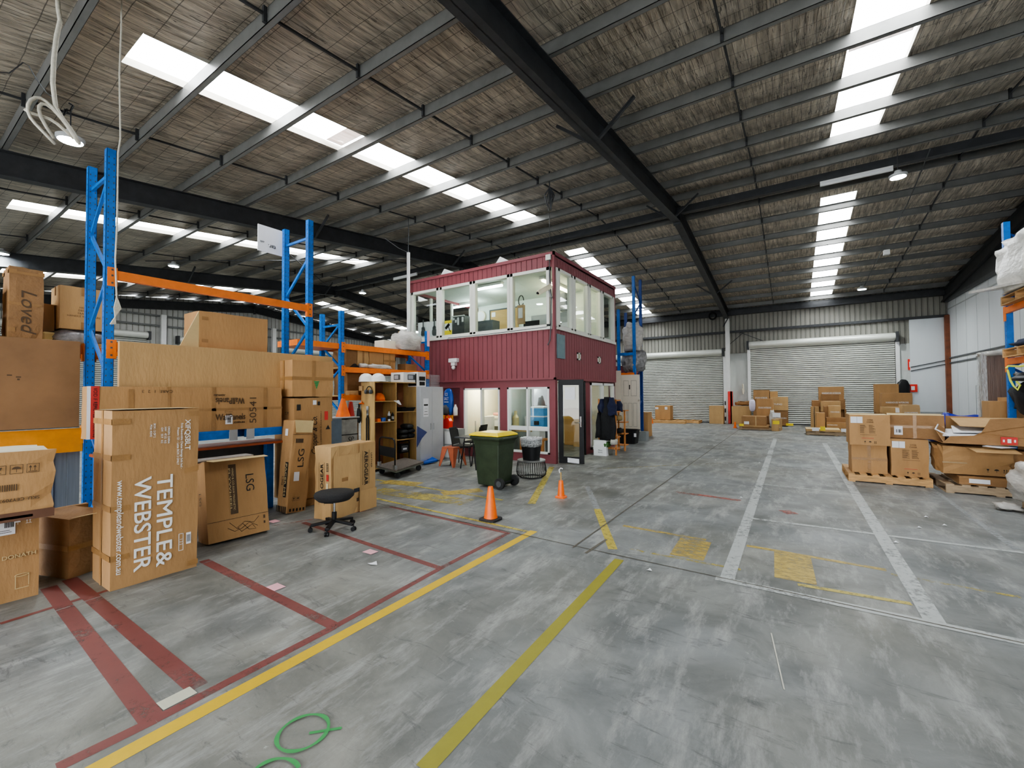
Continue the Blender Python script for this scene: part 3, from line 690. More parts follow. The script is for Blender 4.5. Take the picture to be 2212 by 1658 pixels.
def frame_x(y0, y1, z0, z1, x, w=.06, d=.09, m=wframe, posts=()):
    mb = MB(); mb.box(x-d, x+.03, y0, y1, z0, z0+w); mb.box(x-d, x+.03, y0, y1, z1-w, z1)
    for y in [y0+w/2, y1-w/2]+list(posts): mb.box(x-d, x+.03, y-w/2, y+w/2, z0, z1)
    return obj('window_frame', mb, m, off)
def px_x(px, py, y): return P(px, py, y=y).x
def px_y(px, py, x): return P(px, py, x=x).y
# upper front: four lights, px of glass edges
edges = [(893, 945), (955, 1017), (1027, 1098), (1108, 1183)]
xe = [(px_x(a, 690, OY0), px_x(b, 690, OY0)) for a, b in edges]
for a, b in xe:
    f = frame_y(a-.06, b+.06, WB, WT, OY0, w=.075); obj('pane', MB().box(a, b, OY0+.03, OY0+.036, WB+.06, WT-.06), glassm, f)
mb = MB(); mb.box(OX0+.03, OX1-.05, OY0-.045, OY0+.02, WB-.05, WB+.02); mb.box(OX1-.03, OX1+.045, OY0+.1, OY1-.03, WB-.05, WB+.02)
prev = OX0+.03
for a, b in xe+[(OX1-.1, 0)]: mb.box(prev, a-.05, OY0-.02, OY0+.06, WB, WT); prev = b+.05
obj('window_sill', mb, wframe, off)
ye = [(px_y(a, 660, OX1), px_y(b, 660, OX1)) for a, b in ((1207, 1233), (1241, 1268), (1274, 1295), (1302, 1321))]
for a, b in ye:
    f = frame_x(a-.05, b+.05, WB, WT, OX1, w=.07); obj('pane', MB().box(OX1-.04, OX1-.034, a, b, WB+.06, WT-.06), glassm, f)
prev = OY0+.1
for a, b in ye+[(OY1-.02, 0)]: obj('mullion', MB().box(OX1-.06, OX1+.02, prev, a-.04, WB, WT), wframe, off); prev = b+.04
# lower storey walls (slightly recessed face) with openings
ly = OY0+.06; wy = [(px_x(1003, 850, ly), px_x(1080, 850, ly), P(1040, 838, y=ly).z), (px_x(1097, 850, ly), px_x(1187, 850, ly), P(1140, 836, y=ly).z)]
W1 = (wy[0][0], wy[0][1], .3, wy[0][2]); W2 = (wy[1][0], wy[1][1], .22, wy[1][2])
rp0 = px_x(958, 850, ly)-.9; rp1 = px_x(993, 850, ly)    # recess with shelf at the left
mb = MB(); T = .12
mb.box(OX0, rp0, ly, ly+T, 0, LZ); mb.box(rp0, rp1, ly, ly+T, W1[3]+.02, LZ); mb.box(rp1, W1[0], ly, ly+T, 0, LZ)
mb.box(W1[0], W1[1], ly, ly+T, 0, W1[2]); mb.box(W1[0], W1[1], ly, ly+T, W1[3], LZ); mb.box(W1[1], W2[0], ly, ly+T, 0, LZ)
mb.box(W2[0], W2[1], ly, ly+T, 0, W2[2]); mb.box(W2[0], W2[1], ly, ly+T, W2[3], LZ); mb.box(W2[1], OX1-.02, ly, ly+T, 0, LZ)
obj('lower_front_wall', mb, maroon, off)
dy0, dy1 = 9.33, px_y(1263, 900, OX1-.05); wy0, wy1 = px_y(1275, 900, OX1-.05), px_y(1326, 900, OX1-.05)
mb = MB(); lx = OX1-.05
mb.box(lx-T, lx, ly+T, dy0, 0, LZ); mb.box(lx-T, lx, dy0, dy1, 2.04, LZ); mb.box(lx-T, lx, dy1, wy0, 0, LZ); mb.box(lx-T, lx, wy0, wy1, 0, .1); mb.box(lx-T, lx, wy0, wy1, 2.0, LZ); mb.box(lx-T, lx, wy1, OY1, 0, LZ)
obj('lower_side_wall', mb, maroon, off)
obj('rear_annex', MB().box(-6.6, -5.46, 16.7, 18.2, 0, 2.78), maroon, off)
for (a, b, z0, z1), posts in ((W1, (.5,)), (W2, (.49,))):
    f = frame_y(a, b, z0, z1, ly, w=.045, m=white, posts=[a+(b-a)*q for q in posts]); obj('pane', MB().box(a, b, ly+.05, ly+.055, z0, z1), glassm, f)
mb = MB(); mb.box(W2[0], W2[1], ly-.01, ly+.08, .78, .88); obj('window_rail', mb, white, off)
f = frame_x(wy0, wy1, .1, 2.0, lx, w=.07, m=white, posts=((wy0+wy1)/2,)); obj('pane', MB().box(lx-.05, lx-.045, wy0, wy1, .1, 2.0), glassm, f)
# interior faces
mb = MB(); mb.box(OX0+.1, OX1-.2, OY1-.16, OY1-.1, 0, 2.0); mb.box(rp1-.02, rp1+.04, ly+T, OY1-.1, 0, 2.0); obj('lower_room_wall', mb, cream, off)
obj('recess_back', MB().box(rp0-.3, rp1, 9.62, 9.66, 0, LZ).box(rp1-.02, rp1, 9.3, 9.62, 0, LZ), maroon, off)
mb = MB(); mb.box(rp1, OX1-.1, ly+T, OY1-.1, 2.04, 2.1); obj('lower_ceiling', mb, cream, off)
xm = (W1[1]+W2[0])/2; mb = MB(); mb.box(xm-.04, xm+.04, ly+T, 11.2, 0, 2.0); mb.box(xm, OX1-.9, 11.1, 11.2, 0, 2.0); obj('partition', mb, offw, off)
mb = MB(); mb.box(OX0, OX1-.06, OY0+.07, OY1, 2.6, 2.68); mb.box(OX0, OX1-.06, OY0+.07, OY1, 4.86, 4.92); mb.box(px_x(1022, 600, 12), OX1-.1, 12.3, 12.36, 2.68, 4.86); mb.box(OX0, OX1-.1, OY1-.1, OY1-.07, 2.68, WB+.2); mb.box(OX0+.06, OX0+.1, OY0+.1, OY1, 2.68, WB+.1); mb.box(OX0, OX1-.1, OY1-.1, OY1-.07, WT-.2, 4.9); mb.box(-7.4, -6.9, OY1-.1, OY1-.07, 2.68, 4.9)
obj('upper_room', mb, offw, off)
# black framed glass door standing open
d0 = Vector((OX1+.02, 9.33, 0)); d1 = P(1262, 1004, z=0); d1.z = 0; dv = (d1-d0).normalized(); W = (d1-d0).length
door = MB(); 
def on(t, z): p = d0+dv*t; return (p.x, p.y, z)
def leaf(mb, a, b, z0, z1, th=.045):
    n = Vector((-dv.y, dv.x, 0))*th; p, q = d0+dv*a, d0+dv*b
    mb.prism([(p.x, p.y, z0), (q.x, q.y, z0), (q.x, q.y, z1), (p.x, p.y, z1)], n)
leaf(door, 0, .11, .02, 2.03); leaf(door, W-.11, W, .02, 2.03); leaf(door, .11, W-.11, 1.9, 2.03); leaf(door, .11, W-.11, .02, .18)
dr = obj('door', door, black, off); dr['label'] = 'black framed glass door leaf'
g = MB(); leaf(g, .11, W-.11, .18, 1.9, .008); obj('pane', g, glassm, dr)
mb = MB(); p = d0+dv*(W-.06); mb.tube([(p.x-.02, p.y-.05, 1.0), (p.x-.14, p.y-.07, 1.0)], .012); mb.box(p.x-.02, p.x+.02, p.y-.03, p.y, .9, 1.15); obj('door_handle', mb, chrome, dr)
mb = MB(); p, q = d0+dv*.17, d0+dv*.42; mb.quad((p.x, p.y-.02, 1.55), (q.x, q.y-.02, 1.55), (q.x, q.y-.02, 1.85), (p.x, p.y-.02, 1.85)); obj('notice', mb, paper, dr)
mb = MB(); p, q = d0+dv*.22, d0+dv*.5; mb.quad((p.x, p.y-.02, .05), (q.x, q.y-.02, .03), (q.x, q.y-.02, .14), (p.x, p.y-.02, .16)); obj('door_sign', mb, paper, dr)
mb = MB(); n2 = Vector((-.8, .6, 0)); 
mb.box(lx-.9, lx-.86, 9.75, 10.6, .02, 2.0); dd = obj('inner_door', mb, dgrey, off)
mb = MB(); mb.box(lx-T-.02, lx+.02, dy0-.04, dy0, 0, 2.06); mb.box(lx-T-.02, lx+.02, dy1, dy1+.04, 0, 2.06); mb.box(lx-T-.02, lx+.02, dy0-.04, dy1+.04, 2.02, 2.07); obj('door_frame', mb, black, off)
# small fittings on the cladding
a = P(1400*.2442+860, 820*.2442+520, x=OX1); b = P(1472*.2442+860, 1045*.2442+520, x=OX1)
mb = MB(); mb.box(OX1, OX1+.02, a.y, b.y, b.z, a.z); v = obj('grey_vent_panel', mb, mat('teal grey louvre', (.17, .25, .27), .5), off); v['label'] = 'teal grey louvre panel'
for cx_, cy_ in ((1595, 1022), (1775, 1055)):
    c = P(cx_*.2442+860, cy_*.2442+520, x=OX1); mb = MB(); q = .1
    mb.box(OX1, OX1+.025, c.y-q, c.y+q, c.z-q, c.z-q+.04); mb.box(OX1, OX1+.025, c.y-q, c.y+q, c.z+q-.04, c.z+q); mb.box(OX1, OX1+.025, c.y-q, c.y-q+.05, c.z-q, c.z+q); mb.box(OX1, OX1+.025, c.y+q-.05, c.y+q, c.z-q, c.z+q)
    v = obj('air_vent', mb, wframe, off); obj('grille', MB().box(OX1, OX1+.012, c.y-q+.04, c.y+q-.04, c.z-q+.03, c.z+q-.03), mat('vent grille', (.25, .22, .12), .6), v)
mb = MB(); pts = [P(px, py, y=OY0-.05) for px, py in ((1187, 555), (1187, 590), (1191, 640), (1190, 700), (1188, 735), (1183, 745))]; mb.tube(pts, .014, 6); pts = [P(px, py, y=OY0-.04) for px, py in ((1190, 698), (1180, 706), (1050, 722), (968, 730), (967, 738))]; mb.tube(pts, .01, 6)
obj('cable', mb, dgrey, off)
c = P(1185, 556, y=OY0-.05); obj('junction_box', MB().box(c.x-.07, c.x+.06, OY0-.08, OY0-.03, c.z-.06, c.z+.07), wframe, off)
mb = MB(); mb.box(OX1-.1, OX1-.08, OY0-.1, OY0-.05, .1, LZ); 
# camera and light hung outside
c = P(1175, 626, y=OY0-.45); sc_ = thing('security_camera', 'beige security camera on the top corner of the maroon office', 'camera', (c.x, c.y, c.z))
mb = MB(); e = P(1190, 618, y=OY0-.3); f_ = P(1162, 633, y=OY0-.62); mb.bar(f_, e, .1, .1); mb.bar(f_+Vector((0, 0, .06)), e+Vector((0, 0, .06)), .13, .015); obj('housing', mb, mat('beige metal', (.72, .66, .48), .4), sc_, bevel=.01)
mb = MB(); mb.tube([e-Vector((.05, 0, .06)), P(1189, 640, y=OY0-.2), P(1193, 642, y=OY0)], .02); obj('bracket', mb, grey, sc_)
mb = MB(); mb.tube([f_+Vector((-.005, -.03, 0)), f_+Vector((.02, .03, 0))], .03); obj('lens', mb, black, sc_)
c = P(978, 786, y=OY0-.1); sl = thing('sensor_light', 'small white sensor light on the maroon front wall above the locker', 'light', (c.x, OY0-.03, c.z))
mb = MB(); mb.box(c.x-.15, c.x+.15, OY0-.12, OY0, c.z+.05, c.z+.16); obj('lamp_head', mb, whitepl, sl, bevel=.01); obj('bracket', MB().box(c.x-.07, c.x+.07, OY0-.1, OY0, c.z-.04, c.z+.05), whitepl, sl); obj('sensor', MB().lathe([(.02, -.05), (.055, -.02), (.055, .03), (.03, .05)], (c.x, OY0-.07, c.z-.1), 12), whitepl, sl, smooth=True)
# rolled awning ends on the roof of the office
for i, (px, py) in enumerate(((980, 584), (1100, 562))):
    c = P(px, py, y=OY0+.6); mb = MB(); mb.prism([(c.x-.35, OY0+.3, OZ+.05), (c.x+.35, OY0+.3, OZ+.05), (c.x-.1, OY0+.3, OZ+.33)], (0, 1.1, 0)); t = obj('roof_skylight_hood', mb, whitepl)
    tag(t, ('white wedge shaped hood on the office roof, left one', 'white wedge shaped hood on the office roof, nearer the corner')[i], 'hood')
# things seen through the office windows
def tubelight(px0, py0, px1, py1, y, m, label):
    a, b = P(px0, py0, y=y), P(px1, py1, y=y); z = 4.8; b.z = a.z = z
    t = thing('strip_light', label, 'light', ((a.x+b.x)/2, y, z)); obj('tube', MB().tube([(a.x, y, z-.05), (b.x, y, z-.05)], .03), m, t); obj('housing', MB().box(min(a.x, b.x), max(a.x, b.x), y-.06, y+.06, z-.02, z+.05), whitepl, t)
tubelight(1030, 612, 1085, 604, 9.9, tubem, 'lit fluorescent tube under the upper office ceiling, third window')
tubelight(975, 640, 1020, 650, 11.5, tubem, 'lit fluorescent tube under the upper office ceiling, second window')
t = thing('strip_light', 'warm yellow fluorescent tube seen through the side windows of the upper office', 'light', (-5.6, 11.2, 4.8)); obj('tube', MB().tube([(-5.6, 10.1, 4.75), (-5.6, 12.0, 4.75)], .035), tubew, t); obj('housing', MB().box(-5.68, -5.52, 10.05, 12.05, 4.78, 4.85), whitepl, t)
a, b = P(1060, 672, y=12.25), P(1098, 708, y=12.25); t = thing('pin_board', 'brown cork pin board with a dark frame on the upper office back wall', 'pin board', (a.x, 12.25, b.z)); w = 1.15
BZ = a.z
obj('board', MB().box(a.x, a.x+w, 12.24, 12.27, BZ-.95, BZ), corkm, t)
mb = MB(); mb.box(a.x-.04, a.x, 12.22, 12.28, BZ-1, BZ+.04); mb.box(a.x, a.x+w, 12.22, 12.28, BZ, BZ+.04); obj('frame', mb, dgrey, t); obj('note', MB().box(a.x+.06, a.x+.22, 12.22, 12.235, BZ-.22, BZ-.06), paper, t)
a = P(1038, 683, y=12.2); t = thing('wall_clock', 'round pale wall clock on the upper office back wall', 'clock', (a.x, 12.25, a.z)); mb = MB(); mb.tube([(a.x, 12.28, a.z), (a.x, 12.2, a.z)], .2, 24); obj('case', mb, cream, t); mb = MB(); mb.tube([(a.x, 12.198, a.z), (a.x, 12.19, a.z)], .17, 24); obj('face', mb, paper, t)
a = P(968, 703, y=OY0+.1); t = thing('warning_sign', 'yellow and white camera surveillance sign in the upper office window', 'sign', (a.x, OY0+.1, 3.4)); b = P(959, 724, y=OY0+.1); c = P(976, 691, y=OY0+.1)
obj('board', MB().box(b.x, c.x, OY0+.1, OY0+.105, b.z, c.z), paper, t); mb = MB(); mb.box(b.x, c.x, OY0+.094, OY0+.1, b.z, b.z+.13); mb.box(b.x, c.x, OY0+.094, OY0+.1, c.z-.08, c.z); obj('yellow_band', mb, inky, t)
mb = MB(); m_ = (b.x+c.x)/2; mz = (b.z+c.z)/2; mb.bar((m_-.08, OY0+.09, mz-.02), (m_+.06, OY0+.09, mz+.1), .02, .07); mb.bar((m_+.03, OY0+.09, mz+.02), (m_+.1, OY0+.09, mz-.12), .01, .02); obj('camera_symbol', mb, black, t)
for i, (px, py) in enumerate(((914, 712), (938, 710))):
    a = P(px, py, y=OY0+.14); m = MB(); m.blob((a.x, OY0+.14, a.z-.1), (.09, .02, .1), 12, 8, .1, i); m.blob((a.x, OY0+.14, a.z+.02), (.065, .02, .07), 12, 8, .1, i+2); m.box(a.x-.015, a.x+.015, OY0+.13, OY0+.15, a.z+.06, a.z+.3)
    t = obj('paper_cutout', m, dgrey, smooth=False); tag(t, 'guitar shaped dark cutout on the first upper office window, %s one' % ('left', 'right')[i], 'cutout')
    a2 = P(px+2, py-8, y=OY0+.2); t = obj('poster', MB().box(a2.x-.25, a2.x+.2, OY0+.2, OY0+.205, a2.z-.5, a2.z+.12), paper); tag(t, 'plain pale poster behind the %s guitar cutout in the office window' % ('left', 'right')[i], 'poster')
for nm, lab, cat, x0_, x1_, pt, y, m1, n in (('desk_screen', 'dark blue grey desk screen low in the third upper office window', 'screen', 1031, 1064, 694, 11.2, dgrey, 0), ('metal_shelving', 'dark shelving stacked with white papers in the second upper office window', 'shelving', 978, 1003, 684, 11.0, dgrey, 5)):
    a, b = P(x0_, pt, y=y), P(x1_, pt, y=y); t = thing(nm, lab, cat, (a.x, y, 2.68)); obj('body', MB().box(a.x, b.x, y, y+.4, 2.68, a.z), m1, t)
    for k_ in range(n): q = a.x+(b.x-a.x)*(k_*.19+.04); obj('paper_stack', MB().box(q, q+(b.x-a.x)*.13, y-.02, y, a.z-.12-.09*(k_ % 3), a.z-.05-.07*(k_ % 2)), paper, t)
    if n: obj('tray', MB().box(a.x-.03, b.x+.03, y-.06, y-.02, a.z-.02, a.z+.01), whitepl, t)
a = P(1125, 675, y=9.6); t = thing('wall_phone', 'beige and white hanging organiser in the upper corner window', 'organiser', (a.x, 9.6, a.z)); obj('body', MB().box(a.x-.1, a.x+.1, 9.58, 9.66, a.z-.3, a.z+.2), mat('tan plastic', (.5, .34, .2), .5), t); obj('card', MB().box(a.x-.06, a.x+.07, 9.57, 9.58, a.z-.15, a.z+.12), paper, t)
mb = MB(); mb.tube([(a.x+.08*math.cos(q), 9.62, a.z+.32+.14*math.sin(q)) for q in [k*math.pi/6 for k in range(12)]], .015, 6); obj('loop', mb, dgrey, t)
a = P(1148, 708, y=10.4); t = thing('computer_monitor', 'black computer monitor inside the upper corner window', 'monitor', (a.x, 10.4, 3.0)); obj('screen', MB().box(a.x-.25, a.x+.25, 10.38, 10.42, a.z-.15, a.z+.2), black, t); obj('stand', MB().box(a.x-.03, a.x+.03, 10.4, 10.44, a.z-.5, a.z-.1).box(a.x-.12, a.x+.12, 10.34, 10.5, a.z-.52, a.z-.5), black, t)
t = thing('office_partition', 'grey desk screen behind the monitor in the upper corner window', 'partition', (a.x+.4, 10.9, 2.7)); obj('panel', MB().box(a.x-.3, a.x+1.1, 10.9, 10.94, 2.68, 4.0), grey, t); obj('notice', MB().box(a.x+.7, a.x+1.0, 10.88, 10.895, 3.2, 3.7), paper, t)
a = P(1218, 650, x=-5.3); t = thing('wall_heater', 'dark grey unit hung inside the first side window upstairs', 'unit', (-5.4, a.y, a.z)); obj('body', MB().box(-5.5, -5.25, a.y, a.y+.5, a.z-.25, a.z+.25), grey, t, bevel=.03); obj('louvres', MB().box(-5.25, -5.24, a.y+.05, a.y+.45, a.z-.2, a.z+.1), dgrey, t)
# ground floor room contents
bench = thing('workbench', 'white bench along the lower office rooms', 'bench', (-7, 10.6, 0)); mb = MB(); mb.box(rp1+.1, xm-.1, 10.3, 10.9, .98, 1.06); obj('top', mb, cream, bench); obj('front', MB().box(rp1+.1, xm-.1, 10.32, 10.36, .75, .98), white, bench)
for x in (rp1+.3, -7.2, xm-.2): obj('leg', MB().box(x-.03, x+.03, 10.35, 10.42, 0, .75), white, bench)
bench2 = thing('workbench', 'white bench under the black kitchen boxes behind the right lower window', 'bench', (-5.6, 10.4, 0)); obj('top', MB().box(xm+.1, OX1-1.0, 10.1, 10.7, 1.0, 1.08), white, bench2); obj('front', MB().box(xm+.1, OX1-1.0, 10.12, 10.15, .82, 1.0), white, bench2)
for x in (xm+.15, OX1-1.05): obj('leg', MB().box(x-.02, x+.02, 10.3, 10.36, 0, .82), grey, bench2)
# ================================================================== PALLET RACKING
def post(mb, x, y, h, face=1, w=.09, hx=.085):
    """C-shaped upright with its wide slotted face on the +x side; slots as dark inlays"""
    mb.k = 0
    mb.box(x-.004, x, y-w/2, y+w/2, 0, h); mb.box(x-hx, x, y-w/2, y-w/2+.004, 0, h); mb.box(x-hx, x, y+w/2-.004, y+w/2, 0, h); mb.box(x-hx-.004, x-hx, y-w/2, y-w/2+.03, 0, h); mb.box(x-hx-.004, x-hx, y+w/2-.03, y+w/2, 0, h)
    mb.k = 1; z = .12
    while z < h-.05:
        for dy in (-.024, .024): mb.quad((x+.001, y+dy-.006, z), (x+.001, y+dy+.006, z), (x+.001, y+dy+.006, z+.018), (x+.001, y+dy-.006, z+.018))
        mb.quad((x-.05, y-w/2-.001, z+.02), (x-.035, y-w/2-.001, z+.02), (x-.035, y-w/2-.001, z+.04), (x-.05, y-w/2-.001, z+.04))
        z += .076
    mb.k = 0
def frame(t, xf, y, h, dep=.84, start=.25, flip=False, seg=.6, axis='x'):
    for x, nm in ((xf, 0), (xf-dep+.09, 1)):
        mb = MB(); post(mb, x, y, h); o = obj('upright_post', mb, [rackblue, dgrey], t); mb = MB(); mb.box(x-.12, x+.03, y-.07, y+.07, 0, .008); obj('foot_plate', mb, rackblue, t)
    z = start; s_ = flip; a, b = xf-.05, xf-dep+.05
    mb = MB(); mb.bar((a, y, h-.3), (b, y, h-.3), .03, .04); obj('brace', mb, rackblue, t)
    mb = MB(); mb.bar((a, y, .12), (b, y, .12), .03, .04); obj('brace', mb, rackblue, t)
    while z+seg < h-.25:
        mb = MB(); p, q = ((a, y, z), (b, y, z+seg)) if not s_ else ((b, y, z), (a, y, z+seg)); mb.bar(p, q, .03, .04); obj('brace', mb, rackblue, t); z += seg; s_ = not s_
def beam(t, x, y0, y1, ztop, h=.11, m=None, both=True, dx=.05):
    mb = MB(); mb.box(x-dx+.005, x+.005, y0+.05, y1-.05, ztop-h, ztop); mb.box(x-dx-.005, x-dx+.005, y0+.05, y1-.05, ztop-h, ztop-.03)
    b = obj('beam', mb, m or orange, t)
    for y in (y0+.02, y1-.02):
        mb = MB(); s_ = 1 if y < (y0+y1)/2 else -1
        mb.k = 0; mb.box(x, x+.012, y-.045, y+.045, ztop-.2, ztop+.03); mb.box(x-.05, x+.01, y+s_*.04, y+s_*.048, ztop-.2, ztop+.03)
        mb.k = 1
        for dz in (-.16, -.07, .0): mb.box(x+.012, x+.014, y-.01, y+.01, ztop+dz-.01, ztop+dz+.012)
        obj('connector', mb, [m or orange, dgrey], b)
RX = -6.9; Y1, Y2 = 1.66, 4.25
r1 = thing('pallet_rack', 'tall blue pallet rack with two orange beam levels behind the long horizontal carton', 'rack', (RX, 2.9, 0))
frame(r1, RX, Y1, 4.72, flip=True, start=.1, seg=.62); frame(r1, RX, Y2, 4.72, start=.37, seg=.62)
beam(r1, RX, Y1, Y2, 3.24); beam(r1, RX, Y1, Y2, 2.36); beam(r1, RX-.8, Y1, Y2, 2.36)
beam(r1, RX-.8, -1.0, Y1, 2.36); beam(r1, RX-.8, -1.0, Y1, 1.3, h=.3, m=mat('ochre beam paint', (.8, .3, .02), .4)); beam(r1, RX-.8, Y1, Y2, 1.15, m=rackblue)
obj('decking', MB().box(-8.65, -7.72, -1.0, 2.1, 2.37, 2.405), ply, r1); obj('decking', MB().box(-7.68, -6.96, Y1+.1, Y2-.1, 2.345, 2.358), ply, r1); beam(r1, -8.6, -1.0, 2.1, 2.36)
R2 = -8.3; Y3, Y4 = P(740, 671, x=R2).y, P(925, 740, x=R2).y
r2 = thing('pallet_rack', 'lower blue rack with orange shelf levels between the hard hat shelves and the maroon office', 'rack', (R2, 7, 0))
frame(r2, R2, Y3, P(740, 671, x=R2).z, dep=.8, start=.3, seg=.5); frame(r2, R2, Y4, P(925, 715, x=R2).z, dep=.8, start=.3, seg=.5)
for py, lab in ((742, 0), (792, 1), (853, 2)):
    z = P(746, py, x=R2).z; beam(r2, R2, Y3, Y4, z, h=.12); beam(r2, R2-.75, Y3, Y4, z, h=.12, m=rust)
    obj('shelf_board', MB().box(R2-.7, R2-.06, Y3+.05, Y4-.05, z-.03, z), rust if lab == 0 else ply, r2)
mb = MB(); zt = P(925, 715, x=R2).z; a = P(928, 748, x=R2+.03).z; mb.box(R2+.001, R2+.008, Y4-.045, Y4+.045, a, zt); obj('pink_wrap', mb, pinkm, r2)
# stub of orange shelf past the left upright
obj('shelf_end', MB().box(R2-.8, R2-.05, Y3-1.0, Y3-.05, P(746, 742, x=R2).z-.12, P(746, 742, x=R2).z), orange, r2)
# rack beyond the office, running across, with wrapped goods
r3 = thing('pallet_rack', 'blue rack uprights rising behind the office, beside the left roller door', 'rack', (-5.2, 16, 0))
for x, y, h in ((-4.83, 15.6, 6.0), (-4.83, 16.44, 6.05)):
    mb = MB(); mb.box(x-.05, x+.05, y-.04, y+.04, 0, h); obj('upright_post', mb, rackblue if y < 16 else rackdark, r3)
    obj('foot_plate', MB().box(x-.08, x+.08, y-.08, y+.08, 0, .01), rackblue, r3)
s_ = False
for k in range(9):
    z = .2+.62*k; mb = MB(); p, q = ((-4.83, 15.6, z), (-4.83, 16.44, z+.62)); mb.bar(p if s_ else (p[0], q[1], p[2]), q if s_ else (q[0], p[1], q[2]), .03, .04); obj('brace', mb, rackdark, r3); s_ = not s_
xq = px_x(1336, 700, 15.6); zt = P(1336, 668, y=15.6).z
mb = MB(); mb.box(xq-.05, xq+.05, 15.56, 15.64, 0, zt); obj('upright_post', mb, rackblue, r3); mb = MB(); mb.box(xq-.05, xq+.05, 16.4, 16.48, 0, zt); obj('upright_post', mb, rackdark, r3)
for py in (762, 805):
    z = P(1350, py, y=15.6).z
    for y in (15.58, 16.44): mb = MB(); mb.box(xq, -4.83, y-.03, y+.03, z-.1, z); obj('beam', mb, rackblue if py == 762 else orange, r3)
z1 = P(1350, 762, y=15.9).z; z2 = P(1350, 805, y=15.9).z
w_ = MB(); w_.blob((xq+.42, 16, z1+.55), (.36, .38, .6), 22, 16, .16, 3, flat=-.5); t = obj('wrapped_chair', w_, plast, smooth=True); tag(t, 'pale plastic wrapped bundle on the top level of the rack behind the office', 'bundle')
w_ = MB(); w_.blob((xq+.45, 16, z2+.42), (.43, .42, .42), 22, 14, .12, 5, flat=-.38); t = obj('wrapped_goods', w_, plastd, smooth=True); tag(t, 'grey plastic wrapped goods on the lower level of the rack behind the office', 'bundle')
Carton('brown carton under the wrapped goods on the rack behind the office', -5.45, -4.95, 15.7, 16.3, z2-.75, z2-.12, cardd, taped='h')
# right-hand rack against the white wall
R4 = 3.2; Y5 = 11.2
r4 = thing('pallet_rack', 'blue and orange pallet rack at the right edge along the white wall', 'rack', (R4, 10, 0))
for y in (Y5, 8.55):
    for x in (R4, R4+.84):
        mb = MB(); mb.box(x, x+.085, y-.045, y+.045, 0, 4.7); mb.k = 1
        for k in range(55): mb.box(x-.001, x, y-.03, y-.02, .1+k*.08, .12+k*.08)
        obj('upright_post', mb, [rackblue, dgrey], r4); obj('foot_plate', MB().box(x-.03, x+.12, y-.07, y+.07, 0, .008), rackblue, r4)
    s_ = False
    for k in range(7):
        z = .3+.6*k; a, b = (R4+.05, y, z), (R4+.85, y, z+.6); mb = MB(); mb.bar(a if s_ else (b[0], y, z), b if s_ else (a[0], y, z+.6), .03, .04); obj('brace', mb, rackdark, r4); s_ = not s_
LV = [P(2178, 662, x=R4).z, P(2190, 772, x=R4).z]
for z in LV:
    for x in (R4, R4+.84):
        mb = MB(); mb.box(x-.01, x+.04, 8.6, Y5-.04, z-.11, z); b_ = obj('beam', mb, orange, r4)
        mb = MB(); mb.box(x-.012, x-.002, Y5-.05, Y5+.045, z-.24, z+.02); obj('connector', mb, orange, b_)

def pallet(label, x0, y0, z0, w=1.165, d=1.165, rot=0, m=None, group=None, along='x'):
    """boards run along y on top; bearers along x"""
    m = m or timber; t = thing('pallet', label, 'pallet', (x0+w/2, y0+d/2, z0), group); h = .15
    n = 7
    for i in range(n):
        bw = .1; x = x0+(w-bw)*i/(n-1); obj('deck_board', MB().box(x, x+bw, y0, y0+d, z0+h-.02, z0+h), m, t)
    for y in (y0, y0+d/2-.025, y0+d-.05): obj('bearer', MB().box(x0, x0+w, y, y+.05, z0+.02, z0+h-.02), m, t)
    for x in (x0, x0+w/2-.05, x0+w-.1): obj('bottom_board', MB().box(x, x+.1, y0, y0+d, z0, z0+.02), m, t)
    if rot: t.rotation_euler = (0, 0, rot)
    return t
# ================================================================== CARTONS, LEFT SIDE
tw = Carton('big upright carton covered in large white lettering that runs downward', -5.53, -5.01, 1.232, 1.893, 0, 1.575, card, dent=.003, n=6)
W = tw.width('x+')
tw.text('x+', .378, .53, 'TEMPLE&', .172, inkw, rot=-math.pi/2, bold=.012, width=.85, name='brand_lettering')
tw.text('x+', .214, .535, 'WEBSTER', .172, inkw, rot=-math.pi/2, bold=.012, width=.847, name='brand_lettering')
tw.text('x+', .06, .54, 'www.templeandwebster.com.au', .066, inkw, rot=-math.pi/2, bold=.008, width=.824, name='web_address')
tw.text('x+', .562, 1.32, 'XIFQSBLT', .062, inkw, rot=-math.pi/2, bold=.012, width=.3)
tw.text('x+', .515, 1.215, 'Frida Reversible Chaise Storage Sofa bed -\nPresent 121 - Latte BOX 2 ONLY', .026, inkw, rot=-math.pi/2, bold=.006)
tw.text('x+', .41, 1.33, 'ORIGIN: CHINA\nNW   47.32  KG\nGW   55.9   KG', .023, inkw, rot=-math.pi/2, bold=.004)
tw.text('x+', .3, 1.38, 'BOX : 2 OF 2\nPO#: 40342', .023, inkw, rot=-math.pi/2, bold=.004)
tw.rect('x+', .56, .6, .25, .36, paper); tw.rects('x+', [(.565+.004*k, .567+.004*k, .27, .34) for k in range(8)], ink, 'barcode')
tw.rects('x+', [(.5, .535, .2, .205), (.5, .535, .36, .365), (.498, .503, .2, .365), (.532, .537, .2, .365)], inkw, 'printed_frame'); tw.text('x+', .517, .285, '1 2 2', .03, inkw, rot=-math.pi/2)
mb = MB()
for z in (.25, .68, 1.13, 1.45):
    a, r, up = tw.org('x+', 0, z, .0035); mb.quad(a, a+r*.13, a+r*.13+up*.05, a+up*.05); a, r, up = tw.org('y-', 0, z, .0035); mb.quad(a, a+r*tw.w, a+r*tw.w+up*.05, a+up*.05)
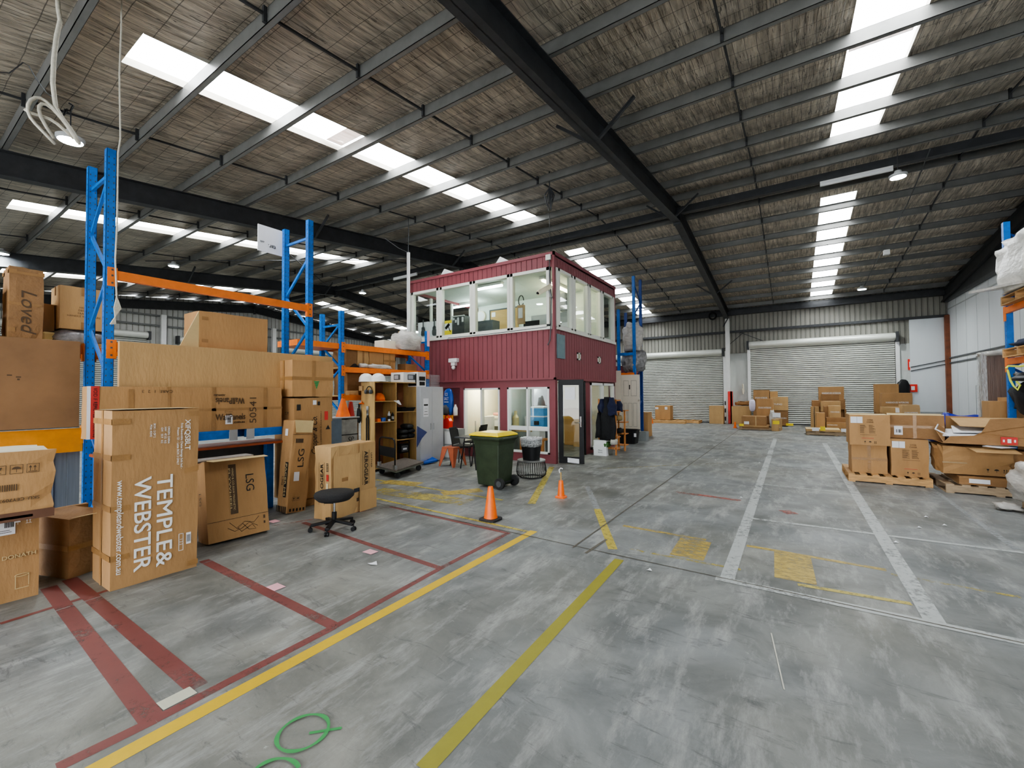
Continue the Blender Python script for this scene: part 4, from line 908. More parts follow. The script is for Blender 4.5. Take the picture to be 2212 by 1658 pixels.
a, r, up = tw.org('x+', .54, .94, .0035); mb.quad(a, a+r*.121+up*.02, a+r*.121+up*.07, a+up*.05); a, r, up = tw.org('x+', .58, .03, .0035)
for v in (.03, 1.5): a, r, up = tw.org('x+', .57, v, .0035); mb.quad(a, a+r*.091, a+r*.091+up*.05, a+up*.05)
a, r, up = tw.org('y-', tw.w/2-.02, 0, .003); mb.quad(a, a+r*.05, a+r*.05+up*tw.h, a+up*tw.h)
obj('packing_tape', mb, tape, tw.o)
tw.rects('y-', [(.12, .124, 1.2, 1.5), (.3, .304, 1.0, 1.5)], inkb, 'seam_line')
a, r, up = tw.org('z+', 0, 0, .002); mb = MB(); mb.add([(-.26, -.331, tw.h+.004), (.275, -.335, tw.h+.008), (.28, .335, tw.h+.01), (-.26, .331, tw.h+.006)], [(0, 1, 2, 3)]); obj('top_flap', mb, cardin, tw.o)
# DONATH box and the crushed carton on it
dn = Carton('large box with a drawn tumbler in pale lines, lowest at the left edge', -6.05, -5.47, .2, .885, 0, .72, card, dent=.004)
W = dn.width('x+')
dn.text('x+', W-.115, .37, 'DONATH', .045, cardin, width=.19, bold=.006, name='brand_lettering')
dn.rects('x+', [(W-.137, W-.132, .1, .2), (W-.062, W-.057, .11, .21), (W-.137, W-.057, .095, .101)], cardin, 'tumbler_drawing')
mb = MB(); pts = [dn.org('x+', W-.097+.04*math.cos(t), .205+.01*math.sin(t), .006)[0] for t in [k*math.pi/8 for k in range(17)]]; mb.tube(pts, .003, 4); obj('tumbler_rim', mb, cardin, dn.o)
dn.rect('x+', W-.3, W-.14, .56, .68, paper); dn.rects('x+', [(W-.2+.009*i, W-.195+.009*i, .62, .665) for i in range(6)]+[(W-.24, W-.16, .58, .584), (W-.24, W-.17, .595, .599)], ink, 'label_print', off=.008)
dn.symbols('x+', W-.215, .625, .05, inkw, frame=False, n=3); dn.rect('x+', 0, W, .665, .715, tape, 'packing_tape')
cb = Carton('crumpled taped carton with white lid and handling symbols, on the tumbler box', -5.78, -5.1, .1, .905, .735, 1.28, card, dent=.014, n=6, lid=mat('cream card lid', (.75, .7, .55), .7), tilt=(R(-1), 0))
W = cb.width('x+'); cb.symbols('x+', W-.34, .37, .07, inkb); cb.text('x+', W-.2, .17, 'SKU: CEY7093-', .035, inkb, rot=math.pi, bold=.006)
cb.rects('x+', [(W-.3+.012*i, W-.294+.012*i, .24, .29) for i in range(8)], inkb, 'barcode'); cb.rect('x+', 0, W, .0, .07, mat('dark clear tape', (.16, .08, .05), .15), 'packing_tape'); cb.rect('x+', W-.3, W-.12, .02, .04, inkr, 'red_tape_end')

# crumpled low box between
sb = Carton('open dented carton standing between the tumbler box and the big white lettered carton', -6.32, -5.72, 1.0, 1.36, 0, .56, cardd, dent=.012, rot=R(18)); sb.flap('x+', .02, .34, .32, -12); sb.tape('h')
lean = Carton('folded cardboard sheet standing behind the dented open carton', -6.45, -6.38, .9, 1.4, 0, .55, card, dent=.006, rot=R(8))
# left bay: boards and boxes on the rack
gs = MB()
for k in range(12): y = .2+k*.12; gs.box(-7.99, -7.97+.02*(k % 2), y, y+.118, .0, 1.0)
t = obj('curtain_sheet', gs, greysheet); tag(t, 'grey ribbed sheet hanging low under the ochre beam at the left edge', 'sheet')
t = obj('hardboard_panel', MB().box(-7.66, -7.62, -1.0, 1.56, 1.32, 2.405), mdf, bevel=.003); tag(t, 'large stained brown hardboard panel at the far left on the rack', 'panel')
obj('scuff_marks', MB().box(-7.619, -7.618, .95, .99, 1.95, 1.965).box(-7.619, -7.618, 1.02, 1.06, 1.93, 1.945).box(-7.619, -7.618, 1.03, 1.05, 1.9, 1.92), inkb, t)
t = obj('wide_carton_sheet', MB().box(-6.74, -6.68, 1.70, 4.52, 1.25, 2.36), card2, bevel=.004); tag(t, 'very wide plain cardboard sheet standing behind the long horizontal carton', 'cardboard sheet')
wp = Carton('long horizontal carton with black lettering upright and upside down, across the rack front', -6.62, -6.42, 1.37, 3.50, 1.235, 1.815, card, dent=.003, n=8, tilt=(0, 0))
W = wp.width('x+')
wp.text('x+', 1.42, .40, 'WallPanels', .12, inkb, rot=math.pi, bold=.012, width=.36, name='brand_lettering'); wp.text('x+', 1.29, .47, '.com.au', .055, inkb, rot=math.pi, bold=.01, width=.14, name='brand_lettering')
wp.text('x+', 1.43, .175, 'WallPanels', .12, inkb, bold=.012, width=.37, name='brand_lettering'); wp.text('x+', 1.535, .105, '.com.au', .055, inkb, bold=.01, width=.14, name='brand_lettering')
wp.text('x+', 1.4, .245, 'VICTORIAN', .022, inkb, width=.1)
wp.text('x+', 1.72, .27, '50541', .13, inkb, rot=math.pi/2, width=.36, name='handwriting')
wp.rect('x+', 1.36, 1.45, .08, .2, paper, off=.008); wp.rects('x+', [(1.385+.008*i, 1.389+.008*i, .1, .17) for i in range(6)], ink, 'label_print', off=.01)
wp.text('x+', .62, .525, 'CARE  1  2  3', .05, inkb, rot=math.pi, width=.3, name='handling_symbols')
mb = MB()
for u0, u1, v0, v1 in ((0, W, .265, .3), (1.2, 1.25, 0, .58), (1.86, 1.91, 0, .58), (.35, .4, .3, .55), (.72, .75, .3, .58)):
    a, r, up = wp.org('x+', u0, v0, .0035); mb.quad(a, a+r*(u1-u0), a+r*(u1-u0)+up*(v1-v0), a+up*(v1-v0))
obj('packing_tape', mb, tape, wp.o)
wp.rect('x+', .03, .1, 0, .58, inkr, 'red_warning_tape'); wp.text('x+', .065, .29, 'VOID IF REMOVED WARNING', .045, ink, rot=-math.pi/2, width=.54, bold=.006); wp.rect('x+', 0, .03, 0, .58, paper, 'foam_end')
# what the long carton rests on: bundle of rack beams and a dark stand
st = thing('beam_stack', 'stack of spare blue rack beams under the long horizontal carton', 'rack beams', (-6.5, 2.9, 0))
for y0, y1, x in ((1.5, 2.88, -6.44), (3.0, 3.5, -6.44), (1.5, 3.5, -6.62)):
    obj('beam', MB().box(x-.05, x+.02, y0, y1, 1.12, 1.235).box(x+.02, x+.03, y0, y1, 1.21, 1.235), rackblue, st)
    if x > -6.5: obj('end_plate', MB().box(x+.02, x+.04, (y1-.1 if y0 < 2 else y0), (y1 if y0 < 2 else y0+.1), 1.09, 1.235), grey, st)
obj('shelf', MB().box(-6.9, -6.35, 1.5, 3.55, 1.0, 1.03), rust, st); obj('panel', MB().box(-6.84, -6.8, 1.75, 3.55, .02, 1.0), dgrey, st); obj('leg', MB().box(-6.75, -6.65, 1.5, 1.6, 0, 1.0), rackblue, st); obj('leg', MB().box(-6.75, -6.65, 3.4, 3.5, 0, 1.0), rackblue, st)
for (a, b) in ((( -6.72, 2.7, .2), (-6.72, 3.4, .75)), ((-6.72, 2.8, .7), (-6.72, 3.4, .15))): mb = MB(); mb.bar(a, b, .03, .04); obj('brace', mb, steel, st)
ub = Carton('large plain carton on top behind the wide cardboard sheet', -7.5, -6.98, 2.63, 3.57, 2.36, 2.91, card, dent=.003); ub.rects('x+', [(.03, .11, .1, .15), (.03, .11, .42, .47)], tape, 'packing_tape')
mb = MB(); mb.prism([(-6.99, 2.63, 2.9), (-6.99, 2.40, 2.37), (-6.99, 2.63, 2.37)], (-.02, 0, 0)); t = obj('cardboard_flap', mb, cardin); tag(t, 'torn triangular cardboard flap on the left of the large plain carton', 'cardboard')
lv = Carton('tall upright carton with a handwritten black word, on the left rack', -8.3, -7.9, .985, 1.28, 2.41, 3.3, cardd, dent=.006, n=5); lv.tape('e'); lv.text('x+', .16, .34, 'Loved', .19, inkb, rot=-math.pi/2, width=.5, slant=.3, name='handwriting'); lv.rects('x+', [(.0, .28, .42, .45), (0, .28, .8, .83)], tape, 'packing_tape')
Carton('narrow carton close behind the tall handwritten carton', -8.5, -8.32, 1.25, 1.45, 2.41, 2.95, card)
Carton('pale carton cut by the left edge of the photo, on the left rack', -8.4, -7.95, .4, .9, 2.72, 3.02, card2); Carton('dark carton under the pale one at the left edge', -8.4, -7.95, .4, .9, 2.41, 2.7, cardd)
sq = Carton('square carton with faint print, above the dark wrapped bundle', -8.6, -8.15, 1.46, 1.93, 2.62, 3.2, card2, dent=.003); sq.text('x+', .24, .3, 'HOME\nDECOR\nFRAGILE\nHANDLE WITH CARE', .035, inkb, name='printed_text'); sq.tape('s')
w_ = MB(); w_.blob((-8.4, 1.7, 2.5), (.28, .33, .14), 18, 10, .15, 9, flat=-.1); t = obj('wrapped_bundle', w_, plastd, smooth=True); tag(t, 'dark plastic wrapped bundle under the square carton', 'bundle')
t = obj('foam_block', MB().box(-8.5, -8.2, 1.32, 1.44, 2.41, 2.56), mat('yellow foam', (.75, .62, .3), .8), bevel=.02); tag(t, 'small yellow foam block beside the dark wrapped bundle', 'foam')
# LSG carton leaning back
l1 = Carton('open leaning carton with a black band and a line drawing of a rider', -5.82, -5.5, 2.2, 2.86, 0, .93, card, dent=.005, tilt=(0, R(-10)), rot=R(-4), n=5)
W = l1.width('x+'); l1.flap('x+', .02, W-.01, .16, 10); l1.text('x+', .46, .62, 'LSG', .13, ink, rot=-math.pi/2, width=.2, name='brand_lettering', bold=-.004)
l1.rect('x+', .24, .32, .28, .86, inkb, 'printed_band'); l1.text('x+', .28, .57, 'WIND & CO-RAW MAGNETIC\nFLYWHEEL', .03, cardin, rot=-math.pi/2, width=.5, off=.008); l1.rects('x+', [(0, W, .225, .23), (.59, .61, .1, .13), (.59, .61, .16, .2)], inkb, 'crease_and_marks')
mb = MB(); rnd = random.Random(4)
pts = [(.22, .19), (.3, .1), (.36, .15), (.42, .07), (.5, .06), (.46, .12), (.4, .09), (.34, .06), (.3, .12), (.38, .17), (.48, .14), (.54, .2)]
mb.tube([l1.org('x+', a, b, .006)[0] for a, b in pts], .0022, 4); pts = [(.2, .13), (.27, .08), (.35, .1), (.43, .15), (.52, .09)]; mb.tube([l1.org('x+', a, b, .006)[0] for a, b in pts], .0022, 4); obj('rider_drawing', mb, ink, l1.o)
l1.text('y-', .15, .5, 'LSG', .09, inkb, rot=-math.pi/2, width=.14)
t = obj('plastic_sheet', MB().box(-6.0, -5.8, 2.1, 2.8, .93, .945), plast); tag(t, 'crumpled pale plastic behind the leaning carton with the rider drawing', 'plastic sheet')
# tall leaning PACER carton
l2 = Carton('tall narrow leaning carton with a black striped foot', -6.36, -6.06, 3.38, 3.68, 0, 1.33, card, dent=.008, tilt=(R(-5), R(-1)), n=6)
W = l2.width('x+'); l2.text('x+', .15, .78, 'LSG', .13, ink, rot=math.pi/2, width=.26, name='brand_lettering'); l2.text('y-', .13, .45, 'LSG', .07, inkb, rot=-math.pi/2, width=.12)
l2.rect('y-', .17, .24, .22, .72, ink, 'printed_band'); l2.text('y-', .205, .47, 'PACER M4', .06, cardin, rot=-math.pi/2, width=.46, bold=.01, off=.008)
l2.rects('x+', [(.03+.05*i, .055+.05*i, .02, .06) for i in range(5)], ink, 'hazard_stripes'); l2.rects('y-', [(.02+.045*i, .042+.045*i, .0, .09) for i in range(6)], ink, 'hazard_stripes')
l2.rect('x+', .06, .14, .45, .58, paper); l2.rects('x+', [(.05+.02*i, .062+.02*i, 1.0, 1.06) for i in range(6)], ink, 'barcode'); l2.symbols('x+', .06, .17, .05, ink, n=2); l2.rects('x+', [(0, W, 1.12, 1.125)], inkb, 'crease')
l2.rect('y-', .1, .17, 1.1, 1.2, paper); l2.flap('x+', .01, W, .18, 84)
# stack of two by the cooler
c1 = Carton('tall carton with looping script lettering, under the taped carton', -6.85, -6.3, 3.62, 4.25, .1, 1.66, card, dent=.004, n=5)
W = c1.width('x+'); c1.text('x+', .33, .98, 'Cooper & Co.', .13, ink, rot=math.pi/2, width=.6, slant=.35, name='brand_lettering', bold=-.01); c1.text('x+', .44, .95, 'SPECIALIST IN DESIGNER BLACKTERRY', .03, inkb, rot=math.pi/2, width=.8); c1.rect('x+', .3, .36, 1.45, 1.52, paper); c1.rects('x+', [(.5, .56, 1.2, 1.34)], inkr, 'red_stamp'); c1.rects('x+', [(.04, .1, 1.37, 1.46), (.38, .42, 1.44, 1.5)], ink, 'printed_marks')
mb = MB(); mb.add([c1.org('x+', a, b, .006)[0] for a, b in ((.52, 1.05), (.6, 1.05), (.56, 1.12))], [(0, 1, 2)]); obj('triangle_mark', mb, ink, c1.o); c1.symbols('y-', .3, 1.3, .05, ink, n=2)
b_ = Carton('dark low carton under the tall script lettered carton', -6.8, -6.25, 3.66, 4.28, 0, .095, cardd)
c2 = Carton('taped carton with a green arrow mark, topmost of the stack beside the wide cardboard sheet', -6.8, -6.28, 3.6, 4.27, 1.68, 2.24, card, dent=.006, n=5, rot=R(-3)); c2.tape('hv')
mb = MB(); [mb.add([c2.org('x+', a, b, .006)[0] for a, b in ((.38-.05*q, .24-.03*k), (.38+.05*q, .24-.03*k), (.38+.03*q, .215-.03*k), (.38-.03*q, .215-.03*k))], [(0, 1, 2, 3)]) for k, q in enumerate((1, .75, .5, .25))]; obj('green_arrow', mb, inkg, c2.o); c2.rect('y-', .14, .18, .06, .1, paper)
# AEROGEAR carton
ag = Carton('open carton with torn flaps showing dark goods, behind the black stool', -5.62, -5.3, 3.5, 4.34, 0, 1.0, card2, dent=.008, n=6, rot=R(8)); W = ag.width('x+')
ag.rect('x+', .02, .5, .36, .86, card2, 'hanging_flap', off=.03); ag.rects('x+', [(.16, .27, .5, .55)], tape, 'packing_tape', off=.034)
ag.rect('x+', .4, .6, .3, .62, mat('dark contents', (.04, .045, .06), .6), 'dark_opening', off=.012); ag.rect('x+', .5, .82, .3, .98, card2, 'side_flap', off=.02)
ag.text('x+', .62, .62, 'AEROGEAR', .1, ink, rot=-math.pi/2, width=.5, bold=.012, off=.026, name='brand_lettering'); ag.rects('x+', [(.555, .56, .38, .88), (.68, .685, .38, .88)], ink, 'rules', off=.026); ag.text('x+', .73, .72, 'LEATHER', .045, ink, rot=-math.pi/2, width=.22, off=.026)
ag.text('y-', .16, .5, 'AEROGEAR', .075, ink, rot=math.pi/2, width=.52, bold=.01, name='brand_lettering'); ag.rects('y-', [(.1, .104, .2, .78), (.2, .204, .2, .78)], ink, 'rules'); ag.rect('y-', .24, .27, .3, .5, mat('cream label', (.8, .74, .5), .6)); ag.rect('y-', .24, .28, .53, .62, inkr, 'red_label'); ag.rects('y-', [(.24, .28, .66+.02*i, .67+.02*i) for i in range(6)], ink, 'barcode'); ag.rects('x+', [(.46, .5, .16, .21)], inkb, 'printed_marks')
ag.rect('x+', .5, W, .0, .3, card2, 'lower_flap', off=.026)
# ================================================================== STOOL, CONES, BIN ...
c = fl(722, 1143); c.z = 0; st_ = thing('rolling_stool', 'black round seat stool on a five star base with castors', 'stool', c)
sz = .46; mb = MB(); mb.lathe([(0, -.075), (.11, -.072), (.19, -.055), (.235, -.012), (.24, .018), (.225, .045), (.15, .06), (0, .066)], (c.x, c.y, sz-.03), 36); obj('seat', mb, blackfab, st_, smooth=True)
obj('gas_lift', MB().lathe([(.014, .2), (.014, .34)], (c.x, c.y, 0), 12), chrome, st_); obj('column', MB().lathe([(.028, .09), (.03, .22), (.022, .225)], (c.x, c.y, 0), 16), black, st_, smooth='auto')
mb = MB(); mb.tube([(c.x, c.y, .33), (c.x-.12, c.y-.06, .325)], .006); obj('lever', mb, black, st_)
for k in range(5):
    t = R(72*k+20); dx, dy = math.cos(t), math.sin(t); mb = MB(); mb.bar((c.x+dx*.02, c.y+dy*.02, .115), (c.x+dx*.27, c.y+dy*.27, .08), .05, .032); obj('base_arm', mb, black, st_, bevel=.006)
    q = (c.x+dx*.275, c.y+dy*.275); mb = MB()
    for s_ in (-.014, .014): mb.tube([(q[0]-dy*(s_-.009), q[1]+dx*(s_-.009), .027), (q[0]-dy*(s_+.009), q[1]+dx*(s_+.009), .027)], .027, 14)
    mb.tube([(q[0], q[1], .03), (q[0], q[1], .075)], .008); obj('castor', mb, black, st_)
def cone(px, py, ptop, label, stick=False, base=rubber, k=1.):
    c = fl(px, py); c.z = 0; h = P(px, ptop, y=c.y).z; t = thing('traffic_cone', label, 'cone', c); r = h*.29
    mb = MB(); mb.lathe([(r, .0), (r, .022), (r*.9, .03)], c, 24, sq=6, rot=R(20)); obj('base', mb, base, t)
    mb = MB(); mb.lathe([(r*.72, .028), (r*.68, .06), (.035, h-.01), (.03, h)], c, 28); obj('cone_body', mb, conew, t, smooth='auto')
    if stick:
        mb = MB(); mb.tube([(c.x, c.y, h-.1), (c.x, c.y, h+.13)], .012, 8); obj('stick', mb, ply, t); mb = MB(); mb.tube([(c.x-.02, c.y, h+.12), (c.x-.03, c.y, h+.17), (c.x+.0, c.y, h+.2), (c.x+.035, c.y, h+.19)], .009, 6); obj('hook', mb, whitepl, t)
cone(1060, 1122, 1050, 'orange traffic cone with a black rubber base, nearest the yellow line end'); cone(1212, 1074, 1037, 'small orange cone with a wooden stick and white hook on top', True, conew)
cone(1408, 914, 901, 'tiny distant cone by the pallet at the left roller door', base=conew); cone(1588, 924, 911, 'tiny distant cone at the foot of the white column', base=conew)
# wheelie bin
c = fl(1067, 1048); bx, by = c.x, c.y; bn = thing('wheelie_bin', 'dark green wheelie bin with a yellow lid', 'bin', (bx, by, 0)); rt = R(-92)
def rb(x, y, z): return (bx+x*math.cos(rt)-y*math.sin(rt), by+x*math.sin(rt)+y*math.cos(rt), z)
mb = MB(); L_ = [(.2, .22, .03), (.215, .235, .2), (.25, .27, .78), (.27, .3, .86), (.31, .33, .88), (.31, .33, .93)]
vs = []; 
for w, d, z in L_: vs += [rb(-w, -d, z), rb(w, -d, z), rb(w, d+.03, z), rb(-w, d+.03, z)]
fs = [(0, 3, 2, 1)]+[(4*i+k, 4*i+(k+1) % 4, 4*i+4+(k+1) % 4, 4*i+4+k) for i in range(len(L_)-1) for k in range(4)]+[(20, 21, 22, 23)]
mb.add(vs, fs); obj('bin_body', mb, greenbin, bn, bevel=.018)
mb = MB(); vs = []
for w, d0, d1, z in ((.315, -.34, .34, .935), (.31, -.34, .33, .965), (.24, -.25, .26, 1.0)): vs += [rb(-w, d0, z), rb(w, d0, z), rb(w, d1, z), rb(-w, d1, z)]
mb.add(vs, [(0, 3, 2, 1), (8, 9, 10, 11)]+[(4*i+k, 4*i+(k+1) % 4, 4*i+4+(k+1) % 4, 4*i+4+k) for i in range(2) for k in range(4)]); obj('lid', mb, yellowl, bn, bevel=.01)
for s_ in (-1, 1):
    mb = MB(); mb.tube([rb(s_*.2, .3, .1), rb(s_*.25, .3, .1)], .1, 20); w_ = obj('wheel', mb, rubber, bn, smooth='auto'); mb = MB(); mb.tube([rb(s_*.25, .3, .1), rb(s_*.256, .3, .1)], .055, 14); obj('wheel_hub', mb, dgrey, w_)
bn.rotation_euler = (0, 0, 0)
mb = MB(); mb.tube([rb(-.25, .3, .1), rb(.25, .3, .1)], .012); obj('axle', mb, black, bn); mb = MB(); mb.tube([rb(-.22, .37, .9), rb(.22, .37, .9)], .018); obj('handle', mb, greenbin, bn)
# wire basket stand with a bag lined bin
c = fl(1148, 1030); c.z = 0; wb = thing('wire_side_table', 'black wire drum side table with a round metal top', 'side table', c); R0 = .3
mb = MB(); N_ = 40
for k in range(N_):
    t = 2*math.pi*k/N_; mb.tube([(c.x+math.cos(t)*r, c.y+math.sin(t)*r, z) for r, z in ((R0*.92, .33), (R0*1.0, .2), (R0*1.02, .12), (R0*.96, .05), (R0*.75, .01))], .0045, 5)
obj('wire_cage', mb, black, wb); mb = MB()
for r, z in ((R0*.92, .33), (R0*.75, .01), (R0*.55, .01)): mb.tube([(c.x+math.cos(t)*r, c.y+math.sin(t)*r, z) for t in [2*math.pi*k/32 for k in range(33)]], .006, 6)
obj('ring', mb, black, wb); obj('table_top', MB().lathe([(R0*.95, .33), (R0*.97, .345), (R0*.95, .36), (0, .36)], c, 32), mat('pewter tray', (.22, .22, .21), .4, metal=.5), wb, smooth='auto')
wbn = thing('waste_bin', 'black tapered waste bin with a clear bag liner on the wire side table', 'bin', (c.x, c.y, .36)); c2_ = (c.x, c.y, .36)
obj('bin_body', MB().lathe([(.15, 0), (.19, .4), (.19, .405), (.18, .4), (.14, .03)], c2_, 28, sq=3.4, rot=R(33)), black, wbn, smooth='auto'); obj('bag_liner', MB().lathe([(.19, .27), (.198, .33), (.203, .4), (.21, .44), (.2, .45), (.17, .42), (.16, .3)], c2_, 28, sq=3.4, rot=R(33)), clearw, wbn, smooth=True)
# red stool, chairs, small table in front of the office
c = fl(978, 1005); c.z = 0; rs = thing('plastic_stool', 'terracotta plastic stool with splayed legs beside the black chair', 'stool', c); mb = MB(); q = .18; mb.prism([(c.x-q, c.y-q, .43), (c.x+q, c.y-q, .43), (c.x+q, c.y+q, .43), (c.x-q, c.y+q, .43)], (0, 0, .025)); obj('seat', mb, terra, rs, bevel=.008)
for sx in (-1, 1):
    for sy in (-1, 1):
        X, Y = c.x+sx*q, c.y+sy*q; mb = MB(); fx, fy = c.x+sx*.235, c.y+sy*.235
        mb.prism([(X, Y, .43), (X-sx*.17, Y, .43), (fx-sx*.045, fy, 0), (fx, fy, 0)], (0, -sy*.012, 0)); mb.prism([(X, Y, .43), (X, Y-sy*.17, .43), (fx, fy-sy*.045, 0), (fx, fy, 0)], (-sx*.012, 0, 0)); obj('leg', mb, terra, rs)
def chair(px, py, label, rot):
    c = fl(px, py); c.z = 0; t = thing('stacking_chair', label, 'chair', c); cs, sn = math.cos(rot), math.sin(rot)
    def w(x, y, z): return (c.x+x*cs-y*sn, c.y+x*sn+y*cs, z)
    mb = MB(); mb.add([w(x, y, z) for z in (.43, .475) for x, y in ((-.2, -.22), (.2, -.22), (.21, .2), (-.21, .2))], [(0, 3, 2, 1), (4, 5, 6, 7), (0, 1, 5, 4), (1, 2, 6, 5), (2, 3, 7, 6), (3, 0, 4, 7)]); obj('seat', mb, blackfab, t, bevel=.015)
    mb = MB(); mb.add([w(x, y+dy, z) for dy in (0, -.035) for x, y, z in ((-.2, -.2, .5), (.2, -.2, .5), (.19, -.29, .9), (-.19, -.29, .9))], [(0, 1, 2, 3), (7, 6, 5, 4), (0, 4, 5, 1), (1, 5, 6, 2), (2, 6, 7, 3), (3, 7, 4, 0)]); obj('backrest', mb, blackfab, t, bevel=.012)
    for sx in (-1, 1):
        mb = MB(); mb.tube([w(sx*.2, .2, .44), w(sx*.23, .27, 0)], .011, 8); obj('leg', mb, black, t); mb = MB(); mb.tube([w(sx*.2, -.28, .85), w(sx*.21, -.21, .47), w(sx*.23, -.26, 0)], .011, 8); obj('leg', mb, black, t)
    mb = MB(); mb.tube([w(-.21, 0, .42), w(.21, 0, .42)], .01); obj('crossbar', mb, black, t); return t
chair(1003, 1003, 'black stacking chair beside the terracotta stool, facing the office', R(-75)); chair(1024, 990, 'black stacking chair half hidden behind the green bin', R(100))
c = P(1022, 938, y=7.75); sm = thing('small_table', 'small dark topped table behind the chairs in front of the office', 'table', (c.x, 7.75, 0)); obj('table_top', MB().box(c.x-.35, c.x+.3, 7.5, 8.1, .7, .73), dgrey, sm)
for dx, dy in ((-.25, 7.6), (.2, 7.6), (-.25, 8.0), (.2, 8.0)): mb = MB(); mb.tube([(c.x+dx*.5, dy, .7), (c.x+dx, dy, 0)], .014); obj('leg', mb, black, sm)
c = P(975, 940, y=8.7); fc = thing('filing_cabinet', 'pale grey low cabinet below the petrol can', 'cabinet', (c.x, 8.7, 0)); obj('body', MB().box(c.x-.3, c.x+.25, 8.5, 8.95, 0, .78), grey, fc)
obj('drawer', MB().box(c.x-.05, c.x+.24, 8.49, 8.5, .4, .72), whitepl, fc); obj('drawer', MB().box(c.x-.05, c.x+.24, 8.49, 8.5, .05, .36), whitepl, fc)
# orange shelf beam in the office recess with a water bag and canister
zs = P(975, 897, y=8.95).z; t = thing('recess_shelf', 'ochre fronted shelf in the recess left of the lower office window', 'shelf', (rp1-.4, 9, zs)); zb = P(975, 910, y=8.95).z
obj('front', MB().box(rp0-.2, rp1-.02, 8.93, 9.0, zb, zs), mat('ochre beam paint', (.8, .3, .02), .4), t); obj('board', MB().box(rp0-.2, rp1-.02, 9.0, 9.2, zs-.02, zs), ply, t)
c = P(969, 870, y=9.08); w_ = MB(); h_ = P(969, 843, y=9.08).z-zs; w_.blob((c.x, 9.08, zs+h_/2), (.17, .08, h_*.58), 16, 12, .07, 2, flat=-h_/2); t = obj('blue_sack', w_, bluepl, smooth=True); tag(t, 'bright blue plastic sack with white print on the ochre shelf', 'sack')
mb = MB(); put_text(mb, 'ICE\nSALT', (c.x, 8.985, zs+h_*.75), (1, 0, 0), (0, 0, 1), .12, .01, .16); mb.box(c.x-.08, c.x+.08, 8.983, 8.985, zs+h_*.52, zs+h_*.55); obj('print', mb, inkw, t)
c = P(985, 890, y=9.06); obj_ = MB().lathe([(.05, 0), (.06, .02), (.06, .2), (.03, .26), (.025, .3)], (c.x, 9.04, zs), 14); t = obj('jug', obj_, whitepl, smooth=True); tag(t, 'white plastic bottle at the right end of the ochre shelf', 'bottle')
c = P(966, 888, y=9.0); w_ = MB(); w_.blob((c.x-.08, 8.99, zs+.13), (.14, .05, .13), 12, 8, .3, 6, flat=-.12); t = obj('tool_bag', w_, dgrey, smooth=True); tag(t, 'grey strap bag in front of the blue sack', 'bag')
c = P(969, 930, y=8.8); pc = thing('petrol_can', 'red jerry can on the pale grey cabinet', 'can', (c.x, 8.72, .78)); z = .78; mb = MB(); mb.prism([(c.x-.13, 8.66, z), (c.x+.15, 8.66, z), (c.x+.15, 8.66, z+.2), (c.x+.08, 8.66, z+.3), (c.x-.13, 8.66, z+.22)], (0, .15, 0)); obj('body', mb, redpl, pc, bevel=.02)
mb = MB(); mb.tube([(c.x-.06, 8.73, z+.24), (c.x-.04, 8.73, z+.34), (c.x+.06, 8.73, z+.36), (c.x+.1, 8.73, z+.27)], .015); obj('handle', mb, redpl, pc); mb = MB(); mb.tube([(c.x-.11, 8.73, z+.2), (c.x-.16, 8.73, z+.3)], .02); obj('cap', mb, black, pc)
# lockers
lk = thing('locker', 'tall light grey two door metal locker', 'locker', (-7.9, 7.8, 0)); ly0, ly1 = P(907, 920, x=-7.6).y, P(957, 920, x=-7.6).y; lh = P(907, 834.6, x=-7.6).z
mb = MB(); mb.box(-8.1, -7.6, ly0, ly1, .02, lh); obj('body', mb, mat('locker grey', (.52, .53, .55), .4, var=.03), lk)
for a, b, s_ in ((ly0+.01, (ly0+ly1)/2-.003, 1), ((ly0+ly1)/2+.003, ly1-.01, -1)):
    d_ = obj('door', MB().box(-7.6, -7.585, a, b, .1, lh-.03), mat('locker grey', (.5, .5, .5)), lk); y = b-.05 if s_ > 0 else a+.05; obj('handle', MB().box(-7.585, -7.57, y-.012, y+.012, .82, .98), grey, d_)
pa = thing('posted_notice', 'white notice with black heading on the left locker door', 'notice', (-7.58, ly0+.15, 1.4)); obj('sheet', MB().box(-7.584, -7.582, ly0+.1, ly0+.28, 1.15, 1.6), paper, pa); obj('print', MB().box(-7.582, -7.581, ly0+.12, ly0+.26, 1.42, 1.46).box(-7.582, -7.581, ly0+.12, ly0+.26, 1.2, 1.21).box(-7.582, -7.581, ly0+.14, ly0+.24, 1.27, 1.28).box(-7.582, -7.581, ly0+.14, ly0+.24, 1.34, 1.345), ink, pa)
# plywood shelf unit
SX = -7.72; s0, s1 = P(810.5, 900, x=SX).y, P(899, 900, x=SX).y; sh = P(810.5, 823.6, x=SX).z; D = .45
su = thing('plywood_shelf_unit', 'open plywood shelf unit with two columns, hard hats on top', 'shelf unit', (SX-.2, (s0+s1)/2, 0)); mid = P(856, 900, x=SX).y
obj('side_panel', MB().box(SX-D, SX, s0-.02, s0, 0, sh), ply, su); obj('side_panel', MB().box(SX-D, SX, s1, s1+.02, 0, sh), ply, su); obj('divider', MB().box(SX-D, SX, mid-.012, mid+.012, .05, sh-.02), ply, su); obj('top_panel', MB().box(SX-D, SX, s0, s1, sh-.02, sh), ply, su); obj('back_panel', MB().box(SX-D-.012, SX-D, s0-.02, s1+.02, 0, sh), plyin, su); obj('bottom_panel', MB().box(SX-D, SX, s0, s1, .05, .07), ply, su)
shz = {}
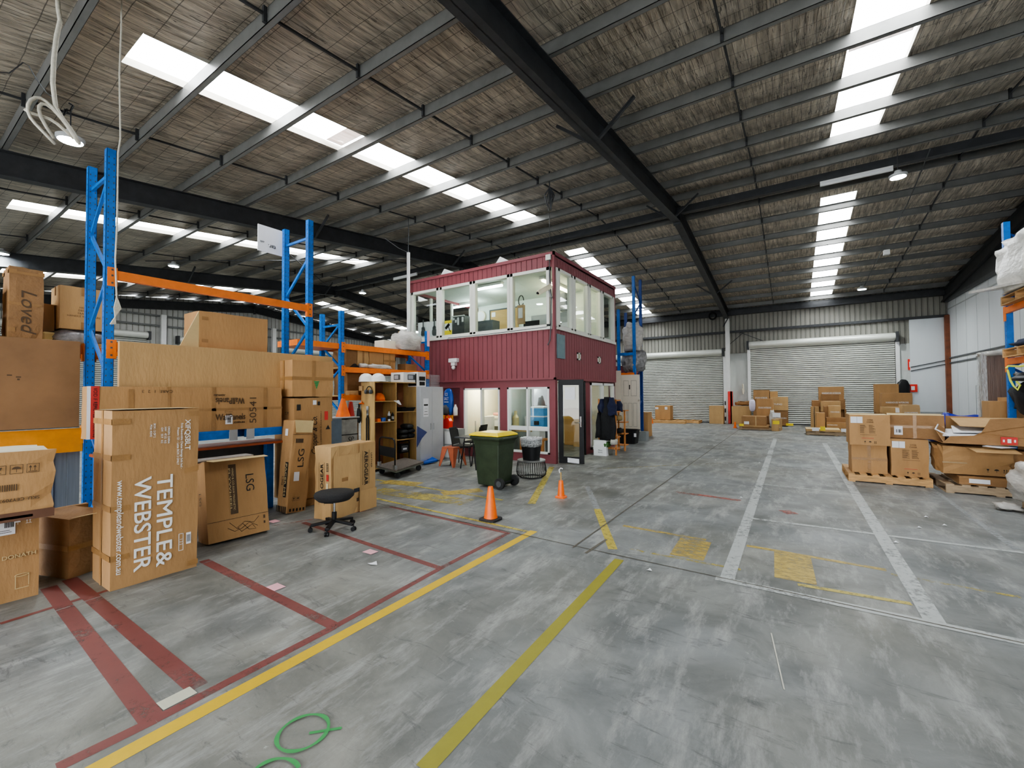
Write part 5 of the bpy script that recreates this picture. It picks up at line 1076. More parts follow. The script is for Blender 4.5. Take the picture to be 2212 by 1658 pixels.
for nm, py, a, b in (('a', 866, s0, mid), ('b', 911.5, s0, mid), ('c', 889, mid, s1), ('d', 950, mid, s1)):
    z = P(812 if nm in 'ab' else 858, py, x=SX).z; shz[nm] = z; obj('shelf', MB().box(SX-D, SX-.01, a, b, z-.018, z), ply, su)
def ypx(px): return P(px, 900, x=SX-.1).y
# hats
for i, (px, lab) in enumerate(((791, 'white hard hat, left one of the pair on the shelf unit'), (817, 'white hard hat, right one of the pair on the shelf unit'))):
    x_ = SX-.13; y_ = P(px, 815, x=x_).y; 
    if i == 0: x_ = SX-.36; y_ = P(px, 815, x=x_).y
    mb = MB(); mb.lathe([(.16, .0), (.16, .03), (.15, .1), (.11, .16), (.05, .19), (0, .195)], (x_, y_, sh), 24); h_ = obj('hard_hat', mb, mat('white hat shell', (.8, .8, .76), .3), smooth=True); tag(h_, lab, 'helmet', 'hard hats'); mb = MB(); mb.lathe([(.15, .0), (.195, .003), (.19, .012), (.15, .014)], (x_+.02, y_+.02, sh), 24); obj('brim', mb, mat('white hat shell', (.8, .8, .8)), h_, smooth=True)
x_ = SX-.15; y_ = ypx(822); mb = MB(); mb.lathe([(.13, 0), (.135, .05), (.11, .13), (.05, .18), (0, .185)], (x_, y_, shz['a']), 24); t = obj('hard_hat', mb, conew, smooth=True); tag(t, 'orange hard hat on the upper left shelf of the plywood unit', 'helmet'); mb = MB(); mb.lathe([(.13, 0), (.16, .003), (.13, .012)], (x_, y_, shz['a']), 20); obj('brim', mb, conew, t)
mb = MB(); mb.prism([(SX-.01, ypx(845), shz['a']+.002), (SX+.01, ypx(855), shz['a']+.01), (SX+.02, ypx(860), shz['a']-.1), (SX+.02, ypx(857), shz['a']-.1)], (-.01, 0, 0)); t = obj('paper_strip', mb, paper); tag(t, 'white paper strip hanging off the upper left shelf', 'paper')
for px, r, h, m, lab, nm, cp in ((839, .03, .22, whitepl, 'white spray can on the second left shelf', 'spray_can', whitepl), (847, .03, .19, black, 'dark spray can beside the white one', 'spray_can', whitepl)):
    y_ = ypx(px); t = obj(nm, MB().lathe([(r, 0), (r, h*.75), (r*.6, h*.84), (r*.45, h*.86), (r*.45, h)], (SX-.08, y_, shz['b']), 14), m, smooth='auto'); tag(t, lab, 'can'); obj('can_label', MB().lathe([(r+.001, h*.2), (r+.001, h*.55)], (SX-.08, y_, shz['b']), 14), ink if m is whitepl else grey, t)
y_ = ypx(827); mb = MB(); mb.lathe([(.035, 0), (.065, 0), (.065, .045), (.035, .045)], (SX-.1, y_, shz['b']), 20); mb.lathe([(.033, .047), (.06, .047), (.06, .085), (.033, .085)], (SX-.1, y_+.01, shz['b']), 20); t = obj('tape_roll', mb, bluepl, smooth='auto'); tag(t, 'blue tape rolls on the second left shelf', 'tape')
y_ = ypx(815); t = obj('small_box', MB().box(SX-.14, SX-.04, y_-.04, y_+.05, shz['b'], shz['b']+.07), conew, bevel=.004); tag(t, 'small orange box beside the blue tape', 'box')
y_ = ypx(878); t = obj('black_tray', MB().lathe([(.2, 0), (.24, .09), (.23, .09), (.19, .02)], (SX-.22, y_, shz['c']), 24, sq=6), black); tag(t, 'shallow black tray on the upper right shelf', 'tray')
y_ = ypx(864); t = obj('black_boot', MB().lathe([(.08, 0), (.09, .08), (.06, .2), (.07, .45), (0, .46)], (SX-.3, y_, shz['c']+.003), 14), black, smooth=True); tag(t, 'tall black rubber thing standing at the back of the upper right shelf', 'boot')
k = 0
for dy, dz, dx in ((-.13, 0, .05), (.15, 0, .05), (-.12, .11, .06), (.16, .12, .06), (.06, .23, .08)):
    y_ = ypx(878)+dy*.8; w_ = MB(); w_.blob((SX-.22+dx, y_, shz['d']+.06+dz), (.17, .12, .06), 16, 8, .06, k, flat=-.055); t = obj('rubber_pad', w_, rubber, smooth=True)
    tag(t, ('black rounded pad, lower left of the heap on the lower right shelf', 'black rounded pad, lower right of the heap on the lower right shelf', 'black rounded pad, second row left of the heap', 'black rounded pad, second row right of the heap', 'black rounded pad, topmost of the heap')[k], 'pad', 'black pads on the shelf'); k += 1
y_ = ypx(874); wl_ = thing('work_light', 'black boxy work light in a tube frame, bottom right compartment', 'lamp', (SX-.15, y_, .07)); obj('lamp_head', MB().box(SX-.2, SX-.1, y_-.13, y_+.13, .3, .52), black, wl_, bevel=.015); obj('lens', MB().box(SX-.1, SX-.09, y_-.1, y_+.1, .34, .48), dgrey, wl_); obj('badge', MB().box(SX-.09, SX-.087, y_-.06, y_+.06, .38, .42), paper, wl_)
mb = MB(); [mb.tube([(SX-.12, y_+s_*.16, .08), (SX-.12, y_+s_*.16, .58)], .012) for s_ in (-1, 1)]; mb.tube([(SX-.12, y_-.16, .58), (SX-.12, y_+.16, .58)], .012); mb.tube([(SX-.12, y_-.16, .09), (SX-.12, y_+.16, .09)], .012); obj('tube_frame', mb, black, wl_)
# things hung on its side panel (faces -y)
def sidept(px, py): return P(px, py, y=s0-.03)
a = sidept(781, 838); t = obj('wooden_block', MB().box(a.x-.06, a.x+.06, s0-.06, s0-.02, a.z-.06, a.z+.05), card2, bevel=.004); tag(t, 'small square cardboard box pinned high on the side of the shelf unit', 'box')
a = sidept(799, 838); em = thing('earmuffs', 'black earmuffs hung on the side of the shelf unit', 'earmuffs', (a.x, s0-.06, a.z)); mb = MB(); mb.tube([(a.x+.09*math.cos(q), s0-.05, a.z-.06+.1*math.sin(q)) for q in [math.pi*k/8 for k in range(9)]], .01); obj('headband', mb, black, em)
for s_ in (-1, 1): obj('ear_cup', MB().blob((a.x+s_*.075, s0-.07, a.z-.08), (.035, .045, .05), 12, 8, .03, 1), dgrey, em, smooth=True)
def tool(px, py0, py1, label, m, nm, sp=.035):
    a, b = sidept(px, py0), sidept(px, py1); t = thing(nm, label, 'tool', (a.x, s0-.04, b.z)); mid_ = a.z-(a.z-b.z)*.25
    mb = MB(); mb.bar((a.x-.02, s0-.045, a.z), (a.x+.012, s0-.045, mid_), .035, .02, (0, 1, 0)); mb.bar((a.x+.02, s0-.045, a.z), (a.x-.012, s0-.045, mid_), .035, .02, (0, 1, 0)); obj('jaws', mb, grey if m is black else dgrey, t)
    for s_ in (-1, 1): mb = MB(); mb.tube([(a.x, s0-.045, mid_), (a.x+s_*sp, s0-.045, mid_-.08), (a.x+s_*sp, s0-.045, b.z)], .013, 8); obj('handle', mb, m, t)
tool(777, 872, 905, 'pliers with yellow grips hung on the side panel', inky, 'pliers', .022); tool(795, 877, 955, 'long black handled bolt cutters hung on the side panel', black, 'bolt_cutters')
a = sidept(777, 895); w_ = MB(); w_.blob((a.x+.01, s0-.06, a.z-.02), (.06, .035, .17), 12, 10, .15, 3); t = obj('tool_pouch', w_, black, smooth=True); tag(t, 'black tool pouch hung behind the yellow pliers', 'pouch')
a = sidept(782, 871); mb = MB(); mb.tube([(a.x-.06, s0-.05, a.z), (a.x+.07, s0-.05, a.z)], .018); mb.tube([(a.x+.01, s0-.05, a.z), (a.x+.01, s0-.05, a.z+.06)], .01); t = obj('tap_key', mb, conew); tag(t, 'orange T shaped tool above the pouch on the side panel', 'tool')
# boxes on top of unit & locker
mw = Carton('white microwave carton with a picture of the oven, on the plywood shelf unit', SX-.46, SX-.02, P(873, 815, x=SX-.02).y-.02, P(900, 810, x=SX-.02).y+.08, sh, sh+.24, whitepl, dent=.001)
for f in ('x+', 'y-'):
    W = mw.width(f); mw.rect(f, W*.25, W*.75, .06, .19, dgrey, 'oven_picture', off=.004); mw.rect(f, W*.3, W*.6, .08, .17, mat('picture grey', (.45, .46, .5), .5), 'oven_window', off=.006)
gz = Carton('white carton with black photos standing on top of the locker', -8.0, -7.66, ly0-.01, P(920, 800, x=-7.66).y, lh, lh+.36, whitepl, dent=.001); W = gz.width('x+')
gz.rects('x+', [(W*.2, W*.85, .03, .12), (W*.15, W*.9, .15, .25)], ink, 'product_pictures'); gz.rect('y-', .02, .3, .02, .32, ink, 'dark_panel')
mb = MB(); yb0 = P(921, 840, x=-7.7).y; yb1 = P(949, 840, x=-7.7).y
for k in range(9):
    z = lh+.02+k*.035; mb.tube([(-7.7, yb0, z), (-7.7, yb1, z), (-8.0, yb1, z)], .003, 4)
for k in range(10): y = yb0+(yb1-yb0)*k/9; mb.tube([(-7.7, y, lh), (-7.7, y, lh+.3)], .003, 4)
t = obj('wire_basket', mb, grey); tag(t, 'grey wire basket on the right of the locker top', 'basket')
# boxes on rack two shelves
zt_, zm_, zl_ = (P(746, q, x=R2).z for q in (742, 792, 853))
def onrack(label, pa, pb, z, h, m=card, x=R2-.1, dep=.5, **k): return Carton(label, x-dep, x, P(pa, 800, x=x).y, P(pb, 800, x=x).y, z, z+h, m, **k)
onrack('wide carton at the left end of the middle rack shelf', 748, 771, zm_, .40, cardd); onrack('pale taped carton second on the middle rack shelf', 772, 797, zm_, .44, card2, taped='v')
onrack('plain carton third on the middle rack shelf', 798, 828, zm_, .42); onrack('crossed tape carton at the right of the middle rack shelf', 829, 854, zm_, .42, taped='hv'); onrack('dark shadowed carton at the office end of the middle shelf', 876, 900, zm_, .18, cardd, dep=.3)
onrack('wide brown carton on the third rack shelf', 750, 782, zl_, .5, cardd, x=R2-.2); onrack('flat pale carton on the third rack shelf', 755, 775, zl_-.0, .1, card2, x=R2-.02, dep=.15)
onrack('large carton at the floor level under the third rack shelf', 748, 775, .02, 1.2, card2); 
for i, (px, w, z) in enumerate(((786, .12, zm_), (815, .3, zm_), (833, .2, zm_))):
    x = R2-.04; y = P(px, 800, x=x).y; w_ = MB(); w_.blob((x-.05, y, z+.05), (.1, w, .06), 14, 8, .2, i, flat=-.05); t = obj('plastic_bag', w_, plast, smooth=True); tag(t, ('small clear plastic bag on the middle rack shelf, left one', 'wide flat plastic bag on the middle rack shelf, centre', 'clear plastic bag on the middle rack shelf, right one')[i], 'bag')
mb = MB(); x = R2-.03; y = P(768, 790, x=x).y; mb.prism([(x, y-.12, zm_), (x, y+.12, zm_), (x, y, zm_+.09)], (-.15, 0, 0)); t = obj('black_hood', mb, black); tag(t, 'black peaked cloth at the left of the middle rack shelf', 'cloth')
x = R2-.3; c = P(845, 735, x=x); t = obj('white_box', MB().box(x-.2, x+.15, P(820, 740, x=x).y, P(868, 740, x=x).y, zt_, zt_+.22), cream, bevel=.01); tag(t, 'long cream box on the top orange rack shelf', 'box')
c = P(880, 735, x=R2-.15); w_ = MB(); w_.blob((c.x, c.y, zt_+.2), (.25, .42, .32), 20, 12, .14, 8, flat=-.19); t = obj('plastic_sack', w_, plast, smooth=True); tag(t, 'large clear plastic sack on the right of the top orange rack shelf', 'sack')
Carton('narrow upright carton behind the clear sack on the top shelf', R2-.75, R2-.6, P(868, 720, x=R2-.6).y, P(880, 720, x=R2-.6).y, zt_, zt_+.6, card2)
# grey crate stack with cones
gx = -7.2; 
gc = thing('grey_cabinet', 'blue grey metal cabinet behind the torn open carton', 'cabinet', (gx-.3, 5.2, 0)); ga, gb = P(716, 920, x=gx).y, P(738, 920, x=gx).y; gh = P(730, 904, x=gx).z; obj('body', MB().box(gx-.6, gx, ga-.1, gb, 0, gh), mat('blue grey paint', (.17, .22, .28), .5), gc); obj('top', MB().box(gx-.6, gx+.01, ga-.1, gb+.4, gh, gh+.02), grey, gc)
gd = P(772, 920, x=gx-.02).y; pb = Carton('grey lidded bin with scribbled marks beside the blue grey cabinet', gx-.5, gx-.02, gb+.01, gd, 0, gh-.02, mat('grey bin', (.32, .31, .28), .7, var=.2, scale=9), dent=.006); pb.text('x+', .2, gh-.42, 'SP', .14, ink, slant=.3, name='scribble'); pb.rects('x+', [(0, gd-gb, gh-.33, gh-.31)], ink, 'lid_line')
for i, (px, m, lab, w, top) in enumerate(((741, conew, 'square based orange cone on the blue grey cabinet', .13, 860), (758, mat('dark red plastic', (.35, .02, .01), .5), 'slim dark red cone beside the orange one', .07, 867))):
    c = P(px, 893, x=gx-.25); zt2 = P(px, top, x=gx-.25).z; mb = MB(); mb.lathe([(w, gh+.02), (.03, zt2), (0, zt2)], (gx-.25, c.y, 0), 16, sq=2.6); t = obj('traffic_cone', mb, m, smooth='auto'); tag(t, lab, 'cone')
# platform trolley
ta = fl(836, 1019); tr_ = thing('platform_trolley', 'flat bed platform trolley with a folding black push handle', 'trolley', (ta.x, ta.y, 0)); zd = .16
A, B, Cc = P(813, 1008, z=zd), P(855, 1019, z=zd), P(915, 999, z=zd); B2 = A+(B-A); D2 = A+(Cc-B); e1 = (B-A); e2 = (Cc-B)
mb = MB(); mb.prism([A, B, Cc, D2], (0, 0, .03)); obj('deck', mb, mat('grey deck mat', (.12, .1, .085), .7, var=.3, scale=20), tr_); mb = MB(); mb.prism([A-Vector((0, 0, .02)), B-Vector((0, 0, .02)), Cc-Vector((0, 0, .02)), D2-Vector((0, 0, .02))], (0, 0, .02)); obj('edge_bumper', mb, mat('green grey bumper', (.13, .15, .11), .6), tr_)
for f, g in ((.1, .12), (.9, .12), (.1, .88), (.9, .88)):
    q = A+e1*f+e2*g; mb = MB(); dd_ = e1.normalized()*.018; mb.tube([(q.x-dd_.x, q.y-dd_.y, .06), (q.x+dd_.x, q.y+dd_.y, .06)], .06, 16); mb.box(q.x-.03, q.x+.03, q.y-.03, q.y+.03, .11, .14); obj('castor', mb, rubber, tr_, smooth='auto')
ax, bx_ = A+e1*.1+e2*.04, A+e1*.9+e2*.04; hz = P(835, 945, y=(ax.y+bx_.y)/2).z; mb = MB(); u = e1.normalized()
mb.tube([(ax.x, ax.y, zd), (ax.x, ax.y, hz-.1), (ax.x+u.x*.03, ax.y+u.y*.03, hz-.03), (ax.x+u.x*.1, ax.y+u.y*.1, hz), (bx_.x-u.x*.1, bx_.y-u.y*.1, hz), (bx_.x-u.x*.03, bx_.y-u.y*.03, hz-.03), (bx_.x, bx_.y, hz-.1), (bx_.x, bx_.y, zd)], .016, 10); obj('push_handle', mb, black, tr_, smooth=True)
mb = MB(); mb.prism([(ax.x, ax.y, .42), (bx_.x, bx_.y, .42), (bx_.x, bx_.y, .62), (ax.x, ax.y, .62)], (0, .004, 0)); obj('handle_panel', mb, blackfab, tr_)
for q in (ax, bx_): obj('hinge', MB().box(q.x-.03, q.x+.03, q.y-.03, q.y+.03, zd+.03, zd+.12), chrome, tr_)
# dustpan/shovel and blue tub beside the locker
c = P(915, 1002, z=0); sv = thing('blue_dustpan', 'blue plastic scoop lying on the floor below the locker', 'scoop', (c.x, c.y, 0)); mb = MB(); mb.prism([(c.x-.25, c.y-.05, .01), (c.x+.12, c.y-.1, .01), (c.x+.2, c.y+.3, .04), (c.x-.15, c.y+.35, .12)], (0, 0, .05)); obj('pan', mb, bluepl, sv, bevel=.01); mb = MB(); mb.tube([(c.x-.2, c.y+.1, .1), (-7.66, s1+.1, .95)], .014); obj('handle', mb, whitepl, sv)
mb = MB(); yy = s1+.08; mb.prism([P(a_, b_, x=-7.56) for a_, b_ in ((901, 920), (922, 933), (911, 946), (900, 966))], (.012, 0, 0)); t = obj('blue_shovel_blade', mb, mat('dull blue plastic', (.06, .08, .22), .5)); tag(t, 'dull blue shovel blade leaning between the shelf unit and the locker', 'shovel')
# coat rack by the office side
c = fl(1335, 975); cx0 = -4.35; ya, yb2 = 11.35, 12.9
cr = thing('wooden_rack', 'slim orange timber rack loaded with dark clothes beside the office window', 'rack', (cx0, 12, 0)); orw = mat('orange pine', (.62, .25, .07), .5)
def cpx(px, py, y): return P(px, py, y=y)
for px, py, y, tp in ((1295, 980, 11.4, 861), (1331, 975, 11.4, 862), (1337, 972, 12.4, 886), (1350, 968, 12.4, 886)):
    a = cpx(px, py, y); zt2 = cpx(px, tp, y).z
    for d_ in (0,): mb = MB(); mb.box(a.x-.02, a.x+.02, y-.02, y+.02, 0, zt2); obj('post', mb, orw, cr)
for px0_, px1_, y, py in ((1293, 1333, 11.4, 888), (1293, 1333, 11.4, 864), (1293, 1333, 11.4, 942), (1308, 1333, 11.4, 967), (1333, 1351, 12.4, 886), (1333, 1351, 12.4, 911), (1333, 1351, 12.4, 936), (1333, 1351, 12.4, 960)):
    a, b = cpx(px0_, py, y), cpx(px1_, py, y); mb = MB(); mb.box(a.x, b.x, y-.02, y+.3, a.z-.02, a.z+.005); obj('shelf_slats', mb, orw, cr)
def coat(px0_, px1_, py0_, py1_, y, label, m, seed, nm='hanging_coat', cat='coat'):
    a, b = cpx(px0_, py0_, y), cpx(px1_, py1_, y); cx_, cz_ = (a.x+b.x)/2, (a.z+b.z)/2; w, h = abs(b.x-a.x)/2, abs(a.z-b.z)/2
    from mathutils import noise as mn
    mb = MB(); n = 24; rows = 16; vs = []
    for i in range(rows+1):
        f = i/rows; ww = w*(.35+.75*min(1, f*2.2))*(1+.1*math.sin(f*9+seed)); z = cz_+h-2*h*f
        for k_ in range(n):
            t_ = 2*math.pi*k_/n; fo = 1+.16*math.sin(t_*5+seed+f*2)*f+.1*mn.noise(Vector((math.cos(t_)*2, math.sin(t_)*2, f*4+seed)))
            vs.append((cx_+ww*math.cos(t_)*fo, y-.12+.13*math.sin(t_)*fo, z+.04*math.sin(t_*3+seed)*(f > .9)))
    fs = [(i*n+k_, (i+1)*n+k_, (i+1)*n+(k_+1) % n, i*n+(k_+1) % n) for i in range(rows) for k_ in range(n)]+[tuple(range(n)), tuple(rows*n+k_ for k_ in range(n-1, -1, -1))]
    mb.add(vs, fs); t = obj(nm, mb, m, smooth=True); return tag(t, label, cat)
coat(1301, 1331, 857, 948, 11.35, 'long black coat hanging in the middle of the timber rack', blackcl, 1); coat(1297, 1314, 861, 888, 11.33, 'navy jacket hung at the top left of the timber rack', navy, 2, 'hanging_jacket', 'jacket'); coat(1316, 1334, 858, 895, 11.28, 'bright navy jacket hung right of the long black coat', navy, 3, 'hanging_jacket', 'jacket'); coat(1292, 1306, 890, 942, 11.34, 'short black vest hung low on the left of the timber rack', blackcl, 5, 'hanging_vest', 'vest')
coat(1333, 1346, 863, 886, 12.3, 'small dark bag hung on the right side of the timber rack', navy, 4, 'hanging_bag', 'bag')
for i, (px, py, m, lab) in enumerate(((1312, 965, mat('green shoe', (.05, .14, .03), .6), 'dark green boot on the bottom of the timber rack'), (1326, 960, mat('pale shoe', (.5, .48, .42), .6), 'pale grey shoe on the bottom of the timber rack'), (1339, 935, black, 'black shoe on the lower shelf at the right of the timber rack'), (1338, 908, mat('tan cap', (.3, .22, .1), .7), 'tan cap on the middle right shelf'))):
    y = 11.25 if i < 2 else 12.35; a = cpx(px, py, y); w_ = MB(); w_.blob((a.x, y, a.z+.07), (.08, .16, .085), 14, 9, .12, i, flat=-.07); t = obj('shoe' if i < 3 else 'cap', w_, m, smooth=True); tag(t, lab, 'shoe' if i < 3 else 'cap')
a = fl(1297, 983); bg = Carton('white paper carrier bag on the floor at the foot of the timber rack', a.x-.17, a.x+.2, a.y-.08, a.y+.1, 0, .42, paper, dent=.006, name='paper_bag', cat='bag'); bg.text('y-', .2, .15, 'Marcs\nStores', .05, ink)
a = fl(1352, 958); t = thing('storage_tub', 'black storage tub on the floor right of the timber rack', 'tub', (a.x, a.y+.2, 0)); obj('tub', MB().lathe([(.26, 0), (.31, .42), (.33, .43), (.33, .46), (.29, .45), (.25, .03)], (a.x+.02, a.y+.25, 0), 20, sq=6), black, t, smooth='auto'); obj('paper_tag', MB().box(a.x+.3, a.x+.38, a.y-.08, a.y-.075, .25, .37), paper, t)
# panelled white door standing by the rack upright
y = 15.35; a, b = P(1343, 930, y=y), P(1383, 930, y=y); zt2 = P(1363, 809, y=y).z; zb2 = a.z; pd = thing('old_panel_door', 'cream six panel timber door standing against the blue uprights behind the office', 'door', ((a.x+b.x)/2, y, zb2)); crd = mat('cream door paint', (.74, .68, .58), .5, var=.03)
obj('leaf', MB().box(a.x, b.x, y-.02, y+.02, zb2, zt2), crd, pd); w = b.x-a.x; hh = zt2-zb2; mb = MB()
for u0, u1, v0, v1 in ((.14, .42, .62, .9), (.55, .85, .62, .9), (.14, .34, .08, .5), (.39, .6, .08, .5), (.65, .86, .08, .5)):
    for q0, q1, r0, r1 in ((u0, u1, v0, v0+.01), (u0, u1, v1-.01, v1), (u0, u0+.02, v0, v1), (u1-.02, u1, v0, v1)): mb.box(a.x+w*q0, a.x+w*q1, y-.03, y-.02, zb2+hh*r0, zb2+hh*r1)
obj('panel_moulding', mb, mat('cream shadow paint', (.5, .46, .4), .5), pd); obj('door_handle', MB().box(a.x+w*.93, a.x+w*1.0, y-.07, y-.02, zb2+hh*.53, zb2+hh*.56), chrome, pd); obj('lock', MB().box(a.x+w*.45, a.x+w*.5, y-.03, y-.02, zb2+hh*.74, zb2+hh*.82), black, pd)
a2 = P(1330, 930, y=15.25); b2 = P(1341, 800, y=15.25); t = obj('door_offcut', MB().box(a2.x, b2.x, 15.23, 15.27, 0.02, b2.z), crd); tag(t, 'narrow cream board left of the panel door', 'board')
Carton('low grey crate on the floor under the panel door', a.x-.1, a.x+.9, y-.05, y+.3, 0, .32, mat('grey crate', (.25, .27, .27), .5), name='crate', cat='crate', dent=.002)
q = P(1396, 935, y=16.9); Carton('brown carton standing on end just right of the blue upright', q.x-.2, q.x+.12, 16.7, 17.3, 0, P(1396, 890, y=16.9).z, card)
# items seen inside the lower office
def inside(nm, lab, cat, px, py, y, parts):
    c = P(px, py, y=y); t = thing(nm, lab, cat, (c.x, y, c.z)); 
    for n_, m_, f_ in parts: mb = MB(); f_(mb, c); obj(n_, mb, m_, t)
    return t
inside('water_dispenser', 'blue and white water container standing inside the right lower window', 'container', 1164, 925, 9.75, [('lower_tub', mat('light blue plastic', (.08, .3, .6), .3), lambda m, c: m.box(c.x-.2, c.x+.2, 9.65, 9.95, c.z, c.z+.3)), ('band', paper, lambda m, c: m.box(c.x-.21, c.x+.21, 9.64, 9.96, c.z+.3, c.z+.33)), ('upper_tub', mat('light blue plastic', (.1, .3, .6), .3), lambda m, c: m.box(c.x-.19, c.x+.19, 9.66, 9.94, c.z+.33, c.z+.53)), ('lid', paper, lambda m, c: m.box(c.x-.2, c.x+.2, 9.65, 9.95, c.z+.53, c.z+.58)), ('spout', black, lambda m, c: m.box(c.x-.06, c.x+.06, 9.6, 9.65, c.z+.1, c.z+.2))])
t = Carton('white carton under the blue water container behind the window', P(1150, 940, y=9.75).x, P(1172, 940, y=9.75).x, 9.6, 9.9, P(1160, 945, y=9.75).z-.4, P(1160, 927, y=9.75).z, whitepl, dent=.001)
inside('microwave_oven', 'black microwave on the bench inside the right lower window', 'microwave', 1115, 882, 10.3, [('body', black, lambda m, c: m.box(c.x-.26, c.x+.22, 10.2, 10.55, 1.08, 1.4)), ('door', dgrey, lambda m, c: m.box(c.x-.24, c.x+.1, 10.19, 10.2, 1.11, 1.37))])
inside('paper_cups', 'white cup beside the black microwave', 'cup', 1125, 880, 10.15, [('cup', paper, lambda m, c: m.lathe([(.04, 0), (.05, .16), (0, .16)], (c.x, 10.15, 1.08), 14))])
inside('cloth_pile', 'brown cloths on the bench in front of the black microwave', 'cloth', 1108, 885, 10.15, [('cloth', mat('tan cloth', (.45, .28, .15), .9), lambda m, c: m.blob((c.x, 10.15, 1.12), (.12, .06, .045), 12, 8, .2, 3))])
inside('cream_bottle', 'tall cream bottle inside the right lower window', 'bottle', 1114, 926, 9.6, [('bottle', mat('cream plastic', (.72, .6, .3), .4), lambda m, c: m.lathe([(.09, 0), (.09, .3), (.04, .38), (.04, .48), (0, .48)], (c.x, 9.6, c.z), 14)), ('stand', ply, lambda m, c: m.box(c.x-.25, c.x+.5, 9.45, 9.85, c.z-.05, c.z))])
inside('low_table', 'orange timber side table inside the right lower window', 'table', 1160, 985, 9.7, [('top', orw, lambda m, c: m.box(c.x-.4, c.x+.3, 9.5, 9.9, .5, .54)), ('leg', orw, lambda m, c: m.box(c.x+.24, c.x+.3, 9.5, 9.56, 0, .5)), ('leg', orw, lambda m, c: m.box(c.x-.4, c.x-.34, 9.5, 9.56, 0, .5)), ('side', terra, lambda m, c: m.box(c.x-.3, c.x+.2, 9.6, 9.62, .1, .5))])
inside('bench_lamp', 'black tray on the bench inside the left lower window', 'tray', 1035, 882, 10.4, [('tray', black, lambda m, c: m.lathe([(.12, 1.12), (.05, 1.2), (0, 1.2)], (c.x, 10.4, 0), 16))])
for i, (px, m_, lab) in enumerate(((1020, mat('tan cloth', (.45, .28, .15)), 'tan rags at the left of the long bench'), (1038, mat('tan cloth', (.45, .28, .15)), 'tan rags under the black tray on the bench'), (1070, mat('rose cloth', (.55, .25, .2), .8), 'rose cloth at the right of the long bench'))):
    c = P(px, 888, y=10.35); w_ = MB(); w_.blob((c.x, 10.45, 1.1), (.14, .08, .05), 12, 8, .2, i); t = obj('rag', w_, m_, smooth=True); tag(t, lab, 'rag')
inside('office_chair', 'grey office chair pushed under the bench inside the left lower window', 'chair', 1022, 930, 9.9, [('backrest', grey, lambda m, c: m.box(c.x-.2, c.x+.1, 9.88, 9.92, .5, .92)), ('seat', grey, lambda m, c: m.box(c.x-.22, c.x+.2, 9.9, 10.25, .42, .48)), ('stem', black, lambda m, c: m.lathe([(.03, .05), (.03, .42)], (c.x, 10.05, 0), 10)), ('foot', black, lambda m, c: m.lathe([(.25, 0), (.22, .05), (0, .06)], (c.x, 10.05, 0), 10))])
inside('white_box', 'white tall box standing between the two bench legs in the left lower window', 'box', 1053, 925, 10.0, [('box', whitepl, lambda m, c: m.box(c.x-.2, c.x+.18, 9.95, 10.1, .35, 1.05)), ('foot', grey, lambda m, c: m.box(c.x-.15, c.x+.13, 9.98, 10.08, 0, .35))])
for px, yy_, lab in ((1232, 12.9, 'tall carton seen through the glass door, left of the mullion'), (1252, 12.6, 'tall carton seen through the glass door, right of the mullion')):
    c = P(px, 960, y=yy_); Carton(lab, c.x-.22, c.x+.18, yy_, yy_+.4, 0, 1.2, card2)
# ================================================================== RIGHT SIDE
pA = pallet('new timber pallet carrying three large cartons, nearest the white floor lines', .86, 10.33, 0, w=1.17, d=1.3)
pz = .15
b1 = Carton('lower left carton on the three carton pallet', .93, 1.46, 10.55, 11.15, pz, .68, card, dent=.004, taped='hv')
b2 = Carton('upper left carton with white labels on the three carton pallet', .9, 1.5, 10.45, 11.1, .685, 1.26, card, dent=.004, lid=cardin)
b3 = Carton('lower right carton with white labels on the three carton pallet', 1.5, 2.02, 10.5, 11.1, pz, .82, card, dent=.004)
b4 = Carton('wide carton with a barcode label, upper right on the three carton pallet', 1.53, 2.3, 10.6, 11.4, .83, 1.26, cardd, dent=.003, lid=cardin, taped='hv', rot=R(-8))
for b in (b2, b3):
    Wf = b.width('y-'); k = b.h/.58
    b.rect('y-', .02, .2, b.h-.16, b.h-.04); b.rect('y-', .115, .118, b.h-.16, b.h-.04, ink, 'label_print', off=.006)
    b.text('y-', .31, b.h-.1, 'OTER\nCHAIR', .035, inkb, bold=.003)
    for u in (.16, .29): lines_text(b, 'y-', u, b.h-.2, .1, .16, 9)
    b.symbols('y-', .2, .03, .06, ink, frame=False); b.rects('y-', [(.16, .4, b.h-.38, b.h-.375)], inkb, 'printed_rule'); b.rects('y-', [(.18, .36, .13, .137)], inkr, 'red_print')
b4.rect('y-', .1, .22, .06, .22); b4.rects('y-', [(.13, .14, .1, .16), (.15, .155, .1, .16), (.165, .18, .1, .16), (.185, .195, .1, .16)], ink, 'barcode', off=.006)
# second pallet with crushed open boxes
pB = pallet('grey pallet with torn open boxes, right of the three carton pallet', 2.12, 10.0, 0, w=1.25, d=1.2, m=timberold)
b5 = Carton('flat carton with two white labels lying on the grey pallet', 2.3, 3.5, 10.02, 11.1, .155, .3, cardd, dent=.01, rot=R(-2)); b5.rect('y-', .12, .36, .03, .1); b5.rect('y-', .62, .98, .03, .1)
b6 = Carton('open crumpled carton with handling symbols, left on the grey pallet', 2.08, 2.92, 10.1, 10.8, .31, .78, card, dent=.022, n=6, lid=cardd, rot=R(3)); b6.symbols('y-', .5, .05, .08, ink, frame=False); b6.flap('y-', .3, .84, .32, 8, base=.45, m=card2); b6.rect('y-', .0, .3, .18, .2, cleartape, 'packing_tape')
b7 = Carton('dark carton behind the torn cardboard flap on the grey pallet', 2.9, 3.5, 10.2, 10.8, .31, .72, cardd, dent=.01); b7.symbols('y-', .3, .08, .07, ink, frame=False)
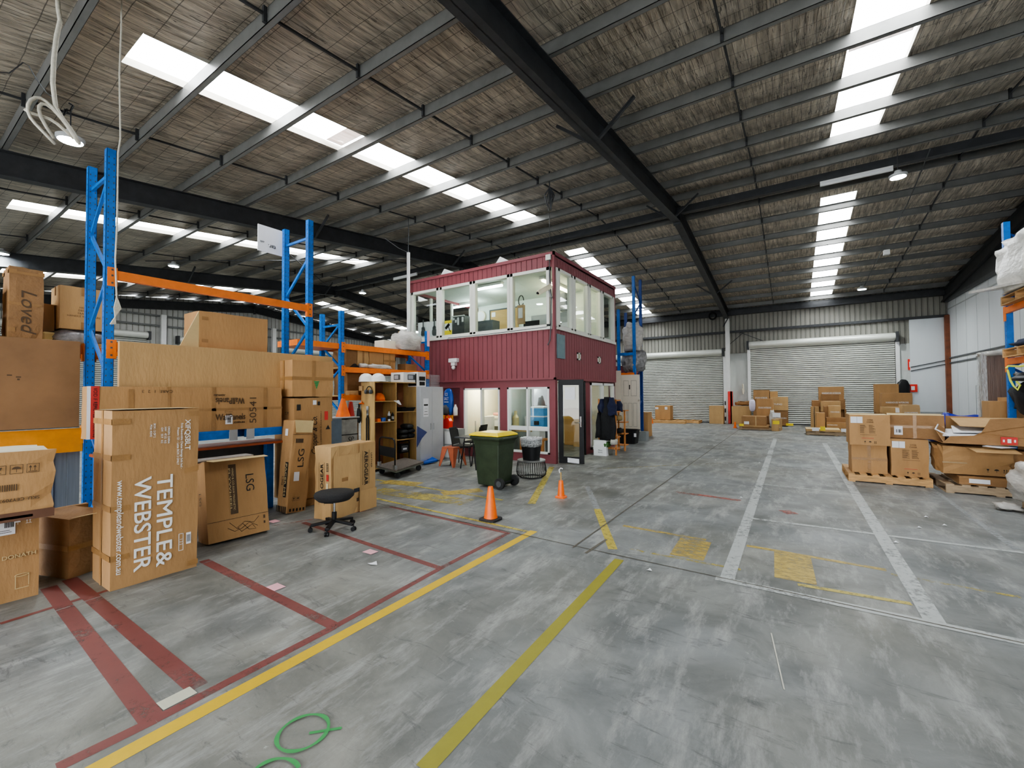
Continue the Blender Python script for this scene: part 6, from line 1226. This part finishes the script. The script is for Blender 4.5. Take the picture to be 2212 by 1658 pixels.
# big open box lying on them, its mouth showing white foam
z0 = .82; ob = thing('open_box', 'big open brown box full of white foam sheets lying on the crumpled cartons', 'box', (2.9, 10.5, z0)); th = .012
def W_(mb, pts, e): mb.prism(pts, e)
x0, x1, y0, y1 = 2.1, 3.75, 10.05, 11.0
mb = MB(); mb.box(x0, x1, y0, y1, z0, z0+.01); mb.prism([(x0, y0, z0), (x1, y0-.1, z0), (x1, y0-.1, z0+.5), (x0+.56, y0-.04, z0+.42), (x0+.46, y0-.03, z0+.2), (x0+.38, y0, z0+.14), (x0+.1, y0, z0+.12)], (0, th, 0)); obj('front_side', mb, cardd, ob)
mb = MB(); mb.prism([(x0+.25, y1, z0+.05), (x1, y1, z0+.1), (x1, y1, z0+.38), (x0+.25, y1, z0+.42)], (0, th, 0)); obj('back_side', mb, card, ob)
mb = MB(); mb.prism([(x0+.02, y0, z0), (x0+.25, y1, z0), (x0+.22, y1, z0+.42), (x0-.02, y0+.3, z0+.2)], (th, 0, 0)); obj('left_side', mb, cardd, ob)
mb = MB(); mb.tube([(x0+.1, y0, z0+.12), (x0-.02, y0+.3, z0+.21), (x0+.22, y1, z0+.43)], .012, 5); obj('white_edge', mb, paper, ob)
for i, (a, b, zz) in enumerate(((.2, 1.0, .1), (.15, .9, .16), (.3, 1.2, .22))): mb = MB(); mb.prism([(x0+a-.1, y0+.1+.1*i, z0+zz-.06), (x0+b, y0+.08+.1*i, z0+zz-.03), (x0+b+.1, y1-.1, z0+zz+.03), (x0+a, y1-.1, z0+zz+.01)], (0, 0, .02)); obj('foam_sheet', mb, paper, ob)
mb = MB(); mb.prism([(x0+.3, y0+.35, z0+.27), (x0+.9, y0+.3, z0+.25), (x1-.1, y0+.3, z0+.3), (x1, y1-.05, z0+.4), (x0+.3, y1-.05, z0+.38)], (0, 0, .01)); obj('torn_flap', mb, card2, ob)
mb = MB(); mb.box(x0+.66, x0+.84, y0-.075, y0-.06, z0+.02, z0+.14); o_ = obj('red_label', mb, inkr, ob); mb = MB(); mb.box(x0+.68, x0+.7, y0-.08, y0-.075, z0+.06, z0+.1); mb.box(x0+.73, x0+.77, y0-.08, y0-.075, z0+.05, z0+.11); mb.box(x0+.8, x0+.82, y0-.08, y0-.075, z0+.06, z0+.1); obj('label_print', mb, inkw, ob)
t = obj('white_sheet', MB().prism([(2.55, 9.98, .8), (2.75, 9.95, .78), (2.95, 10.05, .79), (2.7, 10.15, .82)], (0, 0, .004)), paper); tag(t, 'white paper lying on the torn cardboard flap', 'paper')
# wrapped bundle at the right edge
c = P(2195, 1045, z=.2); w_ = MB(); w_.blob((3.0, 8.7, .42), (.48, .5, .34), 34, 22, .14, 11, flat=-.27, fr=3); t = obj('wrapped_bundle', w_, plast, smooth=True); tag(t, 'large clear plastic wrapped bundle on the floor at the right edge', 'bundle')
pC = pallet('dark pallet under the plastic bundle at the right edge', 2.72, 8.25, 0, w=1.0, d=.9, m=timberold)
w_ = MB(); w_.blob((2.52, 8.95, .06), (.13, .1, .05), 14, 8, .25, 2, flat=-.05); t = obj('plastic_scrap', w_, plast, smooth=True); tag(t, 'scrap of clear plastic on the floor left of the big wrapped bundle', 'plastic')
# goods in and by the right rack
t = obj('wrapped_board_stack', MB().box(3.26, 3.66, 12.6, 12.85, 0, P(2130, 762, y=12.6).z), mat('brown wrapped boards', (.16, .1, .075), .35, var=.3, scale=3, stretch=(6, 6, .3), bump=.4), bevel=.02); tag(t, 'tall brown stack wrapped in clear film behind the right rack', 'bundle'); z = P(2130, 762, y=12.6).z; obj('plastic_film', MB().box(3.245, 3.32, 12.585, 12.87, 0, z+.02), clearw, t); obj('film_top', MB().blob((3.46, 12.73, z-.02), (.24, .18, .06), 20, 8, .2, 3), plast, t, smooth=True)
e1_ = Carton('tall carton with a dark printed rectangle, left of the pair under the right rack', P(2137, 870, y=11.6).x, P(2174, 870, y=11.6).x, 11.6, 12.0, .62, P(2150, 866, y=11.6).z, card, dent=.003); e1_.rect('y-', .22, .3, e1_.h-.3, e1_.h-.1, inkb, 'printed_mark')
e2_ = Carton('tall carton with a dark printed band, right of the pair under the right rack', P(2176, 870, y=11.55).x, P(2212, 870, y=11.55).x+.1, 11.55, 12.0, .62, P(2190, 858, y=11.55).z, card, dent=.003); e2_.rect('y-', .04, .42, e2_.h-.16, e2_.h-.1, inkb, 'printed_band'); e2_.rects('y-', [(.05, .4, e2_.h-.42, e2_.h-.4)], inkb, 'printed_rule')
pD = pallet('timber pallet pile base under the pair of tall cartons at the right', 3.25, 11.45, .3, w=1.1, d=.7, m=timberold); Carton('low wide carton supporting the pallet at the right', 3.3, 4.3, 11.5, 12.1, 0, .295, cardd)
t0_ = obj('support_sheet', MB().box(3.28, 4.32, 11.5, 12.1, .455, .615), cardd); tag(t0_, 'flat cardboard stack on the pallet below the pair of tall cartons', 'cardboard')
for z, lab in ((LV[0], 'pallet on the upper beam level of the right rack'), (LV[1], 'pallet on the lower beam level of the right rack')): pallet(lab, R4-.12, 9.75, z+.004, w=1.1, d=1.2)
w_ = MB(); w_.blob((R4+.42, 10.3, LV[0]+.62), (.62, .75, .5), 40, 26, .1, 13, flat=-.44, fr=3.5, sqr=.45); t = obj('wrapped_load', w_, mat('bright plastic wrap', (.78, .76, .72), .25, var=.2, scale=4, bump=.9, bscale=7, stretch=(1, 1, 2)), smooth=True); tag(t, 'overhanging load in white plastic wrap on the upper level of the right rack', 'bundle')
mb = MB(); mb.prism([(R4-.25, 10.0, LV[0]+.2), (R4-.5, 11.0, LV[0]+.28), (R4+.5, 11.1, LV[0]+.34), (R4+.6, 10.0, LV[0]+.3)], (0, 0, .04)); t = obj('cream_sheet', mb, plast); tag(t, 'pale sheets poking out below the wrapped load on the right rack', 'sheet')
w_ = MB(); w_.blob((R4+.4, 10.3, LV[1]+.22), (.5, .7, .08), 20, 10, .15, 17, flat=-.06); t = obj('folded_cloth', w_, mat('dark blue grey cloth', (.04, .05, .09), .9), smooth=True); tag(t, 'dark blue folded cloth on the lower pallet of the right rack', 'cloth')
zc = LV[1]-.35; w_ = MB(); w_.blob((R4+.35, 10.0, zc), (.48, .9, .12), 24, 12, .2, 19); t = obj('dark_bundle', w_, black, smooth=True); tag(t, 'black padded roll slung under the lower pallet of the right rack', 'bundle')
w_ = MB(); w_.blob((R4+.2, 10.5, zc-.35), (.28, .55, .3), 22, 14, .25, 23); t = obj('work_jacket', w_, blackcl, smooth=True); tag(t, 'black work jacket with yellow stripes hanging on the right rack', 'jacket')
mb = MB(); y = 10.4
pts = [P(px, py, y=y) for px, py in ((2157, 797), (2162, 792), (2185, 793), (2215, 788))]; mb.tube([(p.x, p.y-.3, p.z) for p in pts], .016, 6); pts = [P(px, py, y=y) for px, py in ((2160, 800), (2166, 822), (2172, 833), (2181, 842), (2186, 832), (2178, 824))]; mb.tube([(p.x, p.y-.3, p.z) for p in pts], .014, 6); obj('reflective_stripe', mb, mat('yellow reflective', (.7, .75, .1), .4), t)
w_ = MB(); w_.blob((4.5, 19, .42), (.75, .6, .5), 22, 12, .3, 4, flat=-.42); t = obj('blue_tarpaulin', w_, bluetarp, smooth=True); tag(t, 'crumpled bright blue tarpaulin heap by the white wall', 'tarpaulin')
a = P(2045, 800, x=XR-.02); 
for i, (px, py, w, h, m, lab) in enumerate(((1982, 838, .3, .35, redpl, 'small red sign high on the white corner panel'), (1970, 787, .16, .5, redpl, 'red fire extinguisher sign on the far wall by the right roller door'))):
    y = YF-.16 if i == 0 else YF-.04; c = P((1972 if i == 0 else 1966), (838 if i == 0 else 787), y=y); t = obj('wall_sign', MB().box(c.x-w/2, c.x+w/2, y-.02, y, c.z-h/2, c.z+h/2), m); tag(t, lab, 'sign'); obj('sign_symbol', MB().box(c.x-w/5, c.x+w/5, y-.025, y-.02, c.z-h/4, c.z+h/4), paper, t)
c = P(1948, 845, y=YF-.2); w_ = MB(); w_.blob((4.25, YF-.25, 1.75), (.25, .12, .45), 14, 10, .15, 6); t = obj('black_bag', w_, black, smooth=True); tag(t, 'black bag hung on the wall behind the far right carton pile', 'bag')
c = P(1604, 833, y=YF-.05); t = obj('chain_hoist', MB().tube([(c.x, YF-.1, 1.9), (c.x+.03, YF-.12, 1.6), (c.x+.06, YF-.1, 1.75), (c.x+.02, YF-.1, 2.15)], .04, 6), cream); tag(t, 'pale door chain hanging on the painted panel between the roller doors', 'chain')
t = obj('rubbish_heap', MB().blob((-2.2, 26.2, 1.1), (.45, .2, .12), 14, 8, .3, 3), cardd); tag(t, 'dark rags on the long carton between the far doors', 'rags')
# ladder shape drawn on the right wall
a = P(2108, 850, x=XR-.01); mb = MB(); mb.box(XR-.012, XR-.004, a.y-.02, a.y, .1, 1.9); mb.box(XR-.012, XR-.004, a.y-1.2, a.y, 1.88, 1.9)
for z in (.6, 1.0, 1.4, 1.75): mb.box(XR-.012, XR-.004, a.y-1.2, a.y, z, z+.015)
t = obj('pencil_marks', mb, grey, bpy.data.objects['wall_right'])
t = obj('foam_slab', MB().box(4.62, 5.5, 25.2, 25.35, 0, .8), mat('grey foam', (.35, .36, .36), .8)); tag(t, 'grey slab on edge against the white panel in the far right corner', 'slab')
# ================================================================== FAR CARTONS by the roller doors
def far(label, pa, pb, pt, pbot, y, m=card, dep=.6, z0=None, text=None, **k):
    a, b = P(pa, pbot, y=y), P(pb, pbot, y=y); z_ = a.z if z0 is None else z0; zt = P((pa+pb)/2, pt, y=y).z
    c = Carton(label, a.x, b.x, y, y+dep, z_, zt, m, dent=.006, n=3, **k)
    if text: c.text('y-', c.w*text[1], c.h*text[2], text[0], text[3], inkw, bold=.01, width=min(c.w*.75, len(text[0])*text[3]*.6))
    return c
# against the left door
pE = pallet('empty looking pallet at the left roller door with one carton', P(1405, 905, y=25.2).x, 25.2, 0, w=2.6, d=1.1); 
far('carton with two labels on the pallet at the left roller door', 1415, 1448, 876, 903, 25.3, dep=.7, z0=.155).rects('y-', [(.02, .2, .6, .72), (.55, .7, .58, .74)], paper, 'paper_label')
t = obj('timber_boards', MB().box(P(1400, 905, y=25.0).x, P(1482, 905, y=25.0).x, 24.7, 25.1, 0, .14), timber); tag(t, 'flat timber boards in front of the left roller door pallet', 'boards')
far('long low carton between the column and the left door', 1532, 1563, 876, 913, 25.6, card2, dep=.5, z0=0); far('long low carton right of the column', 1581, 1622, 877, 914, 25.6, card2, dep=.5, z0=0)
# middle group
yM = 22.0
pF = pallet('pallet of flat cartons nearest the white lines in the middle of the far floor', P(1597, 936, y=yM).x, yM, 0, w=1.6, d=1.1, m=timberold)
f1 = far('flat carton with yellow label at the bottom of the middle far pile', 1596, 1661, 924, 931, yM-.05, card2, dep=1.0, z0=.155); f1.rect('y-', .02, .2, .02, .12, inky)
f2 = far('flat brown carton with a white label in the middle far pile', 1602, 1655, 899, 918, yM, cardd, dep=.9); f2.rect('y-', .1, .3, .05, .18); f2.rect('y-', .55, .58, .0, f2.h, cardin, 'tape')
far('thin board carton between the flat cartons of the middle pile', 1603, 1662, 919, 924, yM-.02, cardd, dep=1.0)
f3 = far('carton with white lettering at the left of the middle far stack', 1634, 1671, 861, 898, yM+1.0, card, dep=.7, text=('STUDIO INTERIORS', .5, .48, .11)); 
far('support carton under the lettered carton of the middle far stack', 1636, 1671, 899, 922, yM+1.05, cardd, dep=.7, z0=0)
far('carton at the back left of the middle far stack', 1627, 1662, 842, 862, yM+3.0, card, dep=.7, text=('STUDIO INTERIORS', .5, .15, .11)); far('lower support carton at the back left of the middle stack', 1627, 1662, 862, 905, yM+3.05, cardd, dep=.6, z0=0)
far('pale small carton on top at the back of the middle stack', 1663, 1680, 845, 857, yM+3.2, card2, dep=.5, z0=0)
f4 = far('wide pale carton upper right of the middle far stack', 1664, 1703, 857, 886, yM+2.9, card2, dep=.7, text=('STUDIO', .4, .45, .11)); f5 = far('wide brown carton lower right of the middle far stack', 1672, 1703, 887, 915, yM+2.9, cardd, dep=.7, z0=.05, text=('INTERIORS', .5, .5, .09)); f5.rect('y-', .5, .8, .0, .12, inky)
f6 = far('short carton with yellow and white labels standing in front of the middle stack', 1670, 1686, 905, 935, yM-.1, card2, dep=.8, z0=0, rot=R(-8)); f6.rect('y-', .05, .3, .3, .45, inky); f6.rect('y-', .05, .35, .6, .8)
w_ = MB(); q = P(1668, 915, y=yM); w_.blob((q.x, yM+.2, .5), (.12, .2, .4), 12, 10, .2, 3, flat=-.45); t = obj('plastic_wrap', w_, plast, smooth=True); tag(t, 'plastic wrap hanging between the cartons of the middle far pile', 'plastic')
t = obj('white_balloon_bag', MB().blob((P(1625, 875, y=24.5).x, 24.5, P(1625, 875, y=24.5).z), (.14, .1, .3), 14, 10, .08, 2), mat('lilac white bag', (.75, .7, .85), .5), smooth=True); tag(t, 'small white bag poking out left of the middle far stack', 'bag')
# right group
yN = 20.5
pG = pallet('pallet carrying flat labelled cartons left of the three carton pallet', P(1742, 940, y=yN).x, yN, 0, w=1.9, d=1.1, m=timberold)
g1_ = far('flat pale carton with white and yellow labels on the pallet behind the three carton pallet', 1741, 1817, 927, 936, yN-.05, card2, dep=1.1, z0=.155, lid=cardin); g1_.rect('y-', .2, .42, .02, .15); g1_.rect('y-', .46, .62, .04, .2, inky); g1_.rect('y-', 1.1, 1.35, .02, .14)
for i, (lab, pa, pb, pt, pbt, y, m, tx) in enumerate((
    ('large carton with white lettering, tallest of the right far stack', 1769, 1824, 835, 870, 25.0, card, ('WAREHOUSE INTERIORS', .5, .6, .13)),
    ('tilted carton with a small stamp in front of the tallest right far one', 1776, 1813, 851, 868, 23.9, cardd, None),
    ('brown carton at the right of the right far stack', 1813, 1827, 863, 884, 24.9, cardd, None),
    ('carton at the upper left of the right far stack', 1754, 1772, 864, 878, 24.6, cardd, None),
    ('tall narrow carton at the far left of the right stack', 1752, 1759, 878, 914, 24.0, card2, None),
    ('second tall narrow carton at the left of the right stack', 1760, 1770, 878, 914, 24.0, card2, None),
    ('frame like carton in the middle of the right far stack', 1774, 1817, 866, 888, 23.0, card2, None),
    ('pale carton with white line of print in the right far stack', 1791, 1817, 876, 903, 22.0, card2, ('STUDIO INTERIORS', .5, .5, .08)),
    ('shadowed carton behind the pale one in the right far stack', 1780, 1792, 877, 900, 22.6, cardd, None),
    ('upright carton with tape standing at the front of the right stack', 1764, 1783, 891, 925, 21.5, card, None),
    ('wide brown carton at the base of the right far stack', 1785, 1830, 912, 926, 21.6, card, ('INTERIORS', .3, .6, .06)),
    ('medium carton above the base carton of the right far stack', 1785, 1830, 902, 911, 21.8, cardd, None))):
    far(lab, pa, pb, pt, pbt, y, m, dep=.6, text=tx, z0=0 if 'tall narrow' in lab else None)
# props under the ones that would hang in the air
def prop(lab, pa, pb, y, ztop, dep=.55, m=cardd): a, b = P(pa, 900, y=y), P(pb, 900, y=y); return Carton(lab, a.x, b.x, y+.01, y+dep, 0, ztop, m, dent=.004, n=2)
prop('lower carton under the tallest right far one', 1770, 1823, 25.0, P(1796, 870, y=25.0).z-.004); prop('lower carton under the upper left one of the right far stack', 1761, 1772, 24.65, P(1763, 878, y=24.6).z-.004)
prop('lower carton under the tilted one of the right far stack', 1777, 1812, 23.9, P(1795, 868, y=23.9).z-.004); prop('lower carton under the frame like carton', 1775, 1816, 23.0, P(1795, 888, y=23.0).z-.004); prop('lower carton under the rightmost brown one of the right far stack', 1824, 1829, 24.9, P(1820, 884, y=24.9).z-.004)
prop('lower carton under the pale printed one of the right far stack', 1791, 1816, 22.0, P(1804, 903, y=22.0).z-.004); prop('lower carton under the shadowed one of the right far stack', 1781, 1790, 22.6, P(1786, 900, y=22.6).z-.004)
# group by the right corner
for lab, pa, pb, pt, pbt, y, m, tx, lb in (
    ('tall carton at the back of the corner group near the white panel', 1892, 1943, 829, 890, 23.5, card, None, 0),
    ('wide carton with white print in the corner group', 1905, 1972, 848, 878, 21.5, card, ('WAREHOUSE INTERIORS', .5, .3, .09), 0),
    ('low carton with two white labels in the corner group', 1907, 1947, 879, 892, 20.5, card2, None, 1),
    ('small pale carton at the right of the corner group', 1949, 1988, 874, 895, 20.0, card2, ('STUDIO INTERIORS', .5, .2, .06), 0)):
    c = far(lab, pa, pb, pt, pbt, y, m, dep=.6, text=tx, z0=0 if 'tall narrow' in lab else None)
    if lb: c.rect('y-', .35, .52, .03, .2); c.rect('y-', .58, .75, .03, .2)
    q = c.o.location.z
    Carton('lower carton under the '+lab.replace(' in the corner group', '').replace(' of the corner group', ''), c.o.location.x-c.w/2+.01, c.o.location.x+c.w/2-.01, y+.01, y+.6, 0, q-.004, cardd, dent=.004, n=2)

# ================================================================== CEILING FITTINGS AND HANGING THINGS
def highbay(px, py, z, label, hang=.6):
    c = P(px, py, z=z); t = thing('high_bay_light', label, 'light', (c.x, c.y, z)); mb = MB(); mb.lathe([(.15, 0), (.17, .02), (.17, .06), (.08, .1), (.06, .16), (0, .17)], c, 24); obj('housing', mb, grey, t, smooth='auto')
    obj('lamp_face', MB().lathe([(0, -.002), (.145, -.002)], c, 24), lamp, t); mb = MB(); top = rz(c.y)-.2; mb.tube([(c.x, c.y, z+.16), (c.x, c.y, top)], .008, 6); obj('hanging_rod', mb, steel, t)
    ld = bpy.data.lights.new('bulb', 'SPOT'); ld.energy = 260; ld.spot_size = R(150); ld.spot_blend = .6; ld.shadow_soft_size = .15; ld.color = (.92, 1, .98); lo = bpy.data.objects.new('bulb', ld); C.objects.link(lo); lo.location = Vector((0, 0, -.03)); lo.parent = t
    return t
highbay(1940, 383, 6.75, 'lit high bay lamp under the right bay ridge'); highbay(1862, 625, 6.2, 'lit high bay lamp farthest right before the far wall'); highbay(375, 575, 6.3, 'lit high bay lamp above the left rack beam'); highbay(783, 633, 6.6, 'lit high bay lamp left of the office roof'); highbay(626, 667, 6.0, 'small lit high bay lamp beyond the second blue frame'); highbay(152, 305, 5.7, 'lit high bay lamp beside the coiled conduit, top left'); highbay(1385, 668, 6.3, 'lit high bay lamp seen through the upright behind the office'); highbay(4, 548, 6.1, 'lit high bay lamp cut by the left edge')
def fluoro(pa, pb, y, label):
    a, b = P(*pa, y=y), P(*pb, y=y); z = rz(y)-.6; t = thing('fluorescent_batten', label, 'light fitting', ((a.x+b.x)/2, y, z)); obj('housing', MB().box(a.x, b.x, y-.16, y-.1, z-.02, z+.1), whitepl, t); mb = MB(); mb.tube([(a.x+.05, y-.17, z+.04), (b.x-.05, y-.17, z+.04)], .018, 8); obj('tube', mb, paper, t)
fluoro((1770, 367), (1926, 335), YR, 'unlit long fluorescent batten on the ridge beam in the right bay'); fluoro((855, 592), (905, 577), YR, 'unlit fluorescent batten on the ridge beam left of the office')
# cord hanging near the first rack
x = -6.5; mb = MB(); mb.tube([P(px, py, x=x) for px, py in ((263, -60), (262, 60), (258, 160), (260, 300), (255, 330), (253, 480), (249, 560), (252, 640))], .008, 6); t = obj('long_rope', mb, rope); tag(t, 'long pale cord hanging in front of the blue upright with a frayed end', 'cord')
mb = MB()
for k in range(7): mb.tube([P(252, 640, x=x), P(254, 665, x=x)+Vector((0, .01*k-.03, 0)), P(250-2*k, 700, x=x)], .006, 4)
obj('frayed_end', mb, rope, t)
# conduit coil top left
x = -7.0; co_ = thing('coiled_conduit', 'drooping coil of pale flexible conduit at the top left', 'conduit', tuple(P(130, 200, x=x))); mb = MB(); mb.tube([P(px, py, x=x) for px, py in ((124, -10), (126, 20), (130, 45), (122, 80), (116, 130), (114, 180), (120, 230), (135, 255), (155, 285), (172, 310))], .022, 8); obj('drop', mb, rope, co_, smooth=True)
for i, pts in enumerate((((172, 312), (155, 275), (125, 245), (100, 215), (75, 205), (56, 225), (62, 255), (90, 280), (120, 312)), ((168, 308), (145, 270), (110, 228), (88, 220), (80, 235), (95, 270), (118, 300)), ((160, 300), (120, 262), (95, 250), (60, 245), (52, 235)))):
    mb = MB(); q = [P(a, b, x=x-.03*i) for a, b in pts]; s_ = []
    for a, b in zip(q, q[1:]): s_ += [a, a.lerp(b, .5)]
    for it in range(2): s_ = [s_[0]]+[(s_[k-1]+s_[k]*2+s_[k+1])/4 for k in range(1, len(s_)-1)]+[q[-1]]
    mb.tube(s_, .017, 8); obj('loop', mb, rope, co_, smooth=True)
x = -7.4; mb = MB(); mb.tube([P(px, py, x=x) for px, py in ((-5, 155), (20, 158), (50, 135), (62, 142), (78, 170), (100, 200), (120, 215))], .006, 5); t = obj('loose_cable', mb, steel); tag(t, 'thin dark cable looping across the roof at the top left corner', 'cable')
mb = MB(); mb.tube([P(px, py, x=x) for px, py in ((148, 222), (158, 228), (152, 240), (140, 236), (136, 250), (146, 236))], .012, 5); t = obj('cable_knot', mb, black); tag(t, 'small black knot of cable beside the conduit coil', 'cable')
mb = MB(); top = P(1187, 402, y=9.4); rnd = random.Random(5)
for k in range(12):
    a = P(1187, 405, y=9.4); w = rnd.uniform(-.12, .12); l = rnd.uniform(.35, .6); mb.tube([a, a+Vector((w, w*.4, -l*.4)), a+Vector((w*.9, -w*.3, -l*.8)), a+Vector((w*.4, 0, -l))], .012, 5)
t = obj('cable_bundle', mb, steel); tag(t, 'bunch of dark cables hanging from the roof above the office corner', 'cable'); mb = MB(); mb.tube([P(1187, 460, y=9.4), P(1187, 510, y=9.35), P(1190, 548, y=9.25)], .008, 5); mb.tube([top+Vector((0, 0, .45)), top-Vector((0, 0, .05))], .015, 5); obj('lead', mb, steel, t)
a = P(882, 545, y=9.05); t = thing('white_pole', 'tall white conduit pole at the left corner of the office', 'pole', (a.x, 9.05, 0)); obj('pole', MB().box(a.x-.035, a.x+.035, 9.02, 9.09, 0, a.z), whitepl, t); mb = MB(); mb.tube([(a.x, 9.05, a.z), (a.x+.01, 9.05, a.z+.5), (a.x, 9.05, rz(9)-.1)], .01, 5); mb.tube([(a.x, 9.05, a.z), P(860, 535, y=8.6), P(832, 515, y=8.2)], .01, 5); obj('lead', mb, dgrey, t)
# sign board on the second frame, upside down lettering
x = RX-.84; c0 = P(557, 483, x=x); c1_ = P(610, 503, x=x); zb3 = P(557, 540, x=x).z; t = thing('white_board', 'white board with upside down lettering clamped to the top of the second blue frame', 'board', (x, c0.y, zb3)); obj('panel', MB().box(x-.01, x+.01, c0.y, c1_.y, zb3, c0.z), paper, t)
mb = MB(); put_text(mb, 'tar.', (x+.013, (c0.y+c1_.y)/2+.02, zb3+.12), (0, 1, 0), (0, 0, 1), .1, .008, rot=math.pi); put_text(mb, 'exit', (x+.013, c0.y+.07, zb3+.17), (0, 1, 0), (0, 0, 1), .045, .004, rot=math.pi); obj('lettering', mb, ink, t)
# cable along the right roof bay and small roof box
mb = MB(); mb.tube([P(px, py, y=y) for px, py, y in ((2010, 320, 13.5), (1990, 370, 14.5), (1960, 440, 16), (1915, 520, 19), (1880, 590, 22.5), (1868, 615, 24))], .014, 5); t = obj('roof_cable', mb, dgrey); tag(t, 'thin cable running down the right roof bay', 'cable'); t2 = obj('junction_box', MB().box(*sum([[P(1915, 545, y=19.5)[i]-.08, P(1915, 545, y=19.5)[i]+.08] for i in range(3)], [])), whitepl); tag(t2, 'small white box on the roof cable in the right bay', 'box')
c = P(1540, 683, y=26.1); mb = MB(); mb.tube([(c.x+.18*math.cos(q), 26.0, c.z+.18*math.sin(q)) for q in [k*math.pi/8 for k in range(17)]], .05, 6); t = obj('hose_coil', mb, black); tag(t, 'dark round coil under the roof at the head of the white column', 'coil')
# litter
for i, (px, py, a) in enumerate(((805, 1218, .5), (2000, 1117, .1), (1935, 1172, .8), (1600, 1075, .4), (1640, 1000, .2), (1402, 1232, .9), (2040, 1135, .5), (1545, 994, .2), (1530, 960, .4), (1640, 1020, .1), (1985, 1140, .3))):
    c = fl(px, py); s_ = .03 if i else .06; mb = MB(); mb.add([(c.x-s_, c.y-s_*.3, .004), (c.x+s_*.2, c.y-s_*.6, .012), (c.x+s_, c.y+s_*.1, .004), (c.x+s_*.1, c.y+s_*.7, .02), (c.x-s_*.5, c.y+s_*.3, .004)], [(0, 1, 2, 3, 4)]); t = obj('paper_scrap', mb, paper)
    tag(t, ('torn white paper scrap beside the pink tape square left of the yellow line', 'thin white strip of litter, farthest right on the floor', 'white litter sliver just right of the right white floor line', 'pale litter beside the left white floor line', 'small white litter far down by the left white line, nearest the far pile', 'white scrap on the slab joint right of the olive line', 'white sliver near the faint white line at the right', 'white fleck on the far floor left of the white line', 'white fleck on the floor nearest the white column', 'white fleck between the two white lines, far end', 'white sliver next to the thin strip at the right')[i], 'litter')

# point lights for the upper tubes, plus two added to brighten the lower rooms
for nm, loc, e, col in (('strip_light', (-7.6, 10.6, 4.6), 15, (.85, 1, .97)), ('strip_light', (-5.7, 11.2, 4.6), 16, (1, .9, .6)), ('strip_light', (-9.0, 11.4, 4.6), 12, (.85, 1, .97)), ('strip_light', (-7.3, 10.0, 1.85), 35, (1, .95, .8)), ('strip_light', (-5.6, 9.9, 1.85), 30, (.9, 1, .97))):
    ld = bpy.data.lights.new(nm, 'POINT'); ld.energy = e; ld.shadow_soft_size = .25; ld.color = col; lo = bpy.data.objects.new('office_tube_and_fill', ld); C.objects.link(lo); lo.location = Vector(loc)-off.location; lo.parent = off
# repeats carry their group
G = {'cone': 'traffic cones', 'pallet': 'pallets', 'rack': 'pallet racks', 'litter': 'litter on the floor', 'light': 'lights', 'light fitting': 'unlit battens', 'bundle': 'plastic wrapped bundles', 'rag': 'cloths on the bench', 'bag': 'bags', 'box': 'cartons', 'cutout': 'window cutouts', 'helmet': 'hard hats', 'pad': 'black pads on the shelf', 'cable': 'roof cables', 'chair': 'chairs', 'can': 'spray cans'}
for o in list(bpy.data.objects):
    if not o.parent and o.get('category') in G and 'group' not in o:
        g = G[o['category']]
        if o['category'] == 'box': g = 'cartons by the far roller doors' if o.location.y > 18 else 'cartons on the right side pallets' if o.location.x > 0 else 'cartons on the left side'
        o['group'] = g
# ================================================================== LIGHT
w = bpy.data.worlds.new('day'); bpy.context.scene.world = w; w.use_nodes = True; wn_ = w.node_tree.nodes['Background']; wn_.inputs[0].default_value = (.9, .95, 1, 1); wn_.inputs[1].default_value = 4.0
sc = bpy.context.scene
sc.cycles.max_bounces = 5; sc.cycles.diffuse_bounces = 3; sc.cycles.glossy_bounces = 2; sc.cycles.transparent_max_bounces = 8; sc.cycles.use_adaptive_sampling = True; sc.cycles.adaptive_threshold = .08; sc.cycles.adaptive_min_samples = 16; sc.cycles.use_denoising = True; sc.cycles.sample_clamp_indirect = 6; sc.cycles.caustics_reflective = False; sc.cycles.caustics_refractive = False
sc.view_settings.view_transform = 'AgX'; sc.view_settings.look = 'AgX - Medium High Contrast'; sc.view_settings.exposure = .84
